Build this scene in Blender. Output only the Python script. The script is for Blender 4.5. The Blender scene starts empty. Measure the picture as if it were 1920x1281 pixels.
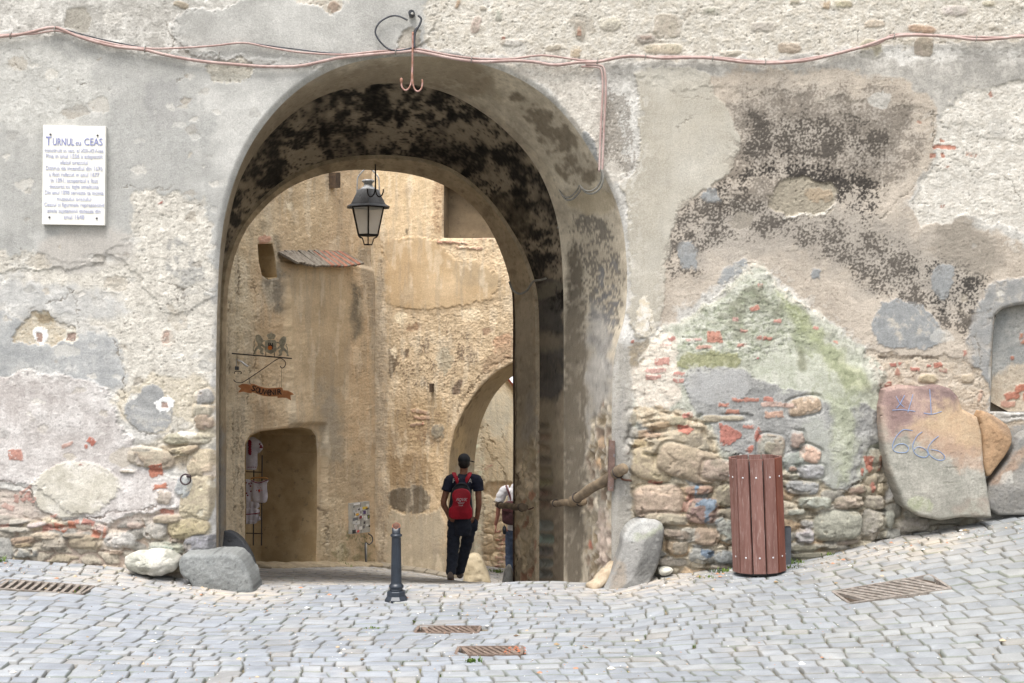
import bpy, bmesh, math, random
import numpy as np
from mathutils import Vector, Matrix

# ------------------------------------------------------------------ camera, sky, sun, exposure
SC = bpy.context.scene
COL = SC.collection
FPX = 2450.0            # focal length in pixels of the 1920 px wide photograph
EYE = 2.1
cam_d = bpy.data.cameras.new('camera')
cam = bpy.data.objects.new('camera', cam_d)
COL.objects.link(cam)
cam_d.sensor_width = 36.0
cam_d.lens = 36.0*FPX/1920.0
cam_d.clip_start = 0.1
cam_d.clip_end = 2000
cam.location = (0, 0, EYE)
cam.rotation_euler = (math.radians(90), 0, 0)
SC.camera = cam

SUN_EL, SUN_AZ = 66.0, 200.0     # azimuth clockwise from +Y (the view direction)
world = bpy.data.worlds.new("World")
SC.world = world
world.use_nodes = True
wn = world.node_tree
wn.nodes.clear()
sky = wn.nodes.new('ShaderNodeTexSky')
sky.sky_type = 'NISHITA'
sky.sun_disc = False
sky.sun_elevation = math.radians(SUN_EL)
sky.sun_rotation = math.radians(SUN_AZ)
sky.dust_density = 4.0
hs = wn.nodes.new('ShaderNodeHueSaturation')
hs.inputs['Saturation'].default_value = 0.20
bg = wn.nodes.new('ShaderNodeBackground')
bg.inputs['Strength'].default_value = 0.142
wo = wn.nodes.new('ShaderNodeOutputWorld')
wn.links.new(sky.outputs[0], hs.inputs['Color'])
wn.links.new(hs.outputs[0], bg.inputs['Color'])
wn.links.new(bg.outputs[0], wo.inputs['Surface'])

sun_d = bpy.data.lights.new('sun', 'SUN')
sun_d.energy = 1.75
sun_d.angle = math.radians(28)
sun_d.color = (1.0, 0.96, 0.91)
sun = bpy.data.objects.new('sun', sun_d)
COL.objects.link(sun)
_az, _el = math.radians(SUN_AZ), math.radians(SUN_EL)
_dir = Vector((math.sin(_az)*math.cos(_el), math.cos(_az)*math.cos(_el), math.sin(_el)))
sun.rotation_euler = _dir.to_track_quat('Z', 'Y').to_euler()

SC.view_settings.view_transform = 'Standard'
SC.view_settings.look = 'None'
SC.view_settings.gamma = 1.0
SC.view_settings.exposure = 1.02

# ------------------------------------------------------------------ helpers: objects and labels
def tag(o, label=None, cat=None, group=None, kind=None):
    if label: o['label'] = label
    if cat: o['category'] = cat
    if group: o['group'] = group
    if kind: o['kind'] = kind
    return o

def empty(name, loc=(0, 0, 0), rz=0.0):
    o = bpy.data.objects.new(name, None)
    COL.objects.link(o)
    o.location = loc
    o.rotation_euler = (0, 0, rz)
    o.empty_display_size = 0.1
    return o

def link_mesh(name, me, mat=None, parent=None, loc=None):
    o = bpy.data.objects.new(name, me)
    COL.objects.link(o)
    if mat is not None:
        me.materials.append(mat)
    if parent is not None:
        o.parent = parent
    if loc is not None:
        o.location = loc
    return o

def P(px, py, D):
    return Vector(((px-960.0)/FPX*D, D, EYE-(py-640.5)/FPX*D))

def srgb(c):
    c = np.asarray(c, dtype=float)/255.0
    return np.where(c <= 0.04045, c/12.92, ((c+0.055)/1.055)**2.4)

def lin(c, k=0.8):
    v = srgb(c)*k
    return (float(v[0]), float(v[1]), float(v[2]), 1.0)

# ------------------------------------------------------------------ numpy noise
def _h(ix, iy, seed):
    h = (ix.astype(np.int64)*374761393 + iy.astype(np.int64)*668265263 + seed*1442695041) & 0xFFFFFFFF
    h = ((h ^ (h >> 13))*1274126177) & 0xFFFFFFFF
    h = (h ^ (h >> 16)) & 0xFFFFFFFF
    return h

def _g(ix, iy, seed):
    a = _h(ix, iy, seed)*(2*math.pi/4294967296.0)
    return np.cos(a), np.sin(a)

def perlin(x, y, seed=0):
    x = np.asarray(x, dtype=np.float64); y = np.asarray(y, dtype=np.float64)
    ix = np.floor(x).astype(np.int64); iy = np.floor(y).astype(np.int64)
    fx = x-ix; fy = y-iy
    u = fx*fx*fx*(fx*(fx*6-15)+10); v = fy*fy*fy*(fy*(fy*6-15)+10)
    r = []
    for dy in (0, 1):
        for dx in (0, 1):
            gx, gy = _g(ix+dx, iy+dy, seed)
            r.append(gx*(fx-dx)+gy*(fy-dy))
    a = r[0]+(r[1]-r[0])*u
    b = r[2]+(r[3]-r[2])*u
    return (a+(b-a)*v)*1.5

def fbm(x, y, octv=4, seed=0, gain=0.5):
    s = 0; amp = 1.0; tot = 0
    for o in range(octv):
        s = s+amp*perlin(x*2**o+17.3*o, y*2**o-9.1*o, seed+o*31)
        tot += amp; amp *= gain
    return s/tot*1.3

def worley(x, y, seed=0):
    ix = np.floor(x).astype(np.int64); iy = np.floor(y).astype(np.int64)
    f1 = np.full(x.shape, 9.0); f2 = np.full(x.shape, 9.0); cid = np.zeros(x.shape)
    for dy in (-1, 0, 1):
        for dx in (-1, 0, 1):
            cx = ix+dx; cy = iy+dy
            h1 = _h(cx, cy, seed)/4294967296.0; h2 = _h(cx, cy, seed+77)/4294967296.0
            d = np.sqrt((x-cx-0.15-0.7*h1)**2+(y-cy-0.15-0.7*h2)**2)
            hid = _h(cx, cy, seed+191)/4294967296.0
            new = d < f1
            f2 = np.where(new, f1, np.minimum(f2, d))
            cid = np.where(new, hid, cid)
            f1 = np.where(new, d, f1)
    return f1, f2, cid

def sstep(a, b, x):
    t = np.clip((x-a)/(b-a), 0, 1)
    return t*t*(3-2*t)

def poly_sd(px, py, poly, want_near=False):
    """signed distance to a closed polygon, positive inside"""
    poly = np.asarray(poly, dtype=float)
    n = len(poly)
    best = np.full(px.shape, 1e18); inside = np.zeros(px.shape, dtype=bool)
    if want_near:
        nx = np.zeros(px.shape); ny = np.zeros(px.shape)
    for i in range(n):
        ax, ay = poly[i]; bx, by = poly[(i+1) % n]
        ex, ey = bx-ax, by-ay
        L = ex*ex+ey*ey+1e-12
        t = np.clip(((px-ax)*ex+(py-ay)*ey)/L, 0, 1)
        qx = ax+t*ex; qy = ay+t*ey
        d = (px-qx)**2+(py-qy)**2
        if want_near:
            m = d < best
            nx = np.where(m, qx, nx); ny = np.where(m, qy, ny)
        best = np.minimum(best, d)
        c = ((ay > py) != (by > py))
        if abs(ey) > 1e-12:
            xi = ax+(py-ay)*ex/ey
            inside ^= (c & (px < xi))
    d = np.sqrt(best)
    d = np.where(inside, d, -d)
    if want_near:
        return d, nx, ny
    return d

def smooth_poly(pts, it=2, closed=True):
    pts = np.asarray(pts, dtype=float)
    for _ in range(it):
        if closed:
            nxt = np.roll(pts, -1, axis=0)
            q = 0.75*pts+0.25*nxt; r = 0.25*pts+0.75*nxt
            pts = np.stack([q, r], axis=1).reshape(-1, 2)
        else:
            a = pts[:-1]; b = pts[1:]
            q = 0.75*a+0.25*b; r = 0.25*a+0.75*b
            mid = np.stack([q, r], axis=1).reshape(-1, 2)
            pts = np.vstack([pts[:1], mid[1:-1], pts[-1:]])
    return pts

def resample(pts, n):
    pts = np.asarray(pts, dtype=float)
    d = np.sqrt(((pts[1:]-pts[:-1])**2).sum(1)); s = np.concatenate([[0], np.cumsum(d)])
    t = np.linspace(0, s[-1], n)
    return np.stack([np.interp(t, s, pts[:, k]) for k in range(pts.shape[1])], axis=1)

# ------------------------------------------------------------------ a painted, displaced surface
class Surf:
    """vertices P with displacement direction Nd; U,V are the layout coordinates of the stains,
    patches, stones and bricks (pixels of the survey photograph, measured on the surface itself)"""
    def __init__(s, Pw, Nd, k=0.8, seed=1, scale=1.0, stretch=1.0, ds=.20):
        s.P = np.asarray(Pw, dtype=float); s.Nd = np.asarray(Nd, dtype=float)
        s.U = 960+FPX*s.P[:, 0]/s.P[:, 1]; s.V = 640.5-FPX*(s.P[:, 2]-EYE)/s.P[:, 1]
        s.k = k; s.seed = seed; s.ds = ds
        n = len(s.U)
        s.col = np.ones((n, 3)); s.h = np.zeros(n)
        u = s.U/scale; v = s.V/scale/stretch; s.sc = scale
        s.u = u; s.v = v
        s.nA = fbm(u/160, v/160, 3, seed)
        s.nB = fbm(u/45, v/45, 3, seed+5)
        s.nC = fbm(u/14, v/14, 3, seed+9)
        s.nD = fbm(u/4.6, v/4.6, 2, seed+13)
        s.wx = fbm(u/38+5, v/38, 3, seed+21); s.wy = fbm(u/38, v/38+7, 3, seed+23)
        s.rough = np.ones(n)
    def c(s, rgb, k=None):
        v = srgb(rgb); g = v.mean()
        return (v*(1-s.ds)+g*s.ds)*(s.k if k is None else k)
    def tone(s, a, b, mode='B'):
        """colour field blending two colours by noise"""
        nz = {'A': s.nA*1.2+s.nB*.5, 'B': s.nB+s.nC*.5, 'C': s.nC+s.nD*.5, 'D': s.nD+.3*s.nC,
              'M': s.nA*.7+s.nB*.8+s.nC*.6+.3*s.nD}[mode]
        t = np.clip(0.5+nz*0.9, 0, 1)[:, None]
        return s.c(a)*(1-t)+s.c(b)*t
    def sd(s, poly, warp=8.0, m=None):
        U = s.U+warp*s.wx*s.sc; V = s.V+warp*s.wy*s.sc
        if m is not None:
            U = U[m]; V = V[m]
        poly = np.asarray(poly, dtype=float)
        x0, y0 = poly.min(0)-40; x1, y1 = poly.max(0)+40
        st = max(2.0, min(5.0, (x1-x0)/60))
        gx = np.arange(x0, x1+st, st); gy = np.arange(y0, y1+st, st)
        G = poly_sd(*np.meshgrid(gx, gy), poly)
        fx = np.clip((U-x0)/st, 0, len(gx)-1.001); fy = np.clip((V-y0)/st, 0, len(gy)-1.001)
        ix = fx.astype(int); iy = fy.astype(int); fx = fx-ix; fy = fy-iy
        r = (G[iy, ix]*(1-fx)+G[iy, ix+1]*fx)*(1-fy)+(G[iy+1, ix]*(1-fx)+G[iy+1, ix+1]*fx)*fy
        return r
    def near(s, poly, pad=30):
        poly = np.asarray(poly, dtype=float)
        x0, y0 = poly.min(0)-pad; x1, y1 = poly.max(0)+pad
        return np.nonzero((s.U > x0) & (s.U < x1) & (s.V > y0) & (s.V < y1))[0]
    def patch(s, poly, a, b=None, mode='B', warp=8, soft=2.0, dh=0.0, op=1.0, ragged=2.0, rough=None, smooth=2):
        if smooth:
            poly = smooth_poly(poly, smooth)
        m = s.near(poly)
        if len(m) == 0: return
        d = s.sd(poly, warp*1.5, m)+ragged*(s.nC[m]*2.4+s.nD[m]*1.2)+(5*s.nB[m]*s.sc if warp > 3 else 0)
        al = sstep(-soft, soft, d)
        if warp > 3 and dh >= 0:
            al = al*(1-.8*sstep(.12, .34, s.nB[m]*.6+s.nC[m]*.6+.2*s.nD[m])*np.exp(-np.clip(d, 0, 99)/14))
        if a is not None:
            cc = s.tone(a, b if b is not None else a, mode)[m] if b is not None else s.c(a)[None, :]
            s.col[m] = s.col[m]*(1-(al*op)[:, None])+cc*(al*op)[:, None]
        s.h[m] += dh*al
        if rough is not None:
            s.rough[m] = s.rough[m]*(1-al)+rough*al
        return
    def soot(s, poly, colr, cover=0.5, soft=60, mode='CD', op=0.9, dh=-0.001, warp=20, stretchx=1.0):
        """flaky dark crust: a noise threshold whose coverage grows towards the middle of poly"""
        m = s.near(poly, 40)
        if len(m) == 0: return
        d = s.sd(smooth_poly(poly, 2), warp, m)
        dens = sstep(-soft*.3, soft, d)*cover
        if mode == 'CD':
            nz = s.nC[m]*.5+s.nD[m]*.85+s.nB[m]*.6
        elif mode == 'B':
            nz = s.nB[m]*.8+s.nC[m]*.5+.2*s.nD[m]
        else:
            nz = s.nA[m]*.6+s.nB[m]*.6+s.nC[m]*.4
        thr = 0.75-dens*1.35
        wd = {'CD': .19, 'B': .26, 'A': .40}[mode]
        al = sstep(thr-wd, thr+wd, nz)*op*sstep(0, .06, dens)
        s.col[m] = s.col[m]*(1-al[:, None])+s.c(colr)[None, :]*al[:, None]
        s.h[m] += dh*al
    def stone(s, cx, cy, w, h, rot=0, colr=(170, 150, 120), dome=0.03, p=3.0, gap=0.006, jit=0.10, col2=None, sd=0, op=1.0):
        colr = tuple(np.array(colr)*.74+np.array([162, 156, 146])*.26)
        R = max(w, h)*0.75+6
        m = np.nonzero((np.abs(s.U-cx) < R) & (np.abs(s.V-cy) < R))[0]
        if len(m) == 0: return
        a = math.radians(rot)
        x = s.U[m]-cx; y = s.V[m]-cy
        X = (x*math.cos(a)+y*math.sin(a))/(w/2); Y = (-x*math.sin(a)+y*math.cos(a))/(h/2)
        X = X+jit*2*s.wx[m]*30/max(w, 30); Y = Y+jit*2*s.wy[m]*30/max(w, 30)+0.25*jit*s.nC[m]*30/max(h, 14)
        r = (np.abs(X)**p+np.abs(Y)**p)**(1/p)
        dpx = (1-r)*min(w, h)/2
        al = sstep(-1.0, 1.4, dpx)
        prof = np.clip(1-(np.clip(r, 0, 1))**4.5, 0, 1)**0.55
        fc = worley(X*1.1+cx*.37, Y*1.1+cy*.21, 5)[0]
        prof = prof*(1.05-.35*fc)
        sm = sstep(.12, .38, s.nB[m]*.8+s.nC[m]*.7-.35+.6*r)*(r > .45)
        al = al*(1-.75*sm*min(1.0, 34.0/max(w, h)))
        ring = np.exp(-((dpx+2.0)/2.1)**2)*np.clip(.6+1.4*s.nB[m], .05, 1)
        rs = np.random.RandomState(int(cx*7+cy*13+sd) % 99991)
        tx, ty = rs.uniform(-.5, .5, 2)
        hs_ = dome*(prof*(1+0.3*tx*X+0.3*ty*Y)+0.07*s.nB[m]+0.05*s.nC[m]*(max(w, h) < 60))
        fr = .35 if max(w, h) < 36 else .06
        base = np.median(s.h[m])
        al = al*op
        s.h[m] = s.h[m]*(1-al)+(s.h[m]*fr+base*(1-fr)+hs_)*al-gap*ring*(1-al)
        c2 = col2 if col2 is not None else tuple(np.clip(np.array(colr)*rs.uniform(.82, 1.12)+rs.uniform(-8, 8, 3), 20, 245))
        cc = s.tone(colr, c2, 'M')[m]*(1+.16*s.nC[m]+.14*s.nD[m]+.12*s.nB[m])[:, None]
        s.col[m] = s.col[m]*(1-al[:, None])+cc*al[:, None]
        s.rough[m] = s.rough[m]*(1-al)+0.9*al
    def rubble(s, poly, cw=40, ch=20, pal=None, mort=(190, 175, 150), dome=0.025, mort2=(165, 145, 118), warp=10, soft=8, seed=3, cover=1.0):
        m = s.near(poly)
        if len(m) == 0: return
        d = s.sd(smooth_poly(poly, 2), warp, m)+4*s.nC[m]
        al = sstep(-soft, soft, d)
        x = (s.U[m]+10*s.wx[m]+3*s.nC[m])/cw; y = (s.V[m]+6*s.wy[m]+2*s.nC[m])/ch
        x = x+0.5*(np.floor(y) % 2)*0
        f1, f2, cid = worley(x, y, seed)
        e = f2-f1
        st = sstep(0.06, 0.20, e)*(cid < cover)
        prof = np.clip(e*1.5, 0, 1)**0.5
        pal = np.array([s.c(c) for c in pal])
        k = (cid*9973 % 1*len(pal)).astype(int) % len(pal)
        cs = pal[k]*(0.85+0.3*((cid*777) % 1))[:, None]*(1+0.22*s.nC[m]+0.15*s.nD[m])[:, None]
        cm = s.tone(mort, mort2, 'M')[m]
        cc = cm*(1-st[:, None])+cs*st[:, None]
        s.col[m] = s.col[m]*(1-al[:, None])+cc*al[:, None]
        hh = dome*prof*st*(0.6+0.8*((cid*331) % 1))-0.012
        s.h[m] = s.h[m]+hh*al
    def brick(s, pts, colr=(205, 105, 75), dh=0.006, warp=2.0, op=1.0):
        colr = np.array(colr, dtype=float); colr = colr*.66+np.array([206, 172, 150])*.34
        m = s.near(pts)
        if len(m) == 0: return
        d = s.sd(pts, warp+2, m)+1.1*(s.nC[m]*2+s.nD[m])
        al = sstep(-.8, .8, d)*(1-.8*sstep(.25, .5, s.nB[m]*.5+s.nC[m]*.7+.3*s.nD[m]))
        cc = s.tone(tuple(colr), tuple(np.clip(colr*.84, 0, 255)), 'C')[m]*(1+.15*s.nD[m])[:, None]
        s.col[m] = s.col[m]*(1-(al*op)[:, None])+cc*(al*op)[:, None]
        s.h[m] += dh*al
    def brect(s, x, y, w, h, rot=0, colr=(205, 105, 75), dh=0.005, op=1.0):
        a = math.radians(rot); c_, s_ = math.cos(a), math.sin(a)
        pts = [(x+dx*w/2*c_-dy*h/2*s_, y+dx*w/2*s_+dy*h/2*c_) for dx, dy in ((-1, -1), (1, -1), (1, 1), (-1, 1))]
        s.brick(pts, colr, dh, op=op)
    def crack(s, pts, wpx=1.6, colr=(90, 75, 60), depth=0.006, jag=3.0):
        pts = np.asarray(pts, dtype=float)
        m = s.near(pts, 14)
        if len(m) == 0: return
        U = s.U[m]+jag*(s.nC[m]*2+s.nD[m]); V = s.V[m]+jag*(s.wy[m]*3+s.nD[m])
        best = np.full(len(m), 1e9)
        for i in range(len(pts)-1):
            ax, ay = pts[i]; bx, by = pts[i+1]
            ex, ey = bx-ax, by-ay
            t = np.clip(((U-ax)*ex+(V-ay)*ey)/(ex*ex+ey*ey+1e-9), 0, 1)
            best = np.minimum(best, (U-ax-t*ex)**2+(V-ay-t*ey)**2)
        al = sstep(wpx*1.2, wpx*.3, np.sqrt(best))*np.clip(0.7+s.nB[m], 0, 1)
        s.h[m] -= depth*al
        if colr is not None:
            s.col[m] = s.col[m]*(1-.8*al[:, None])+s.c(colr)[None]*.8*al[:, None]
    def finish(s, amp=0.0032, fine=0.10, lowamp=0.010):
        nE = perlin(s.u/2.6, s.v/2.6, s.seed+71)
        n3 = fbm(s.u/26, s.v/17, 3, s.seed+61)
        chips = sstep(.22, .30, n3)*np.clip(s.rough, 0, 1.5)          # flaked layer edges
        pits = sstep(.52, .72, perlin(s.u/5.5, s.v/5.5, s.seed+81)+.25*s.nB)*np.clip(s.rough*.9, .15, 1.4)
        s.h = s.h+s.rough*amp*(s.nC*.5+s.nD*0.65+nE*.6)+lowamp*s.nA+lowamp*.4*s.nB*s.rough+.0022*chips-.004*pits
        streak = fbm(s.u/9, s.v/130, 3, s.seed+91)
        blot = sstep(.05, .16, fbm(s.u/75+3, s.v/60, 3, s.seed+95))
        f = 1+fine*(s.nD*.7+s.nC*.6+nE*.6)+0.06*s.nB+.05*streak+.05*(blot-.5)+.05*(chips-.3)-.28*pits
        s.col = np.clip(s.col*f[:, None], 0.004, 0.9)
    def grid_faces(s, ny, nx, keep=None):
        i = np.arange(ny*nx).reshape(ny, nx)
        q = np.stack([i[:-1, :-1], i[:-1, 1:], i[1:, 1:], i[1:, :-1]], axis=-1).reshape(-1, 4)
        if keep is not None:
            q = q[keep]
        return q

def mesh_np(name, verts, quads, cols=None, smooth=True, tris=None):
    used = np.unique(quads)
    rm = np.full(len(verts), -1, dtype=np.int64); rm[used] = np.arange(len(used))
    v = verts[used]; q = rm[quads]
    me = bpy.data.meshes.new(name)
    me.vertices.add(len(v)); me.vertices.foreach_set('co', v.astype(np.float32).ravel())
    k = q.shape[1]
    me.loops.add(len(q)*k); me.loops.foreach_set('vertex_index', q.astype(np.int32).ravel())
    me.polygons.add(len(q))
    me.polygons.foreach_set('loop_start', (np.arange(len(q))*k).astype(np.int32))
    me.polygons.foreach_set('loop_total', np.full(len(q), k, dtype=np.int32))
    me.polygons.foreach_set('use_smooth', np.full(len(q), smooth, dtype=bool))
    if cols is not None:
        a = me.attributes.new('Col', 'FLOAT_COLOR', 'POINT')
        c4 = np.ones((len(v), 4), dtype=np.float32); c4[:, :3] = cols[used]
        a.data.foreach_set('color', c4.ravel())
    me.update(calc_edges=True)
    me.validate()
    return me

# ------------------------------------------------------------------ materials
def mat_new(name):
    m = bpy.data.materials.new(name); m.use_nodes = True
    nt = m.node_tree
    b = nt.nodes.get('Principled BSDF')
    return m, nt, b

def noise_node(nt, scale, detail=4, rough=0.6, coord=None, dist=0.0):
    n = nt.nodes.new('ShaderNodeTexNoise')
    n.inputs['Scale'].default_value = scale; n.inputs['Detail'].default_value = detail
    n.inputs['Roughness'].default_value = rough; n.inputs['Distortion'].default_value = dist
    if coord is not None: nt.links.new(coord, n.inputs['Vector'])
    return n

def mat_painted(name='painted_masonry', bump=0.55, rough=0.93, var=0.20):
    m, nt, b = mat_new(name)
    at = nt.nodes.new('ShaderNodeAttribute'); at.attribute_name = 'Col'
    tc = nt.nodes.new('ShaderNodeTexCoord')
    n1 = noise_node(nt, 90, 6, 0.7, tc.outputs['Object'])
    n2 = noise_node(nt, 260, 3, 0.7, tc.outputs['Object'])
    mr = nt.nodes.new('ShaderNodeMapRange')
    mr.inputs['From Min'].default_value = 0.3; mr.inputs['From Max'].default_value = 0.7
    mr.inputs['To Min'].default_value = 1-var; mr.inputs['To Max'].default_value = 1+var
    nt.links.new(n1.outputs['Fac'], mr.inputs['Value'])
    mx = nt.nodes.new('ShaderNodeVectorMath'); mx.operation = 'SCALE'
    nt.links.new(at.outputs['Color'], mx.inputs[0]); nt.links.new(mr.outputs[0], mx.inputs['Scale'])
    nt.links.new(mx.outputs[0], b.inputs['Base Color'])
    b.inputs['Roughness'].default_value = rough
    b.inputs['Specular IOR Level'].default_value = 0.2
    ad = nt.nodes.new('ShaderNodeMath'); ad.operation = 'ADD'
    nt.links.new(n1.outputs['Fac'], ad.inputs[0]); nt.links.new(n2.outputs['Fac'], ad.inputs[1])
    bp = nt.nodes.new('ShaderNodeBump'); bp.inputs['Strength'].default_value = bump
    bp.inputs['Distance'].default_value = 0.006
    nt.links.new(ad.outputs[0], bp.inputs['Height']); nt.links.new(bp.outputs[0], b.inputs['Normal'])
    return m

def mat_mix(name, c1, c2, scale=8, rough=0.8, bump=0.3, c3=None, thr=(0.4, 0.6), metallic=0.0, spec=0.4, k=0.8, bdist=0.01, fine=60, stretch=None, thr3=(0.58, 0.68)):
    """two or three colours mixed by noise, plus fine bump"""
    m, nt, b = mat_new(name)
    tc = nt.nodes.new('ShaderNodeTexCoord')
    vec = tc.outputs['Object']
    if stretch is not None:
        mp = nt.nodes.new('ShaderNodeMapping'); mp.inputs['Scale'].default_value = stretch
        nt.links.new(vec, mp.inputs['Vector']); vec = mp.outputs[0]
    n1 = noise_node(nt, scale, 6, 0.62, vec)
    cr = nt.nodes.new('ShaderNodeValToRGB')
    cr.color_ramp.elements[0].position = thr[0]; cr.color_ramp.elements[1].position = thr[1]
    cr.color_ramp.elements[0].color = lin(c1, k); cr.color_ramp.elements[1].color = lin(c2, k)
    nt.links.new(n1.outputs['Fac'], cr.inputs['Fac'])
    out = cr.outputs['Color']
    if c3 is not None:
        n3 = noise_node(nt, scale*3.1, 6, 0.7, vec)
        c_ = nt.nodes.new('ShaderNodeValToRGB')
        c_.color_ramp.elements[0].position = thr3[0]; c_.color_ramp.elements[1].position = thr3[1]
        nt.links.new(n3.outputs['Fac'], c_.inputs['Fac'])
        mx = nt.nodes.new('ShaderNodeMixRGB'); mx.inputs['Color2'].default_value = lin(c3, k)
        nt.links.new(c_.outputs['Color'], mx.inputs['Fac']); nt.links.new(out, mx.inputs['Color1'])
        out = mx.outputs[0]
    nt.links.new(out, b.inputs['Base Color'])
    b.inputs['Roughness'].default_value = rough; b.inputs['Metallic'].default_value = metallic
    b.inputs['Specular IOR Level'].default_value = spec
    if bump:
        n2 = noise_node(nt, fine, 5, 0.65, vec)
        bp = nt.nodes.new('ShaderNodeBump'); bp.inputs['Strength'].default_value = bump
        bp.inputs['Distance'].default_value = bdist
        nt.links.new(n2.outputs['Fac'], bp.inputs['Height']); nt.links.new(bp.outputs[0], b.inputs['Normal'])
    return m

M_PAINT = mat_painted()
M_PAINT_SOFT = mat_painted('painted_plaster', bump=0.25, var=0.08)
M_STONEGEN = mat_mix('tower_masonry', (175, 165, 150), (205, 198, 185), 2.0)

# ground height (metres) along the foot of the gate wall and inwards along the passage
_GX = [-600, -300, 0, 235, 340, 480, 700, 900, 1000, 1150, 1210, 1340, 1480, 1650, 1860, 1920, 2300, 2700]
_GY = [1025, 1035, 1043, 1063, 1083, 1099, 1098, 1096, 1089, 1094, 1078, 1061, 1048, 1010, 972, 962, 915, 880]
_gx = (np.array(_GX)-960)/FPX*12; _gz = EYE-(np.array(_GY)-640.5)/FPX*12
_xx = np.linspace(_gx[0], _gx[-1], 400); _zz = np.interp(_xx, _gx, _gz)
_ker = np.hanning(15); _ker /= _ker.sum()
_zz = np.convolve(np.pad(_zz, 7, mode='edge'), _ker, 'valid')
def zg(X, Y):
    X = np.asarray(X, dtype=float); Y = np.asarray(Y, dtype=float)
    zw = np.interp(X, _xx, _zz)
    zf = 0.015+0.006*X-0.02*np.exp(-((X-0.1)/1.2)**2)
    t = np.clip((Y-7.6)/(12.0-7.6), 0, 1)
    t = t*t*(3-2*t)*0.45+t*0.55
    z = zf+(zw-zf)*t
    # passage: the floor drops away behind the sill
    X12 = X+0.17*(Y-12)
    zin0 = np.interp(np.clip(X12, -2.75, 1.1), _xx, _zz)
    sl = np.interp(X, [-4.1, -2.4, -0.8, 0.3], [0.145, 0.154, 0.182, 0.20])
    d = np.clip(Y-12, 0, None)
    zi = zin0-sl*np.minimum(d, 10.3)-0.09*np.clip(d-10.3, 0, 14)
    return np.where(Y > 12, zi, z)
# ------------------------------------------------------------------ outlines of the passage (survey px at their own depth)
F0 = [(404, 1120), (404, 900), (403, 700), (406, 560), (410, 480), (416, 425), (426, 378), (441, 330), (462, 282), (490, 237), (530, 190), (580, 150), (640, 121), (700, 108), (760, 104), (820, 105), (880, 113), (940, 130), (1000, 160), (1050, 203), (1092, 256), (1120, 305), (1142, 345), (1158, 382), (1170, 430), (1176, 490), (1177, 545), (1172, 600), (1158, 640), (1149, 690), (1147, 800), (1147, 1120)]
F1 = [(407, 1120), (407, 900), (408, 700), (411, 560), (417, 475), (424, 420), (438, 345), (464, 290), (500, 243), (556, 193), (620, 161), (700, 147), (760, 146), (820, 157), (875, 179), (938, 218), (998, 273), (1032, 320), (1052, 366), (1074, 410), (1088, 460), (1098, 530), (1101, 600), (1101, 700), (1100, 900), (1095, 1120)]
F1B = [(409, 1120), (410, 900), (411, 700), (413, 560), (419, 482), (428, 420), (444, 350), (470, 298), (506, 251), (560, 202), (622, 171), (700, 157), (758, 156), (818, 167), (870, 188), (930, 228), (984, 281), (1016, 330), (1038, 385), (1050, 440), (1056, 520), (1057, 600), (1057, 800), (1057, 1120)]
F2 = [(413, 1120), (414, 850), (415, 700), (418, 560), (425, 500), (440, 455), (463, 412), (500, 372), (543, 338), (600, 311), (660, 299), (740, 298), (805, 306), (862, 331), (920, 384), (960, 445), (980, 482), (994, 522), (1002, 560), (1004, 620), (1004, 800), (1003, 1120)]
F3 = [(424, 1120), (424, 900), (424, 700), (425, 570), (432, 510), (445, 465), (464, 425), (490, 395), (520, 366), (560, 342), (610, 325), (660, 318), (720, 320), (780, 328), (830, 345), (870, 370), (908, 410), (930, 450), (946, 490), (957, 530), (963, 575), (963, 700), (963, 900), (963, 1120)]
ZB = -3.0
def outline(px, D, n=260, off=0.0):
    pts = np.asarray(px, dtype=float)
    pts = smooth_poly(pts, 2, closed=False)
    X = (pts[:, 0]-960)/FPX*D; Z = EYE-(pts[:, 1]-640.5)/FPX*D
    q = np.stack([X, Z], 1)
    q[0, 1] = ZB; q[-1, 1] = ZB
    # split at springing so legs and arch correspond from ring to ring
    zsp = EYE-(600-640.5)/FPX*D
    k1 = np.argmax(q[:, 1] > zsp); k2 = len(q)-1-np.argmax(q[::-1, 1] > zsp)
    def at(a, b):
        t = (zsp-a[1])/(b[1]-a[1]); return a+(b-a)*t
    s1 = at(q[k1-1], q[k1]); s2 = at(q[k2], q[k2+1])
    L = resample(np.vstack([q[:k1], [s1]]), 151)
    A = resample(np.vstack([[s1], q[k1:k2+1], [s2]]), n+1)
    R = resample(np.vstack([[s2], q[k2+1:]]), 151)
    o = np.vstack([L[:-1], A[:-1], R])
    if off:
        t = np.gradient(o, axis=0); t /= np.linalg.norm(t, axis=1)[:, None]+1e-9
        nrm = np.stack([-t[:, 1], t[:, 0]], 1)   # outward for a path running up the left and down the right
        o = o+nrm*off
    return np.stack([o[:, 0], np.full(len(o), D), o[:, 1]], 1)

def loft(rings, nsub):
    """rings: list of (n,3); nsub: rows between successive rings -> P grid, normals"""
    rows = []
    for i in range(len(rings)-1):
        for j in range(nsub[i]):
            t = j/nsub[i]
            rows.append(rings[i]*(1-t)+rings[i+1]*t)
    rows.append(rings[-1])
    G = np.stack(rows)                # m, n, 3
    du = np.gradient(G, axis=1); dv = np.gradient(G, axis=0)
    N = np.cross(du, dv); N /= np.linalg.norm(N, axis=2)[:, :, None]+1e-9
    return G, N

gate = empty('gate_tower', (0, 12.0, 0))
tag(gate, 'weathered stone and plaster gate tower wall pierced by a tall round arched passage', 'gate tower')
def to_parent(o, root):
    o.parent = root
    o.matrix_parent_inverse = Matrix.Translation(-Vector(root.location))
    return o

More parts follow.
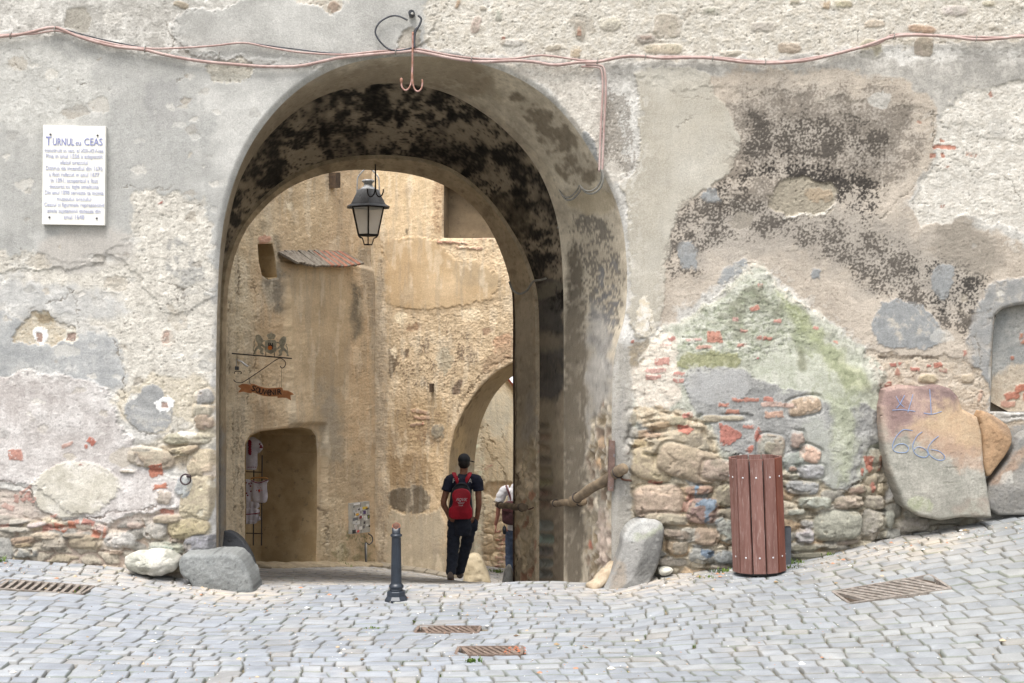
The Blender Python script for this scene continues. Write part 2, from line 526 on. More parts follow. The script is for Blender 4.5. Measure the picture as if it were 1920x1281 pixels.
# ---------------- front wall as a dense relief
def wall_grid(s0, s1, z0, z1, res):
    xs = np.arange(s0, s1+res*.5, res); zs = np.arange(z0, z1+res*.5, res)
    X, Z = np.meshgrid(xs, zs)
    return X, Z

_f0w = outline(F0, 12.0)
F0XZ = _f0w[:, [0, 2]]

def paint_front(S):
    U, V = S.U, S.V
    S.col[:] = S.tone((186, 181, 172), (226, 222, 214), 'M')
    # --- broad fields
    S.patch([(-900, 60), (60, 62), (110, 60), (250, 95), (420, 105), (640, 108), (640, 420), (415, 560), (300, 600), (240, 470), (100, 520), (-900, 520)], (178, 177, 172), (206, 204, 198), 'A', warp=10, soft=3, dh=0.012, rough=0.25)
    S.patch([(320, 62), (335, 25), (372, 12), (430, 20), (460, -8), (560, -60), (818, -60), (818, 60), (788, 92), (700, 112), (560, 130), (400, 118), (345, 92)], (176, 174, 168), (200, 198, 192), 'A', warp=4, soft=1.5, dh=0.016, rough=0.2)
    S.patch([(225, 100), (330, 110), (420, 300), (300, 420), (200, 430), (40, 420), (-200, 420), (-200, 280), (60, 260), (200, 230)], (192, 190, 184), (172, 172, 168), 'A', warp=26, soft=22, op=.7, rough=.3)
    S.patch([(270, 150), (340, 150), (350, 230), (300, 260), (270, 230)], (164, 164, 162), (178, 176, 172), 'A', warp=10, soft=8, op=.8)
    S.patch([(385, 120), (470, 108), (482, 130), (450, 155), (405, 158), (390, 140)], (214, 208, 192), (190, 182, 165), 'D', warp=5, soft=1.5, dh=-0.012, rough=1.3)
    S.patch([(120, 20), (165, 12), (175, 35), (160, 62), (128, 60)], (182, 175, 160), (165, 158, 145), 'B', warp=6, soft=2, dh=-0.006)
    S.patch([(10, 60), (150, 90), (200, 160), (130, 250), (0, 240), (-200, 200), (-200, 60)], (222, 220, 213), (196, 193, 185), 'C', warp=20, soft=14, op=.75, rough=.8)
    # rough cream field left of the arch
    S.patch([(238, 372), (300, 350), (350, 372), (403, 380), (403, 790), (370, 800), (300, 780), (235, 760), (215, 640), (130, 560), (20, 520), (-60, 480), (60, 470), (200, 500), (255, 430)], (232, 225, 210), (196, 188, 174), 'C', warp=14, soft=5, dh=-0.006, rough=1.35)
    S.patch([(76, 430), (255, 425), (258, 480), (200, 505), (130, 520), (78, 500)], (205, 198, 188), (192, 185, 176), 'A', warp=6, soft=8, rough=.2)
    S.patch([(60, 520), (240, 560), (230, 600), (100, 590), (0, 580), (-80, 540)], (190, 190, 188), (206, 204, 200), 'B', warp=16, soft=12, op=.8, rough=.5)
    S.patch([(-200, 560), (20, 590), (130, 640), (210, 620), (235, 660), (235, 720), (200, 742), (140, 700), (0, 700), (-200, 720)], (172, 174, 174), (190, 190, 188), 'B', warp=14, soft=7, dh=0.004, rough=.5)
    S.soot([(300, 440), (345, 440), (395, 470), (395, 560), (340, 560), (290, 500)], (165, 163, 158), cover=.62, soft=30, mode='B', op=.8)
    S.soot([(330, 540), (360, 540), (366, 570), (345, 580)], (120, 110, 98), cover=.5, soft=14, op=.7)
    S.patch([(20, 640), (50, 590), (72, 575), (100, 600), (140, 612), (135, 640), (70, 645), (35, 648)], (214, 202, 178), (190, 172, 142), 'C', warp=5, soft=2, dh=-0.012, rough=1.3)
    S.patch([(62, 585), (95, 590), (100, 605), (70, 606)], (150, 130, 98), (176, 158, 122), 'C', warp=3, soft=2)
    S.patch([(228, 722), (330, 700), (400, 700), (403, 800), (240, 815), (214, 760)], (205, 192, 165), (225, 212, 188), 'C', warp=10, soft=6, dh=-0.004)
    S.patch([(238, 745), (262, 726), (300, 722), (322, 760), (322, 800), (280, 813), (245, 806), (232, 780)], (156, 157, 156), (176, 176, 174), 'B', warp=5, soft=2.5, dh=0.006, rough=.5)
    # pinkish plaster lower left
    S.patch([(-900, 705), (40, 705), (100, 695), (150, 700), (205, 732), (228, 800), (240, 815), (255, 830), (250, 870), (330, 890), (355, 905), (350, 940), (300, 960), (180, 985), (130, 960), (60, 900), (-50, 902), (-900, 940)], (194, 184, 178), (216, 209, 204), 'M', warp=9, soft=2.5, dh=0.014, rough=.85)
    S.patch([(60, 905), (95, 870), (150, 862), (215, 880), (232, 905), (215, 935), (185, 962), (120, 975), (75, 960), (60, 930)], (198, 190, 170), (216, 209, 192), 'B', warp=5, soft=2, dh=0.012, rough=.5)
    S.crack([(0, 900), (20, 898), (45, 915), (62, 920), (70, 950), (110, 976), (180, 972), (210, 960), (260, 958), (300, 945), (312, 936)], 2.2, (120, 100, 82), .012)
    S.crack([(215, 640), (234, 700), (232, 745), (216, 740)], 1.5, (150, 138, 118), .008)
    S.crack([(225, 762), (236, 790), (262, 812), (300, 812), (350, 810)], 1.5, (130, 115, 92), .01)
    # lower left rubble
    S.patch([(-900, 905), (55, 905), (75, 960), (110, 978), (180, 990), (260, 965), (330, 950), (360, 955), (400, 1000), (404, 1130), (-900, 1130)], (208, 188, 174), (188, 174, 158), 'M', warp=5, soft=2, dh=-0.016, rough=1.5)
    S.rubble([(-900, 960), (60, 965), (150, 985), (330, 975), (404, 980), (404, 1130), (-900, 1130)], 46, 22, [(178, 165, 142), (160, 150, 132), (190, 172, 140), (150, 145, 135), (196, 180, 160)], (205, 182, 162), .03, (175, 152, 130), seed=4)
    # jamb stones left of the arch
    S.rubble([(365, 735), (404, 725), (404, 870), (300, 880), (250, 840), (300, 820), (360, 800)], 60, 26, [(206, 192, 162), (190, 170, 138), (214, 204, 184)], (222, 212, 192), .02, (200, 186, 160), seed=8)
    lst = [(382, 745, 36, 30, -20, (180, 178, 172)), (380, 770, 38, 26, 0, (205, 192, 162)), (382, 792, 38, 30, 0, (178, 150, 118)), (352, 823, 90, 24, 0, (196, 182, 150)), (285, 860, 92, 36, 8, (190, 174, 142)),
           (380, 872, 62, 62, 0, (208, 186, 144)), (372, 935, 66, 88, 10, (205, 184, 146)), (345, 912, 30, 42, 20, (172, 178, 184)), (310, 932, 34, 26, 10, (196, 180, 158)), (357, 990, 82, 38, -2, (192, 170, 124)),
           (316, 972, 58, 16, -3, (172, 150, 122)), (294, 995, 44, 36, 0, (190, 186, 176)), (228, 1012, 64, 30, 3, (178, 176, 170)), (163, 1015, 66, 28, 4, (178, 156, 120)), (105, 1018, 50, 26, 0, (160, 148, 124)),
           (45, 1013, 50, 16, -6, (168, 138, 108)), (50, 1035, 48, 20, 0, (172, 170, 162)), (10, 1030, 34, 46, 0, (170, 168, 160)), (30, 978, 60, 10, -4, (196, 186, 166)), (32, 992, 64, 12, 4, (186, 178, 158)), (90, 1003, 54, 14, 3, (176, 158, 126)),
           (142, 1003, 44, 9, 0, (160, 142, 118)), (313, 1027, 70, 26, 2, (160, 160, 156)), (378, 1018, 64, 36, -8, (138, 140, 140)), (220, 1034, 30, 9, 0, (170, 148, 116)), (48, 1021, 34, 9, -4, (176, 148, 104)), (72, 983, 40, 10, -8, (196, 184, 168)), (8, 975, 26, 22, 0, (176, 165, 148)),
           (255, 985, 30, 12, 0, (206, 176, 160)), (190, 990, 34, 16, 10, (200, 168, 152)), (265, 842, 40, 9, 0, (205, 196, 176)), (345, 842, 60, 12, -8, (190, 168, 132)), (330, 1012, 24, 12, 0, (178, 160, 132)), (240, 884, 28, 6, 2, (176, 160, 136)), (350, 846, 50, 14, -20, (188, 160, 120))]
    for t in lst:
        S.stone(*t[:6], dome=.045 if t[2] > 40 else .028)
    for t in [(295, 883, 26, 22, -12, (216, 104, 62)), (301, 912, 25, 10, -14, (222, 108, 62)), (30, 853, 26, 22, 0, (214, 130, 108)), (172, 829, 16, 9, 30, (220, 92, 62)), (164, 838, 6, 6, 0, (214, 100, 70)), (152, 871, 10, 3, 0, (205, 110, 85)), (316, 958, 26, 8, 3, (202, 112, 88)),
              (115, 988, 22, 14, 15, (205, 98, 55)), (136, 982, 14, 12, 0, (212, 104, 55)), (168, 980, 24, 12, 14, (198, 112, 95)), (92, 990, 24, 12, -8, (196, 118, 100)), (182, 1000, 16, 14, 8, (208, 110, 70)), (148, 978, 10, 8, 0, (216, 130, 105)), (50, 930, 26, 10, -35, (214, 148, 132)), (50, 918, 30, 6, -30, (222, 168, 150)), (30, 935, 10, 16, 10, (216, 160, 142)), (104, 967, 16, 8, 5, (212, 140, 118)), (302, 381, 8, 6, -20, (196, 92, 76)), (10, 985, 20, 6, 0, (200, 140, 120)), (62, 934, 18, 12, 20, (214, 138, 124)), (125, 834, 22, 6, -25, (218, 168, 152)), (15, 950, 24, 10, 30, (216, 170, 155)), (200, 997, 8, 22, 10, (210, 130, 98))]:
        S.brect(*t)
    # anchor patches
    S.patch([(62, 618), (70, 613), (86, 616), (92, 628), (90, 641), (76, 645), (63, 640)], (245, 243, 238), None, warp=1, soft=1, dh=.004, rough=.4)
    S.patch([(120, 617), (143, 616), (145, 643), (120, 645)], (225, 216, 196), None, warp=3, soft=1.2, dh=-.004, rough=.4)
    S.patch([(298, 620), (318, 615), (324, 640), (316, 655), (302, 650)], (228, 212, 194), None, warp=3, soft=1.2, dh=.003, rough=.4)
    S.patch([(291, 757), (300, 746), (318, 740), (322, 748), (330, 758), (316, 770), (306, 772), (294, 770)], (246, 245, 242), None, warp=1, soft=1, dh=.005, rough=.4, smooth=1)
    for t in [(73, 632, 10, 17, 2, (178, 142, 126)), (133, 632, 16, 15, 0, (150, 125, 112)), (310, 634, 13, 22, 3, (206, 172, 152)), (309, 759, 12, 12, 0, (206, 172, 158))]:
        S.brect(*t, dh=-.006)
    # --- top right rough band with stones
    S.patch([(815, -80), (3000, -80), (3000, 100), (1700, 70), (1500, 112), (1180, 108), (1130, 120), (1000, 112), (900, 104), (800, 92), (790, 60)], (226, 219, 205), (200, 190, 172), 'C', warp=8, soft=4, dh=-.006, rough=1.6)
    S.patch([(560, -30), (640, -20), (645, 20), (620, 30), (600, 10), (560, 8)], (220, 212, 198), (190, 176, 156), 'C', warp=6, soft=2, dh=-.014, rough=1.5)
    S.patch([(740, 92), (768, 45), (785, 60), (790, 90), (760, 98)], (178, 168, 152), (205, 196, 180), 'C', warp=5, soft=2, dh=-.014)
    for t in [(625, 15, 22, 20, 40, (168, 128, 96)), (340, 10, 26, 14, 20, (188, 165, 130)), (892, 48, 20, 30, 10, (178, 160, 134)), (935, 28, 16, 24, 0, (176, 164, 146)), (1088, 58, 20, 44, 0, (190, 175, 152)), (1252, 48, 54, 46, 0, (196, 182, 156)), (1243, 92, 80, 20, 0, (204, 188, 150)), (1080, 97, 26, 24, 10, (200, 172, 128)),
              (1040, 88, 30, 12, -10, (190, 170, 140)), (1213, 72, 34, 18, 0, (200, 182, 170)), (1548, 8, 22, 18, 0, (196, 160, 114)), (1580, 8, 40, 14, 0, (198, 178, 138)), (1480, 90, 40, 22, 0, (196, 168, 136)), (1372, 100, 44, 12, 0, (200, 186, 160)), (1640, 44, 40, 14, 0, (200, 184, 154)),
              (1728, 54, 56, 16, 6, (190, 138, 96)), (1630, 92, 44, 36, 0, (184, 168, 134)), (1732, 88, 38, 40, 0, (186, 168, 136)), (1855, 6, 24, 10, 0, (205, 186, 150)), (1870, 50, 34, 14, 0, (190, 176, 152)), (1490, 4, 20, 12, 0, (190, 172, 142)), (905, 15, 14, 10, 0, (190, 172, 146)), (858, 8, 8, 20, 20, (176, 140, 96)), (1145, 45, 44, 26, 0, (208, 196, 172)), (1430, 50, 44, 18, 0, (205, 194, 176)), (960, 80, 50, 14, 0, (196, 180, 156)), (1330, 20, 40, 14, 0, (215, 205, 186)), (1790, 20, 50, 20, 0, (215, 205, 186))]:
        S.stone(*t[:6], dome=.012, jit=.22, op=.85, gap=.003)
    S.brect(1087, 60, 8, 20, 0, (205, 150, 118)); S.brect(1212, 70, 20, 6, 4, (205, 160, 148)); S.brect(943, 70, 8, 5, 0, (190, 120, 96))
    # --- between arch and drip plaster
    S.patch([(900, 112), (1000, 118), (1130, 125), (1190, 330), (1150, 360), (1110, 300), (1050, 190), (980, 140)], (200, 190, 176), (222, 214, 200), 'C', warp=8, soft=4, rough=1.2)
    S.patch([(1090, 240), (1110, 255), (1125, 300), (1118, 300), (1100, 275)], (150, 152, 152), (165, 165, 162), 'B', warp=2, soft=2, dh=.008)
    S.soot([(1120, 160), (1200, 170), (1200, 330), (1150, 330), (1110, 270)], (128, 118, 104), cover=.72, soft=24, op=.7)
    # --- grey band under the cable, right
    S.patch([(1140, 112), (1500, 116), (1600, 90), (1690, 120), (1780, 105), (1930, 110), (3000, 120), (3000, 420), (1770, 250), (1740, 200), (1350, 170), (1160, 150)], (172, 168, 160), (194, 188, 178), 'M', warp=12, soft=6, dh=.008, rough=.5)
    # --- beige field with black crust
    S.patch([(1240, 170), (1400, 120), (1740, 140), (1760, 260), (1745, 320), (1690, 380), (1740, 420), (1830, 410), (1930, 470), (3000, 600), (3000, 720), (1860, 680), (1700, 720), (1600, 640), (1500, 560), (1420, 490), (1300, 560), (1230, 640), (1230, 500), (1250, 420)], (212, 196, 176), (188, 172, 152), 'M', warp=10, soft=5, rough=.9)
    for pg in ([(1350, 160), (1690, 170), (1730, 260), (1660, 360), (1560, 330), (1380, 320)], [(1250, 420), (1400, 340), (1640, 380), (1860, 520), (1840, 620), (1640, 540), (1480, 470), (1300, 520)]):
        S.patch(pg, (142, 138, 132), (166, 160, 150), 'C', warp=26, soft=40, op=.5)
    S.soot([(1340, 150), (1700, 150), (1745, 220), (1740, 330), (1600, 400), (1420, 420), (1300, 400), (1290, 300)], (126, 114, 100), cover=.80, soft=60, mode='CD', op=.7, warp=30)
    S.soot([(1370, 190), (1620, 200), (1690, 250), (1680, 330), (1620, 330), (1400, 330), (1360, 280)], (80, 73, 66), cover=.66, soft=50, mode='CD', op=.85, warp=30)
    S.soot([(1300, 350), (1440, 280), (1560, 300), (1670, 340), (1640, 430), (1560, 400), (1460, 330), (1340, 400)], (58, 53, 50), cover=.70, soft=34, mode='CD', op=.9, warp=16)
    S.soot([(1230, 420), (1340, 330), (1480, 380), (1640, 420), (1740, 460), (1860, 520), (1900, 640), (1780, 640), (1640, 560), (1560, 500), (1440, 440), (1340, 480), (1240, 560)], (88, 80, 72), cover=.58, soft=34, mode='CD', op=.88, warp=16)
    S.soot([(1700, 480), (1780, 470), (1860, 500), (1860, 580), (1780, 600), (1720, 560)], (70, 66, 62), cover=.5, soft=24, mode='CD', op=.85)
    S.patch([(1750, 420), (1810, 400), (1860, 430), (1890, 500), (1830, 520), (1780, 500), (1750, 470)], (160, 150, 134), (140, 130, 116), 'C', warp=14, soft=14, op=.75)
    # pale drip plaster
    S.patch([(1182, 124), (1325, 124), (1340, 180), (1368, 205), (1386, 250), (1380, 300), (1345, 352), (1292, 368), (1262, 420), (1246, 500), (1240, 590), (1228, 625), (1205, 640), (1178, 636), (1178, 380), (1156, 352), (1196, 320), (1200, 180)], (206, 199, 183), (190, 181, 162), 'A', warp=5, soft=2, dh=.010, rough=.12)
    S.patch([(1196, 560), (1215, 548), (1222, 600), (1232, 620), (1205, 634), (1184, 625), (1196, 610)], (238, 232, 222), (222, 205, 172), 'C', warp=4, soft=1.5, dh=.004)
    S.patch([(1170, 640), (1235, 630), (1240, 660), (1200, 700), (1178, 690)], (178, 160, 128), (150, 140, 124), 'C', warp=6, soft=3)
    # stone exposed high on the right
    S.patch([(1440, 385), (1450, 350), (1480, 332), (1530, 338), (1570, 352), (1572, 380), (1550, 402), (1500, 402), (1460, 408)], (180, 168, 144), (160, 148, 126), 'C', warp=6, soft=2.5, dh=-.014, rough=1.6)
    S.patch([(1500, 352), (1560, 356), (1566, 378), (1520, 384)], (186, 164, 132), (168, 146, 116), 'C', warp=4, soft=2, dh=.004)
    S.crack([(1470, 412), (1500, 400), (1548, 400), (1570, 376)], 3.0, (235, 228, 215), -.012)
    # white rough plaster far right
    S.patch([(1775, 190), (1860, 160), (1940, 140), (3000, 140), (3000, 520), (1930, 440), (1860, 420), (1810, 400), (1760, 430), (1700, 400), (1735, 330), (1760, 300), (1752, 230)], (232, 226, 214), (204, 196, 182), 'C', warp=10, soft=3, dh=-.008, rough=1.3)
    S.crack([(1750, 210), (1752, 300), (1715, 350), (1650, 410)], 1.8, (170, 158, 140), .012)
    for t in [(1772, 277, 46, 8, 2, (214, 118, 84)), (1750, 291, 12, 8, 0, (214, 130, 98)), (1768, 291, 8, 7, 0, (216, 130, 98)), (1822, 291, 20, 7, 8, (214, 150, 122)), (1768, 266, 8, 5, 0, (214, 130, 98)), (1857, 176, 6, 14, -20, (196, 140, 118)), (1767, 387, 8, 5, 0, (200, 110, 80)), (1776, 313, 6, 4, 0, (205, 140, 110)), (1725, 228, 8, 4, 0, (205, 150, 120))]:
        S.brect(*t, dh=-.004)
    # grey cement patches
    for pg in [[(1265, 470), (1290, 448), (1312, 470), (1306, 500), (1280, 505)], [(1515, 515), (1528, 500), (1544, 512), (1538, 528), (1520, 528)], [(1740, 530), (1760, 490), (1790, 500), (1785, 540), (1762, 560), (1748, 548)],
               [(1634, 590), (1650, 568), (1690, 562), (1730, 575), (1760, 600), (1772, 640), (1740, 656), (1690, 660), (1650, 650), (1636, 625)], [(1312, 360), (1345, 352), (1350, 375), (1315, 378)], [(1380, 490), (1400, 484), (1404, 505), (1374, 520), (1350, 540), (1340, 520)]]:
        S.patch(pg, (150, 153, 154), (166, 168, 168), 'B', warp=6, soft=2.5, dh=.006, rough=.4)
    S.soot([(1650, 580), (1760, 590), (1760, 650), (1660, 640)], (205, 192, 172), cover=.40, soft=14, mode='B', op=.7)
    S.patch([(1810, 640), (1830, 580), (1850, 530), (1900, 520), (3000, 520), (3000, 590), (1900, 570), (1866, 590), (1858, 640), (1856, 780), (1840, 770), (1830, 700)], (150, 151, 150), (168, 166, 162), 'B', warp=6, soft=3, dh=.012, rough=.3)
    S.soot([(1820, 560), (1940, 530), (1930, 560), (1860, 590)], (205, 196, 180), cover=.3, soft=10, mode='B', op=.6)
    # horizontal broken ledge right of buttress
    S.patch([(1600, 655), (1700, 668), (1780, 665), (1852, 700), (1856, 790), (1920, 790), (3000, 800), (3000, 900), (1860, 860), (1700, 780), (1650, 730)], (216, 200, 178), (192, 172, 146), 'C', warp=6, soft=2.5, dh=-.012, rough=1.9)
    S.crack([(1650, 668), (1700, 672), (1730, 668), (1760, 672)], 2.4, (120, 104, 86), .014)
    S.crack([(1860, 778), (1900, 782), (1990, 780)], 3, (120, 112, 100), .02)
    for t in [(1625, 672, 14, 9, 50, (205, 98, 78)), (1640, 690, 10, 7, 40, (205, 98, 78)), (1650, 692, 12, 8, 10, (210, 110, 90)), (1675, 685, 12, 8, 0, (208, 100, 80)), (1688, 682, 8, 9, 20, (205, 98, 78)), (1715, 692, 18, 7, 8, (210, 112, 90)), (1760, 685, 18, 10, -8, (208, 104, 74)), (1742, 686, 8, 6, 0, (205, 98, 78)), (1683, 698, 8, 14, 20, (214, 140, 110)), (1665, 720, 12, 10, -20, (196, 96, 72)), (1665, 740, 8, 18, 10, (200, 104, 80)), (1808, 663, 6, 12, 0, (205, 120, 96)), (1770, 695, 14, 5, 0, (215, 150, 130)), (1838, 742, 8, 18, 5, (214, 170, 140))]:
        S.brect(*t, dh=.006)
    for t in [(1740, 710, 36, 18, 3, (198, 176, 132)), (1815, 710, 28, 16, 0, (205, 180, 140))]:
        S.stone(*t[:6], dome=.02)
    # below niche: mortar
    S.patch([(1856, 780), (3000, 780), (3000, 1080), (1856, 1080), (1850, 860)], (176, 170, 160), (150, 148, 144), 'M', warp=5, soft=3, rough=1.0)

BUT = [(1182, 1130), (1178, 900), (1178, 760), (1190, 700), (1215, 640), (1260, 600), (1330, 570), (1372, 525), (1404, 494), (1420, 492), (1448, 520), (1490, 556), (1545, 595), (1600, 640), (1638, 672), (1664, 712), (1658, 800), (1652, 900), (1640, 1130)]
def paint_buttress(S):
    B = smooth_poly(BUT, 2)
    # swelling of the old buttress
    m = S.near(B)
    d = S.sd(B, 12, m)+3*S.nC[m]
    ramp = np.clip(d/120, 0, 1)
    low = sstep(500, 900, S.V[m])
    S.h[m] += np.where(d > -12, 0.020*sstep(-6, 16, d)+(0.08+.10*low)*np.sin(np.clip(ramp, 0, 1)*math.pi/2), 0)
    S.patch(BUT, (164, 167, 146), (196, 195, 180), 'M', warp=9, soft=3, rough=1.3)
    S.soot([(1240, 620), (1418, 500), (1600, 640), (1655, 740), (1600, 760), (1400, 700), (1260, 690)], (128, 128, 104), cover=.55, soft=14, mode='B', op=.55)
    S.soot([(1290, 600), (1418, 520), (1520, 600), (1500, 680), (1300, 670)], (222, 218, 204), cover=.42, soft=14, mode='CD', op=.7)
    S.rubble([(1270, 620), (1380, 560), (1500, 590), (1520, 650), (1400, 672), (1270, 668)], 34, 13, [(176, 180, 156), (160, 164, 138), (196, 196, 178)], (176, 180, 156), .007, (184, 186, 166), seed=21, soft=26)
    # pale rim
    S.crack([(1200, 650), (1260, 606), (1330, 572), (1375, 528), (1404, 496), (1419, 492), (1440, 512), (1485, 556), (1545, 600)], 3.0, (216, 204, 184), -.006, jag=6)
    S.patch([(1290, 600), (1380, 540), (1418, 515), (1460, 560), (1520, 620), (1500, 660), (1400, 680), (1280, 665), (1240, 660)], (150, 156, 128), (196, 196, 180), 'C', warp=10, soft=10, rough=1.7)
    S.soot([(1330, 560), (1420, 520), (1500, 600), (1480, 650), (1340, 640)], (108, 110, 78), cover=.60, soft=24, mode='B', op=.6)
    S.patch([(1448, 530), (1478, 560), (1520, 600), (1560, 640), (1520, 650), (1470, 590)], (146, 154, 96), (174, 180, 138), 'C', warp=8, soft=8, op=.85)
    S.patch([(1180, 680), (1190, 700), (1215, 640), (1260, 610), (1275, 700), (1270, 770), (1180, 770)], (222, 212, 194), (206, 190, 170), 'C', warp=6, soft=4, rough=1.2)
    S.patch([(1262, 672), (1300, 660), (1380, 655), (1384, 690), (1330, 690), (1270, 690)], (136, 138, 96), (160, 160, 112), 'C', warp=5, soft=2, dh=.004)
    S.patch([(1400, 680), (1480, 650), (1600, 650), (1650, 720), (1655, 800), (1640, 820), (1580, 790), (1500, 750), (1420, 730)], (180, 184, 160), (200, 200, 184), 'M', warp=8, soft=6, rough=.6)
    S.patch([(1520, 650), (1570, 650), (1600, 690), (1640, 740), (1600, 740), (1550, 700)], (186, 188, 144), (172, 177, 134), 'B', warp=12, soft=12, op=.8)
    S.soot([(1440, 560), (1520, 580), (1620, 680), (1640, 760), (1600, 860), (1560, 880), (1540, 760), (1460, 660)], (128, 138, 90), cover=.56, soft=36, mode='B', op=.6)
    S.patch([(1480, 655), (1500, 650), (1515, 690), (1490, 700)], (110, 112, 80), (134, 134, 100), 'C', warp=6, soft=5, op=.7)
    # grey cement lower field
    S.patch([(1275, 700), (1300, 688), (1380, 690), (1410, 715), (1480, 725), (1560, 760), (1640, 760), (1655, 800), (1648, 830), (1630, 830), (1600, 870), (1600, 900), (1570, 925), (1540, 915), (1490, 870), (1380, 860), (1340, 830), (1320, 780), (1290, 760)], (150, 150, 147), (172, 171, 166), 'M', warp=6, soft=2.5, dh=.008, rough=1.1)
    S.patch([(1540, 730), (1580, 740), (1600, 800), (1598, 850), (1570, 900), (1548, 915), (1552, 850), (1545, 790)], (166, 172, 138), (184, 188, 160), 'M', warp=12, soft=12, op=.85)
    S.patch([(1280, 705), (1360, 690), (1400, 710), (1400, 745), (1320, 760), (1282, 745)], (176, 176, 174), (164, 163, 160), 'B', warp=5, soft=3, dh=.005, rough=.5)
    S.patch([(1496, 780), (1545, 790), (1550, 860), (1560, 915), (1530, 905), (1480, 850)], (184, 186, 172), (168, 170, 160), 'M', warp=8, soft=6, rough=.4)
    # rubble
    S.rubble([(1178, 765), (1275, 765), (1325, 790), (1350, 860), (1380, 880), (1500, 880), (1550, 925), (1620, 900), (1660, 830), (1662, 1000), (1650, 1130), (1178, 1130)], 44, 24, [(190, 172, 138), (170, 158, 132), (156, 150, 136), (178, 150, 112), (150, 148, 140), (198, 184, 156)], (196, 180, 150), .035, (172, 154, 122), seed=12)
    S.patch([(1180, 755), (1260, 765), (1330, 790), (1300, 815), (1180, 800)], (206, 190, 160), (186, 162, 126), 'C', warp=5, soft=3, rough=1.8)
    L = [(1222, 868, 82, 62, 12, (198, 172, 132), .09), (1258, 826, 110, 40, -8, (196, 178, 146), .07), (1288, 866, 118, 62, 16, (188, 164, 124), .10), (1345, 878, 70, 40, 8, (172, 154, 124), .07), (1232, 938, 92, 66, -4, (184, 158, 122), .10), (1246, 968, 84, 22, 3, (172, 156, 128), .07),
         (1313, 952, 62, 48, 0, (160, 128, 106), .08), (1305, 914, 54, 17, -3, (158, 122, 90), .05), (1360, 925, 50, 40, 0, (164, 148, 118), .05), (1360, 962, 46, 30, 0, (156, 142, 112), .05), (1344, 972, 20, 16, -30, (142, 150, 152), .05), (1358, 990, 44, 40, 20, (158, 158, 148), .07), (1318, 1000, 48, 34, 8, (168, 142, 108), .05),
         (1266, 1018, 38, 32, 0, (160, 144, 116), .05), (1262, 996, 50, 18, 6, (142, 126, 104), .04), (1311, 1036, 48, 30, 2, (150, 152, 144), .07), (1356, 1038, 46, 26, 0, (136, 142, 140), .06), (1258, 1050, 60, 16, 0, (164, 156, 138), .03), (1345, 1058, 44, 10, 0, (150, 142, 120), .03),
         (1238, 795, 50, 12, -10, (188, 152, 100), .03), (1268, 788, 36, 18, 0, (186, 168, 128), .03), (1205, 812, 40, 14, -8, (178, 148, 108), .03), (1195, 829, 34, 14, 0, (178, 146, 96), .04), (1226, 814, 36, 8, -8, (190, 160, 120), .02), (1330, 783, 38, 14, 0, (190, 172, 140), .03), (1368, 782, 44, 10, 0, (196, 180, 146), .02), (1185, 785, 16, 30, 0, (184, 170, 142), .03), (1188, 812, 14, 22, 0, (170, 160, 140), .03),
         (1500, 760, 62, 34, -10, (186, 156, 116), .05), (1438, 838, 50, 54, 10, (180, 158, 136), .06), (1486, 822, 26, 32, 0, (160, 134, 122), .06), (1510, 848, 42, 30, 20, (206, 168, 142), .04), (1478, 862, 40, 34, -20, (166, 172, 168), .05), (1510, 880, 50, 26, 0, (174, 174, 168), .04), (1495, 910, 62, 26, 3, (150, 152, 152), .06), (1518, 938, 64, 24, 2, (158, 160, 138), .07), (1484, 955, 40, 12, -3, (176, 172, 152), .05), (1535, 952, 40, 8, -8, (172, 166, 146), .03),
         (1504, 985, 30, 30, 0, (162, 164, 150), .06), (1500, 1000, 34, 26, 10, (186, 188, 180), .06), (1562, 980, 94, 58, -3, (160, 160, 140), .11), (1632, 982, 52, 58, 12, (164, 158, 134), .09), (1583, 938, 58, 24, -4, (150, 136, 108), .07), (1637, 940, 40, 26, 6, (164, 150, 130), .06), (1600, 916, 40, 18, -10, (140, 112, 88), .04), (1535, 1018, 60, 10, 2, (150, 142, 118), .05), (1500, 1022, 50, 14, 2, (146, 138, 112), .04), (1510, 1035, 70, 12, -3, (140, 134, 106), .04), (1585, 1012, 50, 10, -4, (146, 130, 104), .04), (1640, 855, 30, 30, 0, (172, 160, 136), .05), (1632, 905, 20, 30, 0, (168, 150, 116), .04), (1480, 890, 20, 12, 0, (178, 172, 150), .03), (1477, 875, 16, 10, 0, (186, 150, 126), .03), (1655, 1000, 24, 24, 0, (150, 150, 138), .04)]
    for t in L:
        S.stone(*t[:6], dome=t[6]*.60, gap=.024, p=3.4)
    # brick and tile fragments
    S.brick([(1344, 793), (1362, 796), (1384, 812), (1382, 818), (1362, 830), (1344, 831)], (208, 100, 80)); S.brick([(1414, 798), (1424, 812), (1420, 828), (1410, 824), (1408, 812)], (196, 92, 72))
    S.brick([(1390, 842), (1402, 830), (1408, 830), (1404, 842), (1396, 848)], (212, 98, 70)); S.brick([(1266, 797), (1282, 795), (1296, 803), (1282, 812), (1267, 809)], (212, 98, 68))
    S.brick([(1615, 855), (1634, 856), (1632, 878), (1626, 884), (1618, 876)], (206, 98, 66)); S.brick([(1608, 872), (1617, 874), (1613, 890), (1609, 886)], (200, 92, 64)); S.brick([(1630, 894), (1637, 905), (1637, 922), (1630, 922), (1628, 908)], (198, 104, 78))
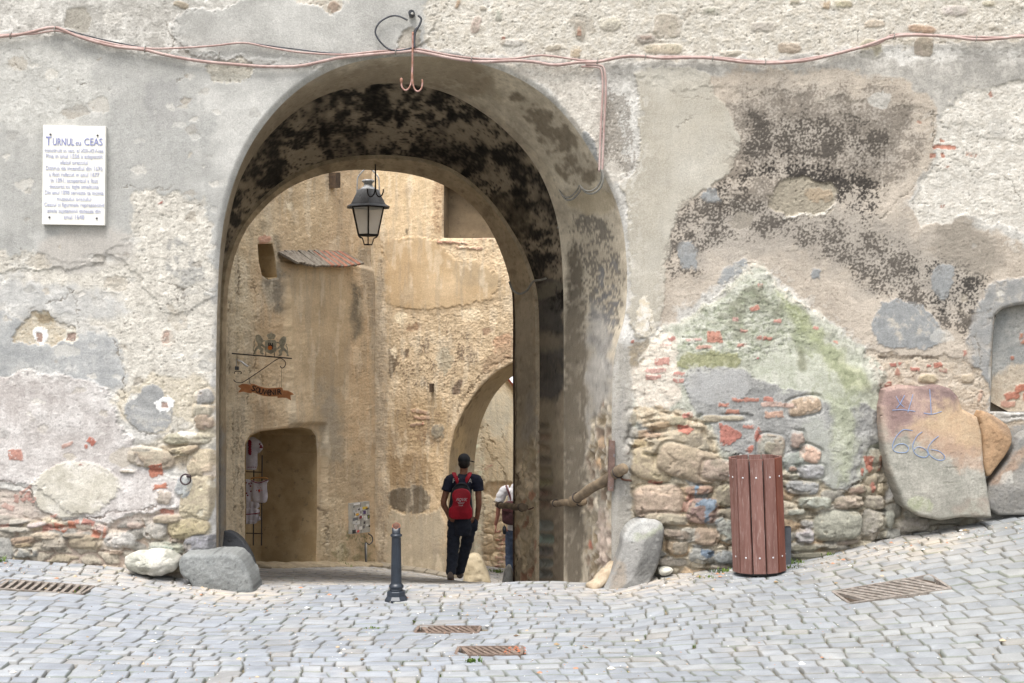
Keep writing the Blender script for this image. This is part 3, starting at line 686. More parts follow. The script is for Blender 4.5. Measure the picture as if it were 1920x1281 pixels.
    for t in [(1283, 776, 18, 10, -10, (212, 112, 92)), (1400, 760, 0, 0, 0, (0, 0, 0)), (1392, 747, 50, 7, 1, (214, 120, 92)), (1350, 758, 18, 7, 3, (196, 104, 78)), (1368, 770, 28, 8, 2, (190, 108, 78)), (1434, 747, 16, 8, 0, (214, 112, 88)), (1450, 757, 60, 8, 2, (216, 176, 158)), (1445, 775, 32, 12, 0, (206, 156, 126)), (1380, 796, 0, 0, 0, (0, 0, 0)), (1396, 798, 20, 6, 4, (206, 116, 96)), (1412, 578, 18, 8, -16, (214, 122, 96)), (1422, 536, 9, 7, 0, (208, 104, 92)), (1337, 632, 26, 20, 0, (214, 124, 92)), (1392, 620, 13, 5, 0, (214, 140, 122)), (1456, 602, 16, 7, 5, (210, 134, 116)), (1434, 634, 14, 8, 10, (205, 110, 86)), (1420, 632, 8, 6, 0, (206, 130, 112)), (1388, 648, 16, 6, 0, (208, 128, 108)), (1528, 614, 12, 6, 6, (210, 130, 112)), (1564, 640, 9, 6, 5, (214, 140, 116)), (1316, 651, 28, 6, 2, (214, 152, 128)), (1376, 598, 10, 6, 0, (206, 150, 140)), (1298, 637, 30, 5, -3, (212, 164, 156)), (1444, 712, 0, 0, 0, (0, 0, 0)), (1414, 671, 5, 4, 0, (196, 110, 110)),
              (1240, 678, 26, 14, -5, (214, 136, 120)), (1228, 694, 36, 8, 2, (216, 160, 148)), (1225, 706, 28, 8, 2, (212, 146, 132)), (1272, 700, 22, 8, 2, (210, 126, 112)), (1270, 712, 20, 7, 2, (212, 132, 118)), (1257, 636, 12, 8, -10, (206, 120, 108)), (1248, 647, 20, 6, -3, (214, 160, 148)), (1225, 901, 30, 7, -3, (190, 104, 80)), (1287, 930, 12, 14, 30, (202, 132, 104)), (1280, 945, 10, 20, 8, (205, 150, 124)), (1647, 868, 6, 30, 3, (170, 110, 74)), (1411, 813, 3, 6, 0, (208, 110, 88)), (1652, 838, 5, 5, 0, (210, 130, 106)), (1455, 738, 0, 0, 0, (0, 0, 0)), (1185, 640, 6, 8, 0, (200, 110, 90)), (1174, 760, 6, 14, 0, (205, 120, 100)), (1177, 850, 7, 24, 5, (205, 136, 126))]:
        if t[2] > 0: S.brect(*t)
    # blue paint on two stones
    S.patch([(1300, 934), (1312, 930), (1334, 932), (1336, 942), (1330, 950), (1322, 958), (1320, 974), (1314, 974), (1314, 944), (1298, 942)], (116, 138, 158), (136, 152, 168), 'C', warp=1, soft=1, smooth=0)
    S.patch([(1294, 908), (1303, 906), (1300, 922), (1296, 922)], (110, 138, 160), None, warp=1, soft=1, smooth=0)
    S.patch([(1310, 1024), (1330, 1022), (1333, 1038), (1320, 1040), (1310, 1034)], (96, 116, 138), (112, 130, 148), 'C', warp=1, soft=1.2)
    S.crack([(1340, 860), (1370, 862), (1380, 850)], 1.8, (110, 108, 104), .012); S.crack([(1362, 855), (1385, 850), (1400, 846)], 1.8, (110, 108, 104), .012)
    S.crack([(1575, 925), (1590, 905), (1612, 895)], 2.2, (110, 96, 80), .02)
    S.crack([(1652, 720), (1655, 800), (1650, 900)], 2.0, (120, 106, 90), .015)

def paint_wear(S):
    rs = random.Random(77)
    pal = [((238, 233, 222), (218, 210, 196)), ((170, 168, 162), (188, 184, 176)), ((206, 194, 174), (186, 172, 150)), ((226, 222, 214), (204, 200, 190)), ((156, 146, 130), (180, 168, 150))]
    but = smooth_poly(BUT, 1)
    for i in range(230):
        x = rs.uniform(-20, 1940); y = rs.uniform(-10, 960)
        if rs.random() < .45: x = rs.uniform(0, 420); y = rs.uniform(110, 900)
        if 60 < x < 230 and 215 < y < 440: continue
        if 1180 < x < 1390 and 120 < y < 600 and rs.random() < .8: continue
        r = rs.uniform(3, 11) if rs.random() < .8 else rs.uniform(11, 26)
        n = rs.randint(5, 8); a0 = rs.uniform(0, 6)
        pg = [(x+math.cos(a0+k*6.283/n)*r*rs.uniform(.5, 1.5)*1.2, y+math.sin(a0+k*6.283/n)*r*rs.uniform(.5, 1.4)*.9) for k in range(n)]
        a, b = rs.choice(pal)
        S.patch(pg, a, b, 'C', warp=2.9, soft=1.0, dh=-rs.uniform(.001, .0045), ragged=1.8, smooth=1, op=rs.uniform(.3, .75))
    for i in range(26):
        x = rs.uniform(0, 400) if i % 2 else rs.uniform(1180, 1920); y = rs.uniform(20, 700)
        if 60 < x < 230 and 200 < y < 440: continue
        a = rs.uniform(-1, 1)*(1.2 if rs.random() < .5 else .5); pts = [(x, y)]
        for k in range(rs.randint(3, 7)):
            a += rs.uniform(-.7, .7); x += math.cos(a)*rs.uniform(10, 26); y += math.sin(a)*rs.uniform(10, 26)+3; pts.append((x, y))
        S.crack(pts, rs.uniform(.8, 1.3), (140, 130, 114), .006, jag=3)

def paint_foot(S):
    S.patch([(1140, 640), (1182, 640), (1186, 760), (1182, 900), (1186, 1000), (1160, 1130), (1130, 1130)], (186, 180, 168), (164, 158, 146), 'M', warp=4, soft=4, dh=0, rough=.7)
    S.patch([(1150, 820), (1170, 700), (1176, 760), (1172, 900), (1150, 960)], (170, 166, 160), (150, 146, 138), 'C', warp=7, soft=6, op=.7)
    S.rubble([(1640, 930), (1760, 940), (1862, 975), (1862, 1015), (1640, 1040)], 40, 22, [(168, 160, 138), (150, 146, 132), (176, 164, 140)], (172, 160, 138), .03, (150, 138, 114), seed=14)
    for t in [(1712, 985, 64, 28, -6, (170, 160, 136), .05), (1664, 975, 22, 40, 10, (160, 162, 148), .05), (1770, 978, 60, 14, -4, (160, 156, 138), .04), (1675, 1002, 30, 22, 0, (158, 158, 146), .04)]:
        S.stone(*t[:6], dome=t[6])

def build_front():
    res = 0.008
    X, Z = wall_grid(-5.0, 5.0, -0.32, 5.36, res)
    ny, nx = X.shape
    x = X.ravel().copy(); z = Z.ravel().copy()
    hole = np.vstack([F0XZ])
    sd = np.full(x.shape, -1.0); qx = x.copy(); qz = z.copy()
    m = np.nonzero((x > hole[:, 0].min()-.2) & (x < hole[:, 0].max()+.2) & (z < hole[:, 1].max()+.2))[0]
    a, b_, c_ = poly_sd(x[m], z[m], hole[::3], True)
    sd[m] = a; qx[m] = b_; qz[m] = c_
    sn = np.abs(sd) < res*.75
    x[sn] = qx[sn]; z[sn] = qz[sn]
    # niche at the right edge
    nh = [((px-960)/FPX*12, EYE-(py-640.5)/FPX*12) for px, py in NICHE]
    m2 = np.nonzero((x > 4.2) & (z > 1.2) & (z < 2.8))[0]
    a, b_, c_ = poly_sd(x[m2], z[m2], nh, True)
    sn2 = m2[np.abs(a) < res*.75]; x[sn2] = b_[np.abs(a) < res*.75]; z[sn2] = c_[np.abs(a) < res*.75]
    sdn = np.full(x.shape, -1.0); sdn[m2] = a
    Pw = np.stack([x, np.full_like(x, 12.0), z], 1)
    Nd = np.tile(np.array([[0, -1.0, 0]]), (len(x), 1))
    S = Surf(Pw, Nd, k=0.80, seed=11, ds=.30)
    paint_front(S); paint_wear(S); paint_buttress(S); paint_foot(S)
    S.finish()
    # wall foot is thicker and battered a little
    S.h += 0.05*sstep(820, 1060, S.V)*(S.U < 420)
    edge = np.clip(-sd/0.05, 0, 1)
    S.h = S.h*(edge)+(-0.035*(1-edge)**2)
    en = np.clip(-sdn/0.03, 0, 1)
    S.h = S.h*en-0.02*(1-en)**2
    W = S.P+S.Nd*S.h[:, None]
    q = S.grid_faces(ny, nx)
    fs = sd[q].mean(1); fn = sdn[q].mean(1)
    butd = poly_sd(S.U[q[:, 0]], S.V[q[:, 0]], smooth_poly(BUT, 1))
    keep = (fs < 0) & (fn < 0)
    qa = q[keep & (butd <= 0)]; qb = q[keep & (butd > 0)]
    o = link_mesh('front_wall', mesh_np('front_wall', W, qa, S.col), M_PAINT); to_parent(o, gate)
    o = link_mesh('buttress', mesh_np('buttress', W, qb, S.col), M_PAINT); to_parent(o, gate)
    tag(o, 'bulging green mossy buttress stump with a pointed gable top')
    # continuation of the same wall beyond what the photograph shows, coarser
    for (a0, a1, b0, b1) in [(-11, -5.0, -0.4, 5.5), (5.0, 11, -0.4, 5.5), (-5.0, 5.0, 5.36, 5.5)]:
        X, Z = wall_grid(a0, a1, b0, b1, 0.05)
        X = np.clip(X, a0, a1); Z = np.clip(Z, b0, b1)
        Pw = np.stack([X.ravel(), np.full(X.size, 12.0), Z.ravel()], 1)
        S = Surf(Pw, np.tile(np.array([[0, -1.0, 0]]), (X.size, 1)), k=.8, seed=11, ds=.30)
        paint_front(S); S.finish()
        W = S.P+S.Nd*S.h[:, None]
        o = link_mesh('outer_wall', mesh_np('outer_wall', W, S.grid_faces(*X.shape), S.col), M_PAINT); to_parent(o, gate)

NICHE = [(1858, 772), (1860, 700), (1862, 640), (1866, 592), (1880, 580), (1905, 573), (1930, 570), (1960, 576), (1985, 590), (1990, 640), (1990, 772)]

def painted_loft(name, G, N, paint, seed, k, amp=.004, lowamp=.012, flip=1, fade=None, mat=None, scale=1.0, stretch=1.0, root=None, fine=.12):
    m, n, _ = G.shape
    S = Surf(G.reshape(-1, 3), N.reshape(-1, 3)*flip, k=k, seed=seed, scale=scale, stretch=stretch)
    S.ring = np.repeat(np.linspace(0, 1, m), n)
    S.arc = np.tile(np.linspace(0, 1, n), m)
    paint(S); S.finish(amp=amp, lowamp=lowamp, fine=fine)
    if fade is not None:
        S.h *= np.clip(S.ring/fade, 0, 1)*np.clip((1-S.ring)/fade, 0, 1)
    W = S.P+S.Nd*S.h[:, None]
    o = link_mesh(name, mesh_np(name, W, S.grid_faces(m, n), S.col), mat or M_PAINT)
    if root is not None: to_parent(o, root)
    return o

def paint_ring(S):
    S.col[:] = S.tone((160, 148, 128), (184, 172, 150), 'M')
    S.patch([(400, 500), (404, 200), (800, 90), (900, 110), (960, 200), (800, 160), (500, 240), (420, 480)], (160, 146, 122), (140, 126, 104), 'A', soft=12)
    S.soot([(940, 160), (1010, 170), (1100, 260), (1140, 340), (1060, 370), (1000, 270)], (100, 88, 70), cover=.60, soft=20, mode='B', op=.85)
    S.soot([(1060, 395), (1160, 400), (1180, 560), (1160, 640), (1100, 620), (1085, 470)], (92, 86, 78), cover=.62, soft=16, mode='CD', op=.85)
    S.soot([(1100, 480), (1178, 470), (1150, 760), (1100, 780)], (104, 104, 106), cover=.5, soft=20, mode='B', op=.7)
    S.patch([(1052, 362), (1135, 350), (1165, 392), (1080, 410)], (172, 158, 132), (156, 142, 116), 'B', warp=3, soft=3, dh=.01, rough=.3)
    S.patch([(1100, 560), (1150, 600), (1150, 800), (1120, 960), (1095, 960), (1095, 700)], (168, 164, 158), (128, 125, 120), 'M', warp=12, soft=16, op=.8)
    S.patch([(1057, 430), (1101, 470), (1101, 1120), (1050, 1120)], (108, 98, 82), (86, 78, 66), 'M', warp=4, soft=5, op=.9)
    S.rubble([(1098, 840), (1122, 760), (1150, 740), (1150, 1120), (1098, 1120)], 15, 20, [(160, 148, 126), (146, 130, 104), (174, 164, 146), (138, 120, 102)], (176, 166, 150), .035, (150, 138, 120), seed=5, soft=4)
    S.patch([(1118, 960), (1142, 940), (1146, 1060), (1120, 1060)], (178, 156, 142), (168, 152, 138), 'C', warp=4, soft=5, op=.8)
    for t in [(1105, 1020, 9, 14, 0, (190, 92, 66)), (1128, 830, 10, 20, 0, (178, 150, 110)), (1122, 870, 10, 18, 0, (196, 160, 110))]:
        S.brect(*t)
    S.crack([(1060, 210), (1082, 230), (1110, 262)], 1.5, (90, 76, 60), .008)

def paint_vault(S):
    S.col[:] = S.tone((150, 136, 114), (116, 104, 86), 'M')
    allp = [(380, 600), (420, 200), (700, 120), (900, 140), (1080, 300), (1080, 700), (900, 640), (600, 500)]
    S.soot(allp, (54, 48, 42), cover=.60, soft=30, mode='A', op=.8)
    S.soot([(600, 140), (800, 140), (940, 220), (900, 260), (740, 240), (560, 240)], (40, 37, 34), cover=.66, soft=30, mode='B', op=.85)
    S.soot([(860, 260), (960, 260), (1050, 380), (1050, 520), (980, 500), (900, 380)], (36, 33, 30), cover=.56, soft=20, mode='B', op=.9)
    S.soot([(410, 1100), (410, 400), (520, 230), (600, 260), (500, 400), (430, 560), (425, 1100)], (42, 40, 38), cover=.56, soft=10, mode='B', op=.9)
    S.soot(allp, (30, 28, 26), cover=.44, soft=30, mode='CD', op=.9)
    S.patch([(852, 322), (868, 318), (876, 310), (884, 316), (880, 328), (870, 334), (858, 332)], (18, 16, 15), None, warp=4, soft=1)
    S.patch([(915, 360), (1000, 380), (985, 470), (930, 420)], (118, 106, 84), (86, 76, 60), 'B', warp=10, soft=10, op=.6)
    # side wall bands low on the right
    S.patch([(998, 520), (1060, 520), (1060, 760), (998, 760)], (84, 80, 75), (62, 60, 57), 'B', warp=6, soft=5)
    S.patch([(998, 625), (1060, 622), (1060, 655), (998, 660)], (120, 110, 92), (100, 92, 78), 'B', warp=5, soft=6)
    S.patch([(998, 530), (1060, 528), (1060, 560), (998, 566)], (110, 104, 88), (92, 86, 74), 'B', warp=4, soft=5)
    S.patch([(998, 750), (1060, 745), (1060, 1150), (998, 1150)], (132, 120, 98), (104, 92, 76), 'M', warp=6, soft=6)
    for i, y in enumerate(range(800, 960, 21)):
        S.stone(1018+(i % 2)*3, y, 34, 15, 0, (132, 112, 84) if i % 3 else (100, 88, 70), dome=.03, gap=.02)
    for y, c in ((986, (120, 128, 122)), (1010, (116, 126, 120)), (1034, (104, 104, 96)), (1058, (112, 114, 108)), (1076, (98, 96, 90))):
        S.stone(1020, y, 36, 20, 0, c, dome=.04, gap=.03)
    # left dark strip
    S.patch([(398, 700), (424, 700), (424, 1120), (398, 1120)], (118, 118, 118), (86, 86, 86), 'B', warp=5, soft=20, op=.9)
    # deep flaked holes
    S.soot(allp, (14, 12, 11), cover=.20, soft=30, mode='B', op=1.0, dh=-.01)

def paint_rear(S):
    S.col[:] = S.tone((150, 132, 104), (172, 154, 124), 'M')
    S.soot([(400, 600), (440, 380), (600, 290), (800, 290), (960, 420), (1000, 560), (960, 560), (900, 420), (760, 340), (600, 340), (460, 440)], (104, 90, 70), cover=.40, soft=8, mode='B', op=.7)
    S.patch([(960, 540), (1006, 540), (1006, 860), (960, 860)], (164, 150, 126), (138, 126, 106), 'A', warp=6, soft=8)
    S.patch([(980, 740), (1008, 730), (1008, 900), (985, 880)], (150, 144, 134), (134, 128, 118), 'A', warp=6, soft=8, op=.6)
    S.rubble([(962, 870), (985, 840), (1006, 800), (1006, 1120), (960, 1120)], 11, 26, [(176, 158, 124), (150, 134, 108), (188, 170, 140), (160, 120, 92)], (182, 166, 136), .04, (150, 132, 104), seed=6, soft=4)
    S.patch([(400, 800), (424, 800), (424, 1120), (400, 1120)], (150, 146, 138), (120, 116, 110), 'B', soft=10)
    S.crack([(966, 560), (968, 800), (967, 1080)], 1.4, (70, 58, 46), .01, jag=1)

def build_passage():
    r0 = outline(F0, 12.03); r1 = outline(F1, 13.0); r1b = outline(F1B, 13.5)
    r1c = outline(F1B, 13.52, off=.07); r2c = outline(F2, 16.0, off=.05)
    r2 = outline(F2, 16.0); r3 = outline(F3, 17.0)
    # blend so that the edge is rounded
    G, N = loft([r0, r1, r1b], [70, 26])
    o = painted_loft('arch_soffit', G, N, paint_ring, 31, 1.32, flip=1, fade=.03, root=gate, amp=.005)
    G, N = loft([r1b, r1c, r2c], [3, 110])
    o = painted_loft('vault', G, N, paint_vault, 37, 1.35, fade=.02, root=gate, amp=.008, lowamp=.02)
    G, N = loft([r2c, r2, r3], [4, 60])
    o = painted_loft('rear_arch', G, N, paint_rear, 41, 1.35, fade=.03, root=gate, amp=.006)
    # rear face of the tower and its closed sides and unseen top, kept low to let light into the courtyard
    n = len(r3)
    zt = 4.62
    ang = []
    big = []
    cx, cz = r3[:, 0].mean(), 2.0
    for p in r3:
        dx, dz = p[0]-cx, p[2]-cz
        if p[2] <= 2.0:
            q = (-11.0 if dx < 0 else 11.0, p[2])
        else:
            # to the rectangle x +-11, z 7
            tx = (11.0-cx)/dx if dx > 1e-6 else ((-11.0-cx)/dx if dx < -1e-6 else 1e9)
            tz = (zt-cz)/dz if dz > 1e-6 else 1e9
            t = min(tx, tz)
            q = (cx+dx*t, cz+dz*t)
        big.append((q[0], 17.0, q[1]))
    big = np.array(big)
    r3b = r3.copy(); r3b[:, 1] = 17.0
    G = np.stack([r3b*(1-t)+big*t for t in np.linspace(0, 1, 6)])
    m = 6
    i = np.arange(m*n).reshape(m, n)
    q = np.stack([i[:-1, :-1], i[:-1, 1:], i[1:, 1:], i[1:, :-1]], -1).reshape(-1, 4)
    o = link_mesh('rear_wall', mesh_np('rear_wall', G.reshape(-1, 3), q), M_STONEGEN); to_parent(o, gate)
    v = np.array([(-11, 12.0, 5.5), (11, 12.0, 5.5), (11, 17, 4.62), (-11, 17, 4.62), (-11, 12.0, -3), (-11, 17, -3), (11, 12.0, -3), (11, 17, -3)], dtype=float)
    q = np.array([(0, 1, 2, 3), (0, 3, 5, 4), (1, 6, 7, 2)])
    o = link_mesh('tower_top', mesh_np('tower_top', v, q, smooth=False), M_STONEGEN); to_parent(o, gate)

def recess(name, out3, dirv, depth, mat, root, cap=True, jit=0.0):
    """a pocket in a wall: sides swept from a closed outline plus its back"""
    out3 = np.asarray(out3, dtype=float); n = len(out3); d = np.asarray(dirv, dtype=float)
    rows = 8
    G = np.stack([out3+d*depth*t for t in np.linspace(-0.02, 1, rows)])
    i = np.arange(rows*n).reshape(rows, n)
    q = np.stack([i[:-1, :], i[:-1, np.r_[1:n, 0]], i[1:, np.r_[1:n, 0]], i[1:, :]], -1).reshape(-1, 4)
    bm = bmesh.new()
    vs = [bm.verts.new(p) for p in G.reshape(-1, 3)]
    for f in q: bm.faces.new([vs[k] for k in f])
    if cap: bm.faces.new([vs[k] for k in i[-1]])
    bmesh.ops.recalc_face_normals(bm, faces=bm.faces)
    me = bpy.data.meshes.new(name); bm.to_mesh(me); bm.free()
    o = link_mesh(name, me, mat)
    if root is not None: to_parent(o, root)
    return o

build_front()
build_passage()
def build_niche():
    pts = smooth_poly(NICHE, 1)
    o3 = [(((px-960)/FPX*12), 12.01, EYE-(py-640.5)/FPX*12) for px, py in pts]
    M = mat_mix('niche_plaster', (150, 152, 150), (176, 168, 154), 3, c3=(200, 190, 172))
    recess('niche', o3, (0, 1, 0), 0.10, M, gate, cap=False)
    X, Z = wall_grid(4.35, 5.1, 1.3, 2.55, .01)
    Pw = np.stack([X.ravel(), np.full(X.size, 12.10), Z.ravel()], 1)
    S = Surf(Pw, np.tile(np.array([[0, -1.0, 0]]), (X.size, 1)), k=.8, seed=17)
    S.col[:] = S.tone((150, 152, 150), (168, 166, 160), 'M')
    S.patch([(1850, 720), (1880, 690), (1940, 670), (1990, 660), (1990, 790), (1850, 790)], (205, 190, 168), (184, 166, 142), 'C', warp=6, soft=4)
    for t in [(1896, 742, 26, 14, -10, (202, 110, 80)), (1915, 728, 24, 14, 0, (206, 108, 76)), (1930, 744, 28, 14, 0, (202, 100, 70)), (1918, 634, 12, 22, 0, (196, 116, 84)), (1898, 672, 7, 6, 0, (206, 112, 82)), (1890, 758, 26, 10, 0, (210, 150, 126))]:
        S.brect(*t, dh=.01)
    S.finish()
    o = link_mesh('niche_back', mesh_np('niche_back', S.P+S.Nd*S.h[:, None], S.grid_faces(*X.shape), S.col), M_PAINT); to_parent(o, gate)
build_niche()
# ------------------------------------------------------------------ pavement of stone setts
def base_ground():
    def sheet(xs, ys):
        X, Y = np.meshgrid(xs, ys)
        Z = zg(X, Y)-0.028
        ny, nx = X.shape
        i = np.arange(ny*nx).reshape(ny, nx)
        q = np.stack([i[:-1, :-1], i[:-1, 1:], i[1:, 1:], i[1:, :-1]], -1).reshape(-1, 4)
        return np.stack([X.ravel(), Y.ravel(), Z.ravel()], 1), q
    xs = np.unique(np.concatenate([np.linspace(-60, -8, 20), np.arange(-8, 8.01, 0.08), np.linspace(8, 60, 20)]))
    ys = np.unique(np.concatenate([np.linspace(-60, 4, 20), np.arange(4, 24, 0.08), np.linspace(24, 80, 20)]))
    v, q = sheet(xs, ys)
    M, nt, b = mat_new('joint_earth')
    tc = nt.nodes.new('ShaderNodeTexCoord')
    n1 = noise_node(nt, 2.3, 5, .6, tc.outputs['Object']); n2 = noise_node(nt, 30, 4, .7, tc.outputs['Object'])
    cr = nt.nodes.new('ShaderNodeValToRGB')
    e = cr.color_ramp.elements
    e[0].position = .40; e[0].color = lin((136, 128, 112), .6); e[1].position = .62; e[1].color = lin((176, 160, 136), .6)
    x = e.new(.52); x.color = lin((122, 116, 94), .58)
    nt.links.new(n2.outputs['Fac'], cr.inputs['Fac'])
    cm = nt.nodes.new('ShaderNodeValToRGB'); cm.color_ramp.elements[0].position = .54; cm.color_ramp.elements[1].position = .60
    nt.links.new(n1.outputs['Fac'], cm.inputs['Fac'])
    mx = nt.nodes.new('ShaderNodeMixRGB'); mx.inputs['Color2'].default_value = lin((132, 142, 72), .6)
    nt.links.new(cm.outputs[0], mx.inputs['Fac']); nt.links.new(cr.outputs[0], mx.inputs['Color1'])
    nt.links.new(mx.outputs[0], b.inputs['Base Color']); b.inputs['Roughness'].default_value = 1
    o = link_mesh('ground', mesh_np('ground', v, q), M)
    tag(o, kind='structure')
base_ground()

GRATES = [(-3.93, 10.94, 0.76, 0.34, 0), (-0.482, 9.84, .47, .27, -3), (-0.155, 9.04, .45, .27, -3), (2.99, 10.32, .80, .44, 3)]   # x, y, width, depth, rot
def in_grate(x, y, pad=.02):
    for gx, gy, w, d, r in GRATES:
        a = math.radians(r)
        dx = x-gx; dy = y-gy
        X = dx*math.cos(a)+dy*math.sin(a); Y = -dx*math.sin(a)+dy*math.cos(a)
        if abs(X) < w/2+pad and abs(Y) < d/2+pad: return True
    return False

def push_out(cx, cy):
    cx = cx.copy(); cy = cy.copy()
    for gx, gy, w, d, r in GRATES:
        a = math.radians(r); ca, sa = math.cos(a), math.sin(a)
        for i in range(4):
            dx = cx[i]-gx; dy = cy[i]-gy
            X = dx*ca+dy*sa; Y = -dx*sa+dy*ca
            W, Dd = w/2+.014, d/2+.014
            if abs(X) < W and abs(Y) < Dd:
                if (W-abs(X)) < (Dd-abs(Y)): X = math.copysign(W, X)
                else: Y = math.copysign(Dd, Y)
                cx[i] = gx+X*ca-Y*sa; cy[i] = gy+X*sa+Y*ca
    return cx, cy

def setts():
    rs = np.random.RandomState(5)
    V = []; Q = []; C = []
    nb = 7
    tt = np.array([0, .014, .09, .5, .91, .986, 1.0])
    fx, fy = np.meshgrid(tt, tt)
    fx = fx.ravel(); fy = fy.ravel()
    ed = np.minimum(np.minimum(fx, 1-fx), np.minimum(fy, 1-fy))
    i = np.arange(nb*nb).reshape(nb, nb)
    q0 = np.stack([i[:-1, :-1], i[:-1, 1:], i[1:, 1:], i[1:, :-1]], -1).reshape(-1, 4)
    def warp(s, t):
        """course coordinates to plan"""
        wob = 0.07*perlin(s*0.45+3, t*0.35, 71)+0.025*perlin(s*1.6, t*1.1, 72)
        wx = 0.16*perlin(s*0.25, t*0.5, 73)+0.03*perlin(s*2.0, t*1.7, 74)
        return s+wx, t+wob+0.02*s
    def field(y0, y1, xa, xb):
        y = y0
        row = 0
        while y < y1:
            dh = rs.uniform(.135, .180)
            x = xa(y)-rs.uniform(0, .2)
            while x < xb(y):
                w = rs.uniform(.13, .20) if rs.rand() > .15 else rs.uniform(.20, .27)
                g = rs.uniform(.002, .0055)
                jx = rs.uniform(-.010, .010, 4); jy = rs.uniform(-.010, .010, 4)
                c = np.array([(x+g, y+g), (x+w-g, y+g), (x+w-g, y+dh-g), (x+g, y+dh-g)])
                c[:, 0] += jx; c[:, 1] += jy
                cx, cy = warp(c[:, 0], c[:, 1])
                mx, my = cx.mean(), cy.mean()
                inn = [in_grate(cx[i_], cy[i_], .012) for i_ in range(4)]
                if any(inn): cx, cy = push_out(cx, cy)
                ar = .5*abs(sum(cx[i_]*cy[(i_+1) % 4]-cx[(i_+1) % 4]*cy[i_] for i_ in range(4)))
                if not all(inn) and ar > .008 and not in_grate(cx.mean(), cy.mean(), 0):
                    px = (cx[0]*(1-fx)+cx[1]*fx)*(1-fy)+(cx[3]*(1-fx)+cx[2]*fx)*fy
                    py = (cy[0]*(1-fx)+cy[1]*fx)*(1-fy)+(cy[3]*(1-fx)+cy[2]*fx)*fy
                    # ragged outline
                    k = (ed < 0.05)
                    px = px+0.011*perlin(px*11, py*13, 81)*k; py = py+0.011*perlin(px*11+9, py*13, 82)*k
                    hgt = rs.normal(0, .0026)
                    tx, ty = rs.normal(0, .014, 2)
                    z = zg(px, py)+hgt+tx*(px-mx)+ty*(py-my)
                    dome = -0.034*(ed < .01)-0.0030*((ed > .01) & (ed < .05))-0.0006*((ed > .05) & (ed < .2))
                    z = z+dome+0.0022*perlin(px*22, py*22, 83)+.0016*perlin(px*48, py*48, 84)
                    V.append(np.stack([px, py, z], 1))
                    Q.append(q0+len(C)*nb*nb)
                    # colour: blue grey basalt and granite, some paler or warmer
                    t = rs.rand()
                    right = np.clip((mx+1)/5, 0, 1)
                    b = np.array([184, 190, 199]) if t < .7 else (np.array([192, 196, 201]) if t < .95 else np.array([190, 190, 190]))
                    b = b*(1-right*.05)+np.array([2, 0, -6])*right
                    b = b*rs.uniform(.94, 1.02)
                    cc = srgb(np.clip(b, 0, 255))*.56
                    nz = fbm(px*9, py*9, 3, 91)
                    dust = np.clip(fbm(px*1.3, py*1.3, 3, 93)*1.2-.2, 0, .6)
                    # sandy dust washed along the foot of the wall
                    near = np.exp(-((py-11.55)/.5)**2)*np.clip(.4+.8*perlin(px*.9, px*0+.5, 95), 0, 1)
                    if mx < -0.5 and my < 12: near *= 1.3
                    near = near+.75*sstep(11.9, 12.5, py)  # setts past the sill painted paler to stand in for light there
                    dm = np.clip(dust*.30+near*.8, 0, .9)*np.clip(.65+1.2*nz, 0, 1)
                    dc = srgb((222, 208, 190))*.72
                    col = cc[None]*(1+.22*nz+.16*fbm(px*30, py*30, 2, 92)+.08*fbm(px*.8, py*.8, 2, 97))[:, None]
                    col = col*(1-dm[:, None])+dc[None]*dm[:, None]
                    # moss and dirt caught at the edges
                    eg = (ed < .05)[:, None]*.35
                    col = col*(1-eg)+srgb((150, 140, 112) if rs.rand() > .3 else (140, 146, 96))[None]*.5*eg
                    C.append(col)
                x += w
            y += dh
            row += 1
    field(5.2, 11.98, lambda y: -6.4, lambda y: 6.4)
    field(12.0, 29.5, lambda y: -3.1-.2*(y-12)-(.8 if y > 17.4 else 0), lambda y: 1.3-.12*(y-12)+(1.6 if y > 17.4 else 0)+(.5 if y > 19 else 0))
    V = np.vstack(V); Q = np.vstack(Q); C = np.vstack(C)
    Mt = mat_painted('sett_stone', bump=.35, rough=.82, var=.12)
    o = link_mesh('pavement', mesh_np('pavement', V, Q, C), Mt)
    tag(o, kind='structure')
setts()

# ------------------------------------------------------------------ courtyard houses beyond the passage
WARM = 1.12
def ray_plane(px, py, O, n):
    d = np.array([(px-960)/FPX, 1.0, -(py-640.5)/FPX])
    o = np.array([0, 0, EYE])
    t = np.dot(np.asarray(O)-o, n)/np.dot(d, n)
    return o+d*t

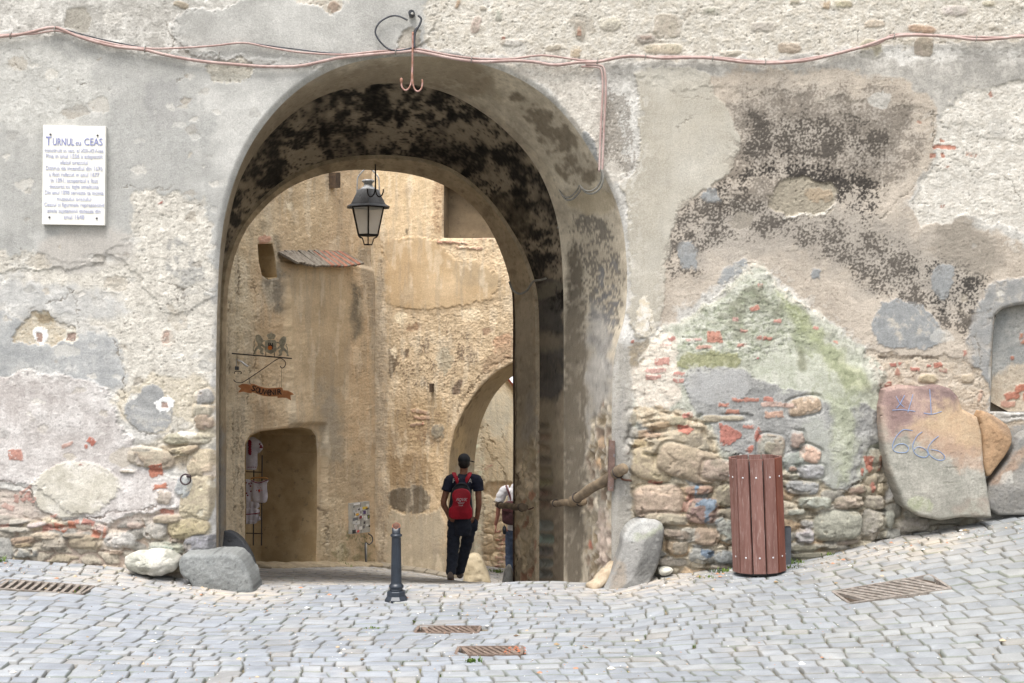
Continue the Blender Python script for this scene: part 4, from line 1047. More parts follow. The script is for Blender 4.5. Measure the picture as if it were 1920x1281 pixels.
class PlaneWall:
    def __init__(s, A, B, z0, z1, res, holes=(), resx=None):
        s.A = np.array([A[0], A[1], 0.0]); s.B = np.array([B[0], B[1], 0.0])
        s.L = np.linalg.norm(s.B-s.A); s.e = (s.B-s.A)/s.L
        s.n = np.array([s.e[1], -s.e[0], 0.0])     # towards the viewer for a wall running left to right
        xs = np.arange(0, s.L+res*.5, resx or res); zs = np.arange(z0, z1+res*.5, res)
        X, Z = np.meshgrid(xs, zs); s.shape = X.shape
        x = X.ravel().copy(); z = Z.ravel().copy()
        s.holes3 = []
        sdall = np.full(x.shape, -1.0)
        for h in holes:
            p3 = np.array([ray_plane(px, py, s.A, s.n) for px, py in h])
            h2 = np.stack([(p3-s.A)@s.e, p3[:, 2]], 1)
            s.holes3.append(p3)
            m = np.nonzero((x > h2[:, 0].min()-.1) & (x < h2[:, 0].max()+.1) & (z > h2[:, 1].min()-.1) & (z < h2[:, 1].max()+.1))[0]
            a, b_, c_ = poly_sd(x[m], z[m], h2, True)
            k = np.abs(a) < res*.75
            x[m[k]] = b_[k]; z[m[k]] = c_[k]
            sdall[m] = np.maximum(sdall[m], a)
        s.sd = sdall
        s.P = s.A[None]+x[:, None]*s.e[None]+np.stack([np.zeros_like(z), np.zeros_like(z), z], 1)
        s.Nd = np.tile(s.n, (len(x), 1))
    def build(s, name, paint, seed, k, root, amp=.004, lowamp=.01, mat=None, split=None):
        S = Surf(s.P, s.Nd, k=k, seed=seed, scale=.72, ds=.30)
        S.sdh = s.sd
        paint(S)
        st_ = sstep(.10, .42, fbm(S.u/16, S.v/170, 3, seed+3)+.25*S.nB)[:, None]*.26
        S.col = S.col*(1-st_)+S.c((150, 140, 122))[None]*st_
        st_ = sstep(.16, .45, fbm(S.u/24+9, S.v/120, 3, seed+6)+.2*S.nC)[:, None]*.28
        S.col = S.col*(1-st_)+S.c((232, 214, 180))[None]*st_
        S.finish(amp=amp, lowamp=lowamp)
        e = np.clip(-s.sd/.04, 0, 1)
        S.h = S.h*e-.025*(1-e)**2
        q = S.grid_faces(*s.shape)
        q = q[s.sd[q].mean(1) < 0]
        o = link_mesh(name, mesh_np(name, S.P+S.Nd*S.h[:, None], q, S.col), mat or M_PAINT); to_parent(o, root)
        return o

DOOR = [(462, 1110), (461, 860), (462, 832), (470, 817), (490, 809), (530, 804), (565, 802), (584, 806), (592, 818), (595, 850), (594, 1000), (590, 1110)]
WIN = [(485, 458), (512, 457), (517, 480), (521, 520), (505, 524), (493, 516), (487, 490)]
def paint_left(S):
    S.col[:] = S.tone((214, 184, 138), (196, 164, 118), 'M')
    S.patch([(380, 250), (530, 250), (520, 470), (460, 520), (380, 600)], (222, 196, 150), (206, 178, 132), 'M', soft=14)
    S.patch([(380, 500), (470, 460), (480, 700), (465, 1100), (380, 1100)], (226, 206, 168), (204, 182, 142), 'M', warp=8, soft=12, rough=1.4)
    for p in [[(428, 560), (430, 700)], [(446, 480), (449, 560)], [(476, 580), (478, 660), (476, 720)], [(468, 690), (462, 760)], [(444, 620), (446, 900)], [(455, 780), (452, 1000)], [(436, 760), (438, 960)], [(490, 700), (496, 730)], [(470, 530), (482, 548)], [(480, 440), (494, 442)]]:
        S.crack(p, 1.6, (120, 98, 70), .012, jag=3)
    S.patch([(493, 400), (505, 390), (512, 430), (505, 455), (488, 455), (500, 430)], (232, 212, 172), (214, 186, 140), 'C', warp=4, soft=2)
    S.patch([(487, 440), (510, 444), (512, 456), (485, 457)], (212, 160, 128), (196, 140, 106), 'C', warp=3, soft=2)
    S.patch([(490, 520), (525, 490), (532, 520), (535, 580), (522, 590), (505, 575), (495, 555)], (116, 108, 92), (140, 128, 106), 'C', warp=7, soft=8, op=.9)
    S.patch([(512, 440), (528, 440), (530, 500), (522, 520), (514, 470)], (128, 116, 94), (150, 134, 106), 'C', warp=5, soft=6, op=.85)
    S.patch([(485, 410), (505, 415), (503, 436), (488, 436)], (150, 132, 102), None, warp=5, soft=6, op=.7)
    S.patch([(530, 495), (648, 495), (650, 640), (640, 800), (600, 900), (590, 1080), (540, 800), (532, 600)], (190, 162, 118), (208, 180, 134), 'A', warp=4, soft=6, rough=.5)
    S.patch([(560, 640), (640, 640), (640, 700), (560, 700)], (178, 152, 112), None, warp=10, soft=16, op=.5)
    S.patch([(650, 520), (662, 530), (676, 545), (672, 575), (672, 620), (660, 640), (650, 640)], (108, 100, 82), (134, 122, 98), 'C', warp=6, soft=8, op=.9)
    S.patch([(640, 480), (700, 480), (700, 550), (675, 545), (655, 520)], (220, 190, 146), (202, 172, 128), 'C', warp=5, soft=4, rough=1.7)
    S.patch([(655, 470), (705, 455), (722, 500), (722, 1100), (700, 1100), (696, 640)], (188, 166, 132), (166, 148, 120), 'M', warp=5, soft=8, rough=1.2)
    S.patch([(540, 660), (580, 720), (570, 800), (520, 790), (500, 760)], (214, 186, 140), (228, 200, 156), 'C', warp=12, soft=12, op=.8)
    S.patch([(580, 700), (640, 690), (650, 900), (600, 930), (595, 820)], (186, 160, 120), (160, 146, 118), 'M', warp=14, soft=16, op=.7)
    S.patch([(590, 700), (630, 760), (640, 860), (610, 860), (595, 800)], (150, 144, 130), (170, 158, 134), 'M', warp=14, soft=16, op=.6)
    S.patch([(640, 880), (655, 850), (680, 850), (690, 880), (680, 905), (650, 905)], (150, 132, 104), (166, 148, 118), 'B', warp=10, soft=8, op=.8)
    S.patch([(590, 860), (720, 850), (722, 960), (690, 960), (690, 930), (640, 930), (636, 1000), (600, 1000)], (204, 178, 136), (182, 156, 116), 'M', warp=8, soft=8, rough=1.1)
    S.patch([(595, 930), (640, 920), (650, 1090), (590, 1090)], (214, 190, 148), (190, 166, 126), 'C', warp=8, soft=6, rough=1.6)
    S.soot([(610, 1000), (720, 1000), (720, 1100), (600, 1100)], (118, 118, 72), cover=.5, soft=18, mode='B', op=.75)
    S.soot([(640, 995), (690, 1000), (690, 1020), (645, 1020)], (104, 112, 62), cover=.62, soft=8, mode='CD', op=.8)
    S.crack([(592, 948), (606, 960), (608, 1010), (604, 1060)], 2, (110, 84, 58), .02)
    S.brect(586, 977, 5, 22, 3, (206, 112, 62)); S.brect(578, 1008, 16, 7, 0, (160, 104, 72)); S.brect(586, 1035, 8, 40, 3, (178, 128, 96), op=.5)
    S.soot([(560, 500), (660, 500), (640, 800), (560, 800)], (180, 150, 106), cover=.35, soft=24, mode='A', op=.5)
    # the thick pier below the tile coping stands proud
    pier = [(528, 488), (648, 488), (700, 500), (712, 600), (712, 1150), (600, 1150), (600, 800), (540, 800), (532, 640)]
    m = S.near(pier); d = S.sd(pier, 2, m); S.h[m] += .07*sstep(0, 10, d)
    S.patch([(470, 300), (600, 300), (640, 420), (600, 470), (540, 470), (530, 400)], (196, 166, 118), (212, 182, 134), 'A', warp=10, soft=14)
    S.soot([(450, 350), (520, 340), (530, 420), (480, 440)], (176, 148, 108), cover=.5, soft=14, mode='B', op=.6)
    S.patch([(540, 370), (550, 380), (548, 400), (538, 392)], (228, 206, 164), None, warp=5, soft=3)
    S.patch([(590, 960), (720, 1040), (722, 1100), (600, 1100)], (180, 162, 122), None, warp=8, soft=12, op=.35)

ARCH2 = [(836, 1150), (838, 1000), (840, 900), (843, 850), (852, 806), (870, 768), (898, 727), (930, 697), (965, 678), (1005, 668), (1050, 676), (1085, 700), (1110, 740), (1125, 800), (1130, 900), (1130, 1150)]
ARCH2I = [(890, 1150), (889, 1000), (888, 900), (891, 850), (898, 806), (908, 776), (925, 742), (945, 719), (965, 702), (1000, 690), (1045, 694), (1080, 712), (1100, 748), (1112, 800), (1115, 900), (1115, 1150)]
WIN2 = [(832, 345), (1100, 345), (1100, 446), (832, 446)]
def paint_back(S):
    S.col[:] = S.tone((208, 178, 132), (190, 160, 114), 'M')
    S.patch([(640, 280), (840, 280), (830, 440), (700, 450), (640, 420)], (200, 170, 120), (216, 186, 138), 'M', warp=8, soft=10, rough=.8)
    S.soot([(700, 330), (800, 330), (800, 420), (740, 430)], (176, 146, 100), cover=.45, soft=20, mode='B', op=.6)
    S.patch([(814, 300), (832, 300), (834, 440), (810, 440)], (168, 132, 88), (196, 164, 118), 'C', warp=6, soft=3, rough=1.4)
    S.patch([(712, 455), (735, 446), (810, 445), (836, 466), (850, 488), (886, 488), (915, 500), (940, 520), (935, 545), (920, 562), (870, 574), (800, 582), (740, 578), (718, 560)], (190, 156, 104), (204, 172, 122), 'A', warp=4, soft=1.8, dh=.014, rough=.25)
    S.patch([(846, 490), (886, 488), (915, 500), (940, 520), (930, 545), (870, 540), (846, 520)], (176, 150, 108), None, warp=6, soft=6, op=.7)
    S.patch([(800, 440), (960, 445), (965, 540), (940, 520), (915, 495), (850, 480), (830, 460)], (220, 192, 146), (202, 170, 124), 'C', warp=5, soft=3, rough=1.8)
    for t in [(850, 455, 60, 5, 3, (196, 132, 92)), (905, 447, 40, 4, 3, (180, 140, 100)), (880, 465, 50, 5, 4, (196, 150, 110))]: S.brect(*t, dh=.02)
    S.patch([(722, 582), (790, 585), (900, 578), (965, 540), (965, 720), (880, 745), (820, 850), (726, 850)], (212, 184, 140), (184, 156, 114), 'C', warp=8, soft=4, dh=-.006, rough=1.8)
    S.patch([(735, 590), (760, 585), (762, 605), (740, 612)], (228, 206, 164), None, warp=5, soft=2); S.patch([(855, 580), (905, 580), (905, 600), (870, 606)], (230, 208, 168), (214, 188, 144), 'C', warp=5, soft=2)
    S.soot([(728, 620), (800, 620), (860, 660), (900, 600), (870, 720), (800, 730), (735, 720)], (104, 84, 62), cover=.36, soft=18, mode='CD', op=.85)
    S.soot([(810, 600), (900, 600), (900, 700), (820, 700)], (128, 104, 78), cover=.42, soft=18, mode='CD', op=.7)
    for p, c in [([(727, 650), (742, 650), (745, 700), (732, 716), (726, 690)], (96, 80, 60)), ([(757, 655), (768, 650), (766, 672), (756, 678)], (92, 74, 54)), ([(855, 715), (870, 706), (866, 740), (850, 745), (846, 730)], (96, 76, 60)), ([(762, 612), (790, 606), (792, 614), (768, 620)], (140, 108, 74)), ([(905, 618), (925, 612), (920, 625), (905, 630)], (140, 110, 80)), ([(820, 655), (840, 650), (850, 665), (842, 700), (822, 700)], (150, 138, 112)), ([(925, 630), (960, 625), (962, 665), (940, 675), (926, 660)], (180, 138, 100)), ([(762, 430), (764, 430), (763, 440), (762, 440)], (90, 80, 60))]:
        S.patch(p, c, tuple(int(v*1.15) for v in c), 'C', warp=5, soft=2.5, op=.85, dh=-.006)
    S.patch([(732, 652), (742, 648), (744, 668), (735, 672)], (226, 204, 166), None, warp=2, soft=1.5)
    S.patch([(722, 740), (850, 740), (845, 900), (720, 940)], (190, 160, 112), (168, 138, 94), 'M', warp=10, soft=14, rough=1.4)
    S.soot([(740, 760), (840, 760), (835, 850), (760, 850)], (140, 110, 74), cover=.4, soft=16, mode='CD', op=.7)
    for t in [(786, 772, 34, 8, 10, (170, 128, 86)), (792, 783, 30, 7, -6, (176, 130, 88)), (782, 796, 26, 6, 0, (150, 116, 80)), (793, 794, 4, 6, 0, (200, 96, 66)), (898, 860, 0, 0, 0, (0, 0, 0))]:
        if t[2]: S.brect(*t, dh=.014)
    S.stone(820, 812, 26, 34, 10, (132, 118, 92), dome=.02)
    S.patch([(724, 860), (800, 850), (812, 880), (800, 912), (730, 920)], (150, 120, 76), (168, 138, 92), 'C', warp=6, soft=5, op=.8)
    S.patch([(800, 840), (842, 840), (842, 950), (815, 950), (812, 900)], (206, 174, 124), (190, 158, 110), 'C', warp=5, soft=3, rough=1.6)
    S.patch([(724, 925), (740, 915), (760, 918), (780, 906), (800, 918), (808, 935), (800, 958), (780, 964), (750, 960), (730, 948)], (98, 84, 64), (112, 98, 76), 'B', warp=3, soft=1.8, op=.95, dh=.004)
    S.patch([(720, 950), (760, 965), (800, 966), (836, 948), (838, 1150), (716, 1150)], (182, 164, 132), (166, 148, 118), 'A', warp=4, soft=3, dh=.012, rough=.3)
    S.soot([(760, 970), (800, 970), (800, 1000), (765, 1000)], (110, 96, 74), cover=.25, soft=10, mode='CD', op=.8)
    S.patch([(700, 480), (728, 480), (726, 1150), (700, 1150)], (170, 150, 120), (190, 168, 134), 'M', warp=4, soft=5, rough=1.2)
    S.crack([(960, 672), (930, 680), (900, 706), (880, 730), (858, 770)], 2.6, (110, 88, 62), .02)
    S.patch([(900, 680), (935, 650), (965, 640), (965, 670), (930, 690), (905, 712)], (180, 150, 110), (156, 128, 94), 'C', warp=4, soft=3)

def paint_arch2(S):
    S.col[:] = S.tone((178, 154, 116), (158, 136, 102), 'M')
    S.patch([(845, 860), (900, 860), (900, 1150), (835, 1150)], (176, 164, 140), (190, 176, 148), 'A', warp=6, soft=6)
    S.patch([(850, 790), (880, 800), (870, 850), (855, 870)], (196, 168, 120), None, warp=6, soft=5)
    S.crack([(960, 680), (905, 720), (870, 770), (850, 830)], 2.5, (120, 98, 70), .02)

def paint_far(S):
    S.col[:] = S.tone((232, 212, 172), (212, 188, 146), 'M')
    S.patch([(890, 740), (960, 730), (960, 800), (935, 830), (900, 800)], (206, 196, 170), (222, 208, 176), 'A', warp=6, soft=8, rough=.5)
    S.patch([(884, 840), (908, 780), (910, 1080), (880, 1080)], (240, 226, 194), (222, 204, 168), 'C', warp=3, soft=3, rough=1.6)
    S.patch([(908, 905), (965, 900), (965, 930), (908, 935)], (196, 166, 122), (176, 146, 104), 'C', warp=4, soft=3, dh=-.03)
    S.rubble([(905, 960), (970, 960), (970, 1080), (905, 1080)], 22, 14, [(214, 186, 140), (200, 170, 124), (224, 196, 152)], (206, 182, 140), .03, (186, 160, 120), seed=3)
    for r in range(9):
        for c_ in range(3):
            x = 934+c_*13+(r % 2)*5; y = 996+r*8.2
            S.brect(x, y, 10.5, 5.6, rndc.uniform(-4, 4), (214+rndc.randint(-16, 12), 150+rndc.randint(-20, 20), 108+rndc.randint(-20, 16)), dh=.02)
    S.brect(918, 873, 10, 4, -10, (216, 124, 96)); S.brect(912, 878, 5, 5, -10, (216, 134, 104))
    for p in [[(912, 800), (918, 830), (926, 830)], [(908, 820), (915, 850), (935, 870)], [(930, 860), (950, 900)], [(900, 780), (905, 900), (908, 1040)], [(940, 800), (952, 840)]]:
        S.crack(p, 1.4, (150, 124, 88), .012)
rndc = random.Random(3)

def courtyard():
    mr = mat_mix('ochre_plaster', (202, 178, 140), (182, 158, 120), 4, c3=(150, 136, 112), k=.8, rough=.95, bump=.5, spec=.15)
    left = empty('courtyard_house', (-2.4, 22.4, -1.7))
    tag(left, 'ochre plastered house with a low doorway and a souvenir sign seen left through the arch', 'house')
    W = PlaneWall((-4.12, 17.02), (-2.40, 22.4), -2.5, 5.12, .012, [DOOR, WIN], resx=.018)
    W.build('wall', paint_left, 51, WARM, left, amp=.006, lowamp=.015)
    dv = -W.n
    d3 = W.holes3[0]
    recess('doorway', d3-W.n*.02, dv, .93, mr, left)
    recess('small_window', W.holes3[1]-W.n*.02, dv, .35, mr, left)
    # door step
    bm = bmesh.new()
    # second house with the big arch
    back = empty('arched_house', (0.2, 21.8, -1.9))
    tag(back, 'patched ochre house wall with a wide side arch closing the courtyard', 'house')
    W2 = PlaneWall((-2.45, 22.38), (2.82, 21.25), -2.9, 5.12, .013, [ARCH2, WIN2])
    W2.build('wall', paint_back, 57, WARM, back, amp=.006, lowamp=.012)
    # soffit of the arch: swept from the outer curve to the inner one
    n = 160
    o1 = resample(np.array([ray_plane(px, py, W2.A, W2.n) for px, py in smooth_poly(ARCH2, 2, False)])-W2.n*.02, n)
    A2 = W2.A-W2.n*1.5
    o2 = resample(np.array([ray_plane(px, py, A2, W2.n) for px, py in smooth_poly(ARCH2I, 2, False)]), n)
    G, N = loft([o1, o2], [70])
    painted_loft('arch_soffit', G, N, paint_arch2, 61, WARM, fade=.03, root=back, amp=.005)
    recess('window_recess', W2.holes3[1]-W2.n*.02, -W2.n, .30, mat_mix('recess_plaster', (160, 140, 112), (138, 120, 96), 3, c3=(120, 106, 86), k=.7, rough=.95, bump=.5), back)
    # thickness and rear face so that no light leaks under it
    big = []
    for p in o2:
        s_ = (p-A2)@W2.e
        big.append(A2+W2.e*(-1.2 if s_ < 3.1 else 5.4)+np.array([0, 0, p[2] if p[2] < 1.2 else 5.0]))
    v = np.vstack([o2, np.array(big)])
    q = np.array([(i, i+1, n+i+1, n+i) for i in range(n-1)])
    o = link_mesh('rear_face', mesh_np('rear_face', v, q), mr); to_parent(o, back)
    # far street wall seen under the arch
    far = empty('street_wall', (0.7, 25.9, -2.4))
    tag(far, 'pale cream plaster wall with exposed bricks seen under the far arch', 'wall')
    Af, Bf = (-1.53, 25.5), (3.07, 26.3)
    W3 = PlaneWall(Af, Bf, -3.4, 2.8, .016)
    x = (W3.P-W3.A)@W3.e
    pk = ray_plane(946, 706, W3.A, W3.n); pe = ray_plane(964, 728, W3.A, W3.n)
    sl = (pe[2]-pk[2])/((pe-pk)@W3.e)
    top = pk[2]+sl*(x-(pk-W3.A)@W3.e)
    top = np.minimum(top, pk[2]+.6)
    bottom = -3.4
    f = (W3.P[:, 2]-bottom)/(2.8-bottom)
    W3.P[:, 2] = bottom+f*(top-bottom)
    W3.build('wall', paint_far, 67, 1.22, far, amp=.006)
    # red verge tiles along its sloping top
    bm = bmesh.new()
    t0 = W3.A+W3.e*0+W3.n*.06; 
    L = W3.L; k = 22
    for i in range(k):
        xa = L*i/k; xb = L*(i+1.08)/k
        za = pk[2]+sl*(xa-(pk-W3.A)@W3.e); zb = pk[2]+sl*(xb-(pk-W3.A)@W3.e)
        za = min(za, pk[2]+.6); zb = min(zb, pk[2]+.6)
        vs = []
        for xx, zz in ((xa, za+.02), (xb, zb)):
            for nn, h in ((.08, 0), (.08, .035), (-.22, .05), (-.22, 0)):
                p = W3.A+W3.e*xx+W3.n*nn; vs.append(bm.verts.new((p[0], p[1], zz+h)))
        for a, b_ in ((0, 1), (1, 2), (2, 3), (3, 0)):
            bm.faces.new((vs[a], vs[b_], vs[b_+4], vs[a+4]))
        bm.faces.new(vs[:4]); bm.faces.new(vs[4:])
    me = bpy.data.meshes.new('verge_tiles'); bm.to_mesh(me); bm.free()
    o = link_mesh('verge_tiles', me, mat_mix('roof_tile', (178, 96, 70), (150, 84, 62), 20)); to_parent(o, far)
    return W, W2, W3
WL, WB, WF = courtyard()

# pale backdrop sheet added as hazy bright sky below the horizon, under the far arch
def haze_backdrop():
    xs = np.linspace(-120, 140, 90); ts = np.linspace(0, 1, 14)
    X, T = np.meshgrid(xs, ts)
    top = 1.0+2.2*perlin(xs/28, xs*0+2, 5)
    Z = -24+(top[None, :]+24)*T**.8
    Y = 110+60*T+3*perlin(X/12, T*6, 8)
    n = X.shape[1]; i = np.arange(X.size).reshape(X.shape)
    q = np.stack([i[:-1, :-1], i[:-1, 1:], i[1:, 1:], i[1:, :-1]], -1).reshape(-1, 4)
    o = link_mesh('haze_backdrop', mesh_np('haze_backdrop', np.stack([X.ravel(), Y.ravel(), Z.ravel()], 1), q), mat_mix('backdrop_haze', (226, 232, 238), (206, 216, 226), .05, rough=1, bump=0, k=.9))
    tag(o, kind='structure')
haze_backdrop()
# ------------------------------------------------------------------ mesh helpers
def bm_link(bm, name, mat, parent=None, smooth=False, recalc=True):
    if recalc: bmesh.ops.recalc_face_normals(bm, faces=bm.faces)
    me = bpy.data.meshes.new(name); bm.to_mesh(me); bm.free()
    if smooth:
        for p in me.polygons: p.use_smooth = True
    o = link_mesh(name, me, mat)
    if parent is not None: to_parent(o, parent)
    return o

def add_tube(bm, pts, r, sides=8, caps=True):
    pts = [Vector(p) for p in pts]; n = len(pts)
    rr = r if isinstance(r, (list, tuple)) else [r]*n
    t0 = (pts[1]-pts[0]).normalized()
    up = Vector((0, 0, 1)) if abs(t0.z) < .9 else Vector((1, 0, 0))
    nrm = t0.cross(up).normalized()
    rings = []
    for i in range(n):
        t = (pts[min(i+1, n-1)]-pts[max(i-1, 0)])
        t = t.normalized() if t.length > 1e-9 else t0
        nrm = (nrm-t*nrm.dot(t))
        nrm = nrm.normalized() if nrm.length > 1e-6 else t.orthogonal().normalized()
        b = t.cross(nrm)
        q = rr[i]; rx, ry = q if isinstance(q, tuple) else (q, q)
        rings.append([bm.verts.new(pts[i]+nrm*math.cos(2*math.pi*k/sides)*rx+b*math.sin(2*math.pi*k/sides)*ry) for k in range(sides)])
    for i in range(n-1):
        for k in range(sides):
            bm.faces.new((rings[i][k], rings[i][(k+1) % sides], rings[i+1][(k+1) % sides], rings[i+1][k]))
    if caps:
        bm.faces.new(rings[0][::-1]); bm.faces.new(rings[-1])

def catmull(pts, sub=6):
    pts = [Vector(p) for p in pts]; out = []
    for i in range(len(pts)-1):
        p0 = pts[max(i-1, 0)]; p1 = pts[i]; p2 = pts[i+1]; p3 = pts[min(i+2, len(pts)-1)]
        for j in range(sub):
            t = j/sub
            out.append(0.5*((2*p1)+(-p0+p2)*t+(2*p0-5*p1+4*p2-p3)*t*t+(-p0+3*p1-3*p2+p3)*t**3))
    out.append(pts[-1]); return out

def tube(name, pts, r, mat, parent=None, sides=8, sub=6):
    bm = bmesh.new(); add_tube(bm, catmull(pts, sub) if sub else pts, r, sides)
    return bm_link(bm, name, mat, parent, True)

def add_box(bm, c, s, rot=None):
    vs = []
    for dx in (-1, 1):
        for dy in (-1, 1):
            for dz in (-1, 1):
                v = Vector((dx*s[0]/2, dy*s[1]/2, dz*s[2]/2))
                if rot is not None: v = rot @ v
                vs.append(bm.verts.new(v+Vector(c)))
    for f in ((0, 1, 3, 2), (4, 6, 7, 5), (0, 4, 5, 1), (2, 3, 7, 6), (0, 2, 6, 4), (1, 5, 7, 3)):
        bm.faces.new([vs[i] for i in f])
    return vs

def add_lathe(bm, prof, n=24, c=(0, 0, 0), phase=0.0, cap=True):
    rings = []
    for r, z in prof:
        rings.append([bm.verts.new((c[0]+r*math.cos(2*math.pi*(k+phase)/n), c[1]+r*math.sin(2*math.pi*(k+phase)/n), c[2]+z)) for k in range(n)])
    for i in range(len(prof)-1):
        for k in range(n):
            bm.faces.new((rings[i][k], rings[i][(k+1) % n], rings[i+1][(k+1) % n], rings[i+1][k]))
    if cap:
        bm.faces.new(rings[0][::-1]); bm.faces.new(rings[-1])
    return rings

def prism(bm, poly, y0, y1):
    a = [bm.verts.new((x, y0, z)) for x, z in poly]; b = [bm.verts.new((x, y1, z)) for x, z in poly]
    n = len(poly)
    bm.faces.new(a); bm.faces.new(b[::-1])
    for i in range(n): bm.faces.new((a[i], b[i], b[(i+1) % n], a[(i+1) % n]))

def bevel(bm, w, seg=2, ang=30):
    es = [e for e in bm.edges if len(e.link_faces) == 2 and e.calc_face_angle(0) > math.radians(ang)]
    if es: bmesh.ops.bevel(bm, geom=es, offset=w, segments=seg, affect='EDGES', clamp_overlap=True)

def pxpoly(poly, D):
    return [((x-960)/FPX*D, EYE-(y-640.5)/FPX*D) for x, y in poly]

def rock(name, poly, D, thick, mat, dome=.05, bev=.05, noise=.012, nscale=6, sm=2, tilt=0.0, seed=0, paint=None, seg=150, root=None):
    """a boulder: measured outline swept in depth with rounded shoulders and a domed face"""
    o2 = smooth_poly(pxpoly(poly, D), sm); o2 = resample(np.vstack([o2, o2[:1]]), seg+1)[:-1]
    c = o2.mean(0)
    rings = []
    for t in (0, .25, .5, .75): rings.append((1.0-.05*(1-t), thick*(1-t)))
    for t in np.linspace(0, 1, 7)[1:]:
        a = t*math.pi/2; f = bev/ max(np.abs(o2-c).max(), .01)
        rings.append((1.0-f*(1-math.cos(a)), -bev*math.sin(a)))
    s_last = rings[-1][0]; y_last = rings[-1][1]
    for t in np.linspace(0, 1, 16)[1:]:
        rings.append((s_last*(1-t*.995), y_last-dome*math.sin(t*math.pi/2)))
    V = []
    for s_, y in rings:
        p = c+(o2-c)*s_
        V.append(np.stack([p[:, 0], np.full(len(p), D+y), p[:, 1]], 1))
    V = np.stack(V)
    n = seg; m = len(rings)
    i = np.arange(m*n).reshape(m, n)
    q = np.stack([i[:-1, :], i[:-1, np.r_[1:n, 0]], i[1:, np.r_[1:n, 0]], i[1:, :]], -1).reshape(-1, 4)
    W = V.reshape(-1, 3)
    nz = fbm(W[:, 0]*nscale+seed, (W[:, 2]+W[:, 1]*.7)*nscale, 4, seed+3)
    W2 = W.copy()
    W2[:, 1] -= noise*nz*1.4; W2[:, 0] += noise*.6*fbm(W[:, 2]*nscale, W[:, 1]*nscale+3, 3, seed+4); W2[:, 2] += noise*.6*fbm(W[:, 0]*nscale, W[:, 1]*nscale+8, 3, seed+5)
    W2[:, 1] += tilt*(W[:, 2]-W[:, 2].min())
    cols = None
    if paint is not None:
        S = Surf(W, np.tile(np.array([[0, -1.0, 0]]), (len(W), 1)), k=.8, seed=seed+40)
        S.U = 960+FPX*W[:, 0]/D; S.V = 640.5-FPX*(W[:, 2]-EYE)/D
        paint(S); S.finish(fine=.12); cols = S.col
        W2 = W2+S.Nd*S.h[:, None]*.8
    me = mesh_np(name, W2, q, cols)
    o = link_mesh(name, me, mat if paint is None else M_PAINT)
    if root is not None: to_parent(o, root)
    # keep the boulder's origin at its foot
    org = Vector((c[0], D, o2[:, 1].min()))
    if root is None:
        me.transform(Matrix.Translation(-org)); o.location = org
    return o

def slab(name, poly, D, thick, paint, bev=.03, dome=.02, res=.009, sm=1, tilt=0.0, seed=0, root=None, facets=.008, fs=3.0, mat=None, amp=.004):
    """a flat faced block: outline on a fine grid, steep flanks, rounded shoulder, uneven face"""
    o2 = smooth_poly(pxpoly(poly, D), sm)
    x0, z0 = o2.min(0); x1, z1 = o2.max(0)
    X, Z = np.meshgrid(np.arange(x0-res, x1+2*res, res), np.arange(z0-res, z1+2*res, res)); sh = X.shape
    x = X.ravel(); z = Z.ravel(); sd, qx, qz = poly_sd(x, z, o2, True)
    k = np.abs(sd) < res*.75; x = np.where(k, qx, x); z = np.where(k, qz, z); s0 = np.where(k, 0, sd)
    W = np.stack([x, np.full_like(x, D), z], 1)
    S = Surf(W, np.tile(np.array([[0, -1.0, 0]]), (len(x), 1)), k=.8, seed=seed+60)
    paint(S); S.finish(amp=amp, fine=.13)
    t = np.clip(s0/bev, 0, 1)
    f1, f2, _c = worley(x*fs+seed, z*fs*1.1+.3*perlin(x*3, z*3, seed), seed)
    h = bev*np.sqrt(np.clip(1-(1-t)**2, 0, 1))+dome*np.clip(s0/.25, 0, 1)-facets*f1*np.clip(s0/.05, 0, 1)+S.h*np.clip(s0/.03, 0, 1)
    y = D-h+tilt*(z-z0)
    y = np.where(s0 <= 0, D+tilt*(z-z0), y)
    i = np.arange(x.size).reshape(sh); q = np.stack([i[:-1, :-1], i[:-1, 1:], i[1:, 1:], i[1:, :-1]], -1).reshape(-1, 4)
    q = q[sd[q].mean(1) > 0]
    # flanks: pull the rim back in rows
    e = np.concatenate([q[:, [0, 1]], q[:, [1, 2]], q[:, [2, 3]], q[:, [3, 0]]]); N0 = x.size
    key = np.minimum(e[:, 0], e[:, 1])*N0+np.maximum(e[:, 0], e[:, 1]); u_, first, cnt = np.unique(key, return_index=True, return_counts=True)
    be = e[first[cnt == 1]]; bv = np.unique(be); idx = np.full(N0, -1); 
    V = [np.stack([x, y, z], 1)]; CC = [S.col]; Q = [q]; prev = np.arange(N0); base = N0; rows = 8
    for r in range(1, rows+1):
        idx = np.full(N0, -1); idx[bv] = base+np.arange(len(bv)); t_ = r/rows
        nz = .010*fbm(x[bv]*7+r*.35, z[bv]*7-r*.3, 3, seed+8)*min(1, r/2)
        V.append(np.stack([x[bv]+nz, y[bv]+(D+thick-y[bv])*t_, z[bv]+nz], 1)); CC.append(S.col[bv]*(1+.12*fbm(x[bv]*20, z[bv]*20+r*.7, 2, seed)[:, None]))
        Q.append(np.stack([prev[be[:, 1]], prev[be[:, 0]], idx[be[:, 0]], idx[be[:, 1]]], 1)); prev = idx; base += len(bv)
    me = mesh_np(name, np.vstack(V), np.vstack(Q), np.vstack(CC))
    o = link_mesh(name, me, mat or M_PAINT)
    if root is not None: to_parent(o, root)
    else:
        org = Vector(((x0+x1)/2, D, z0)); me.transform(Matrix.Translation(-org)); o.location = org
    return o

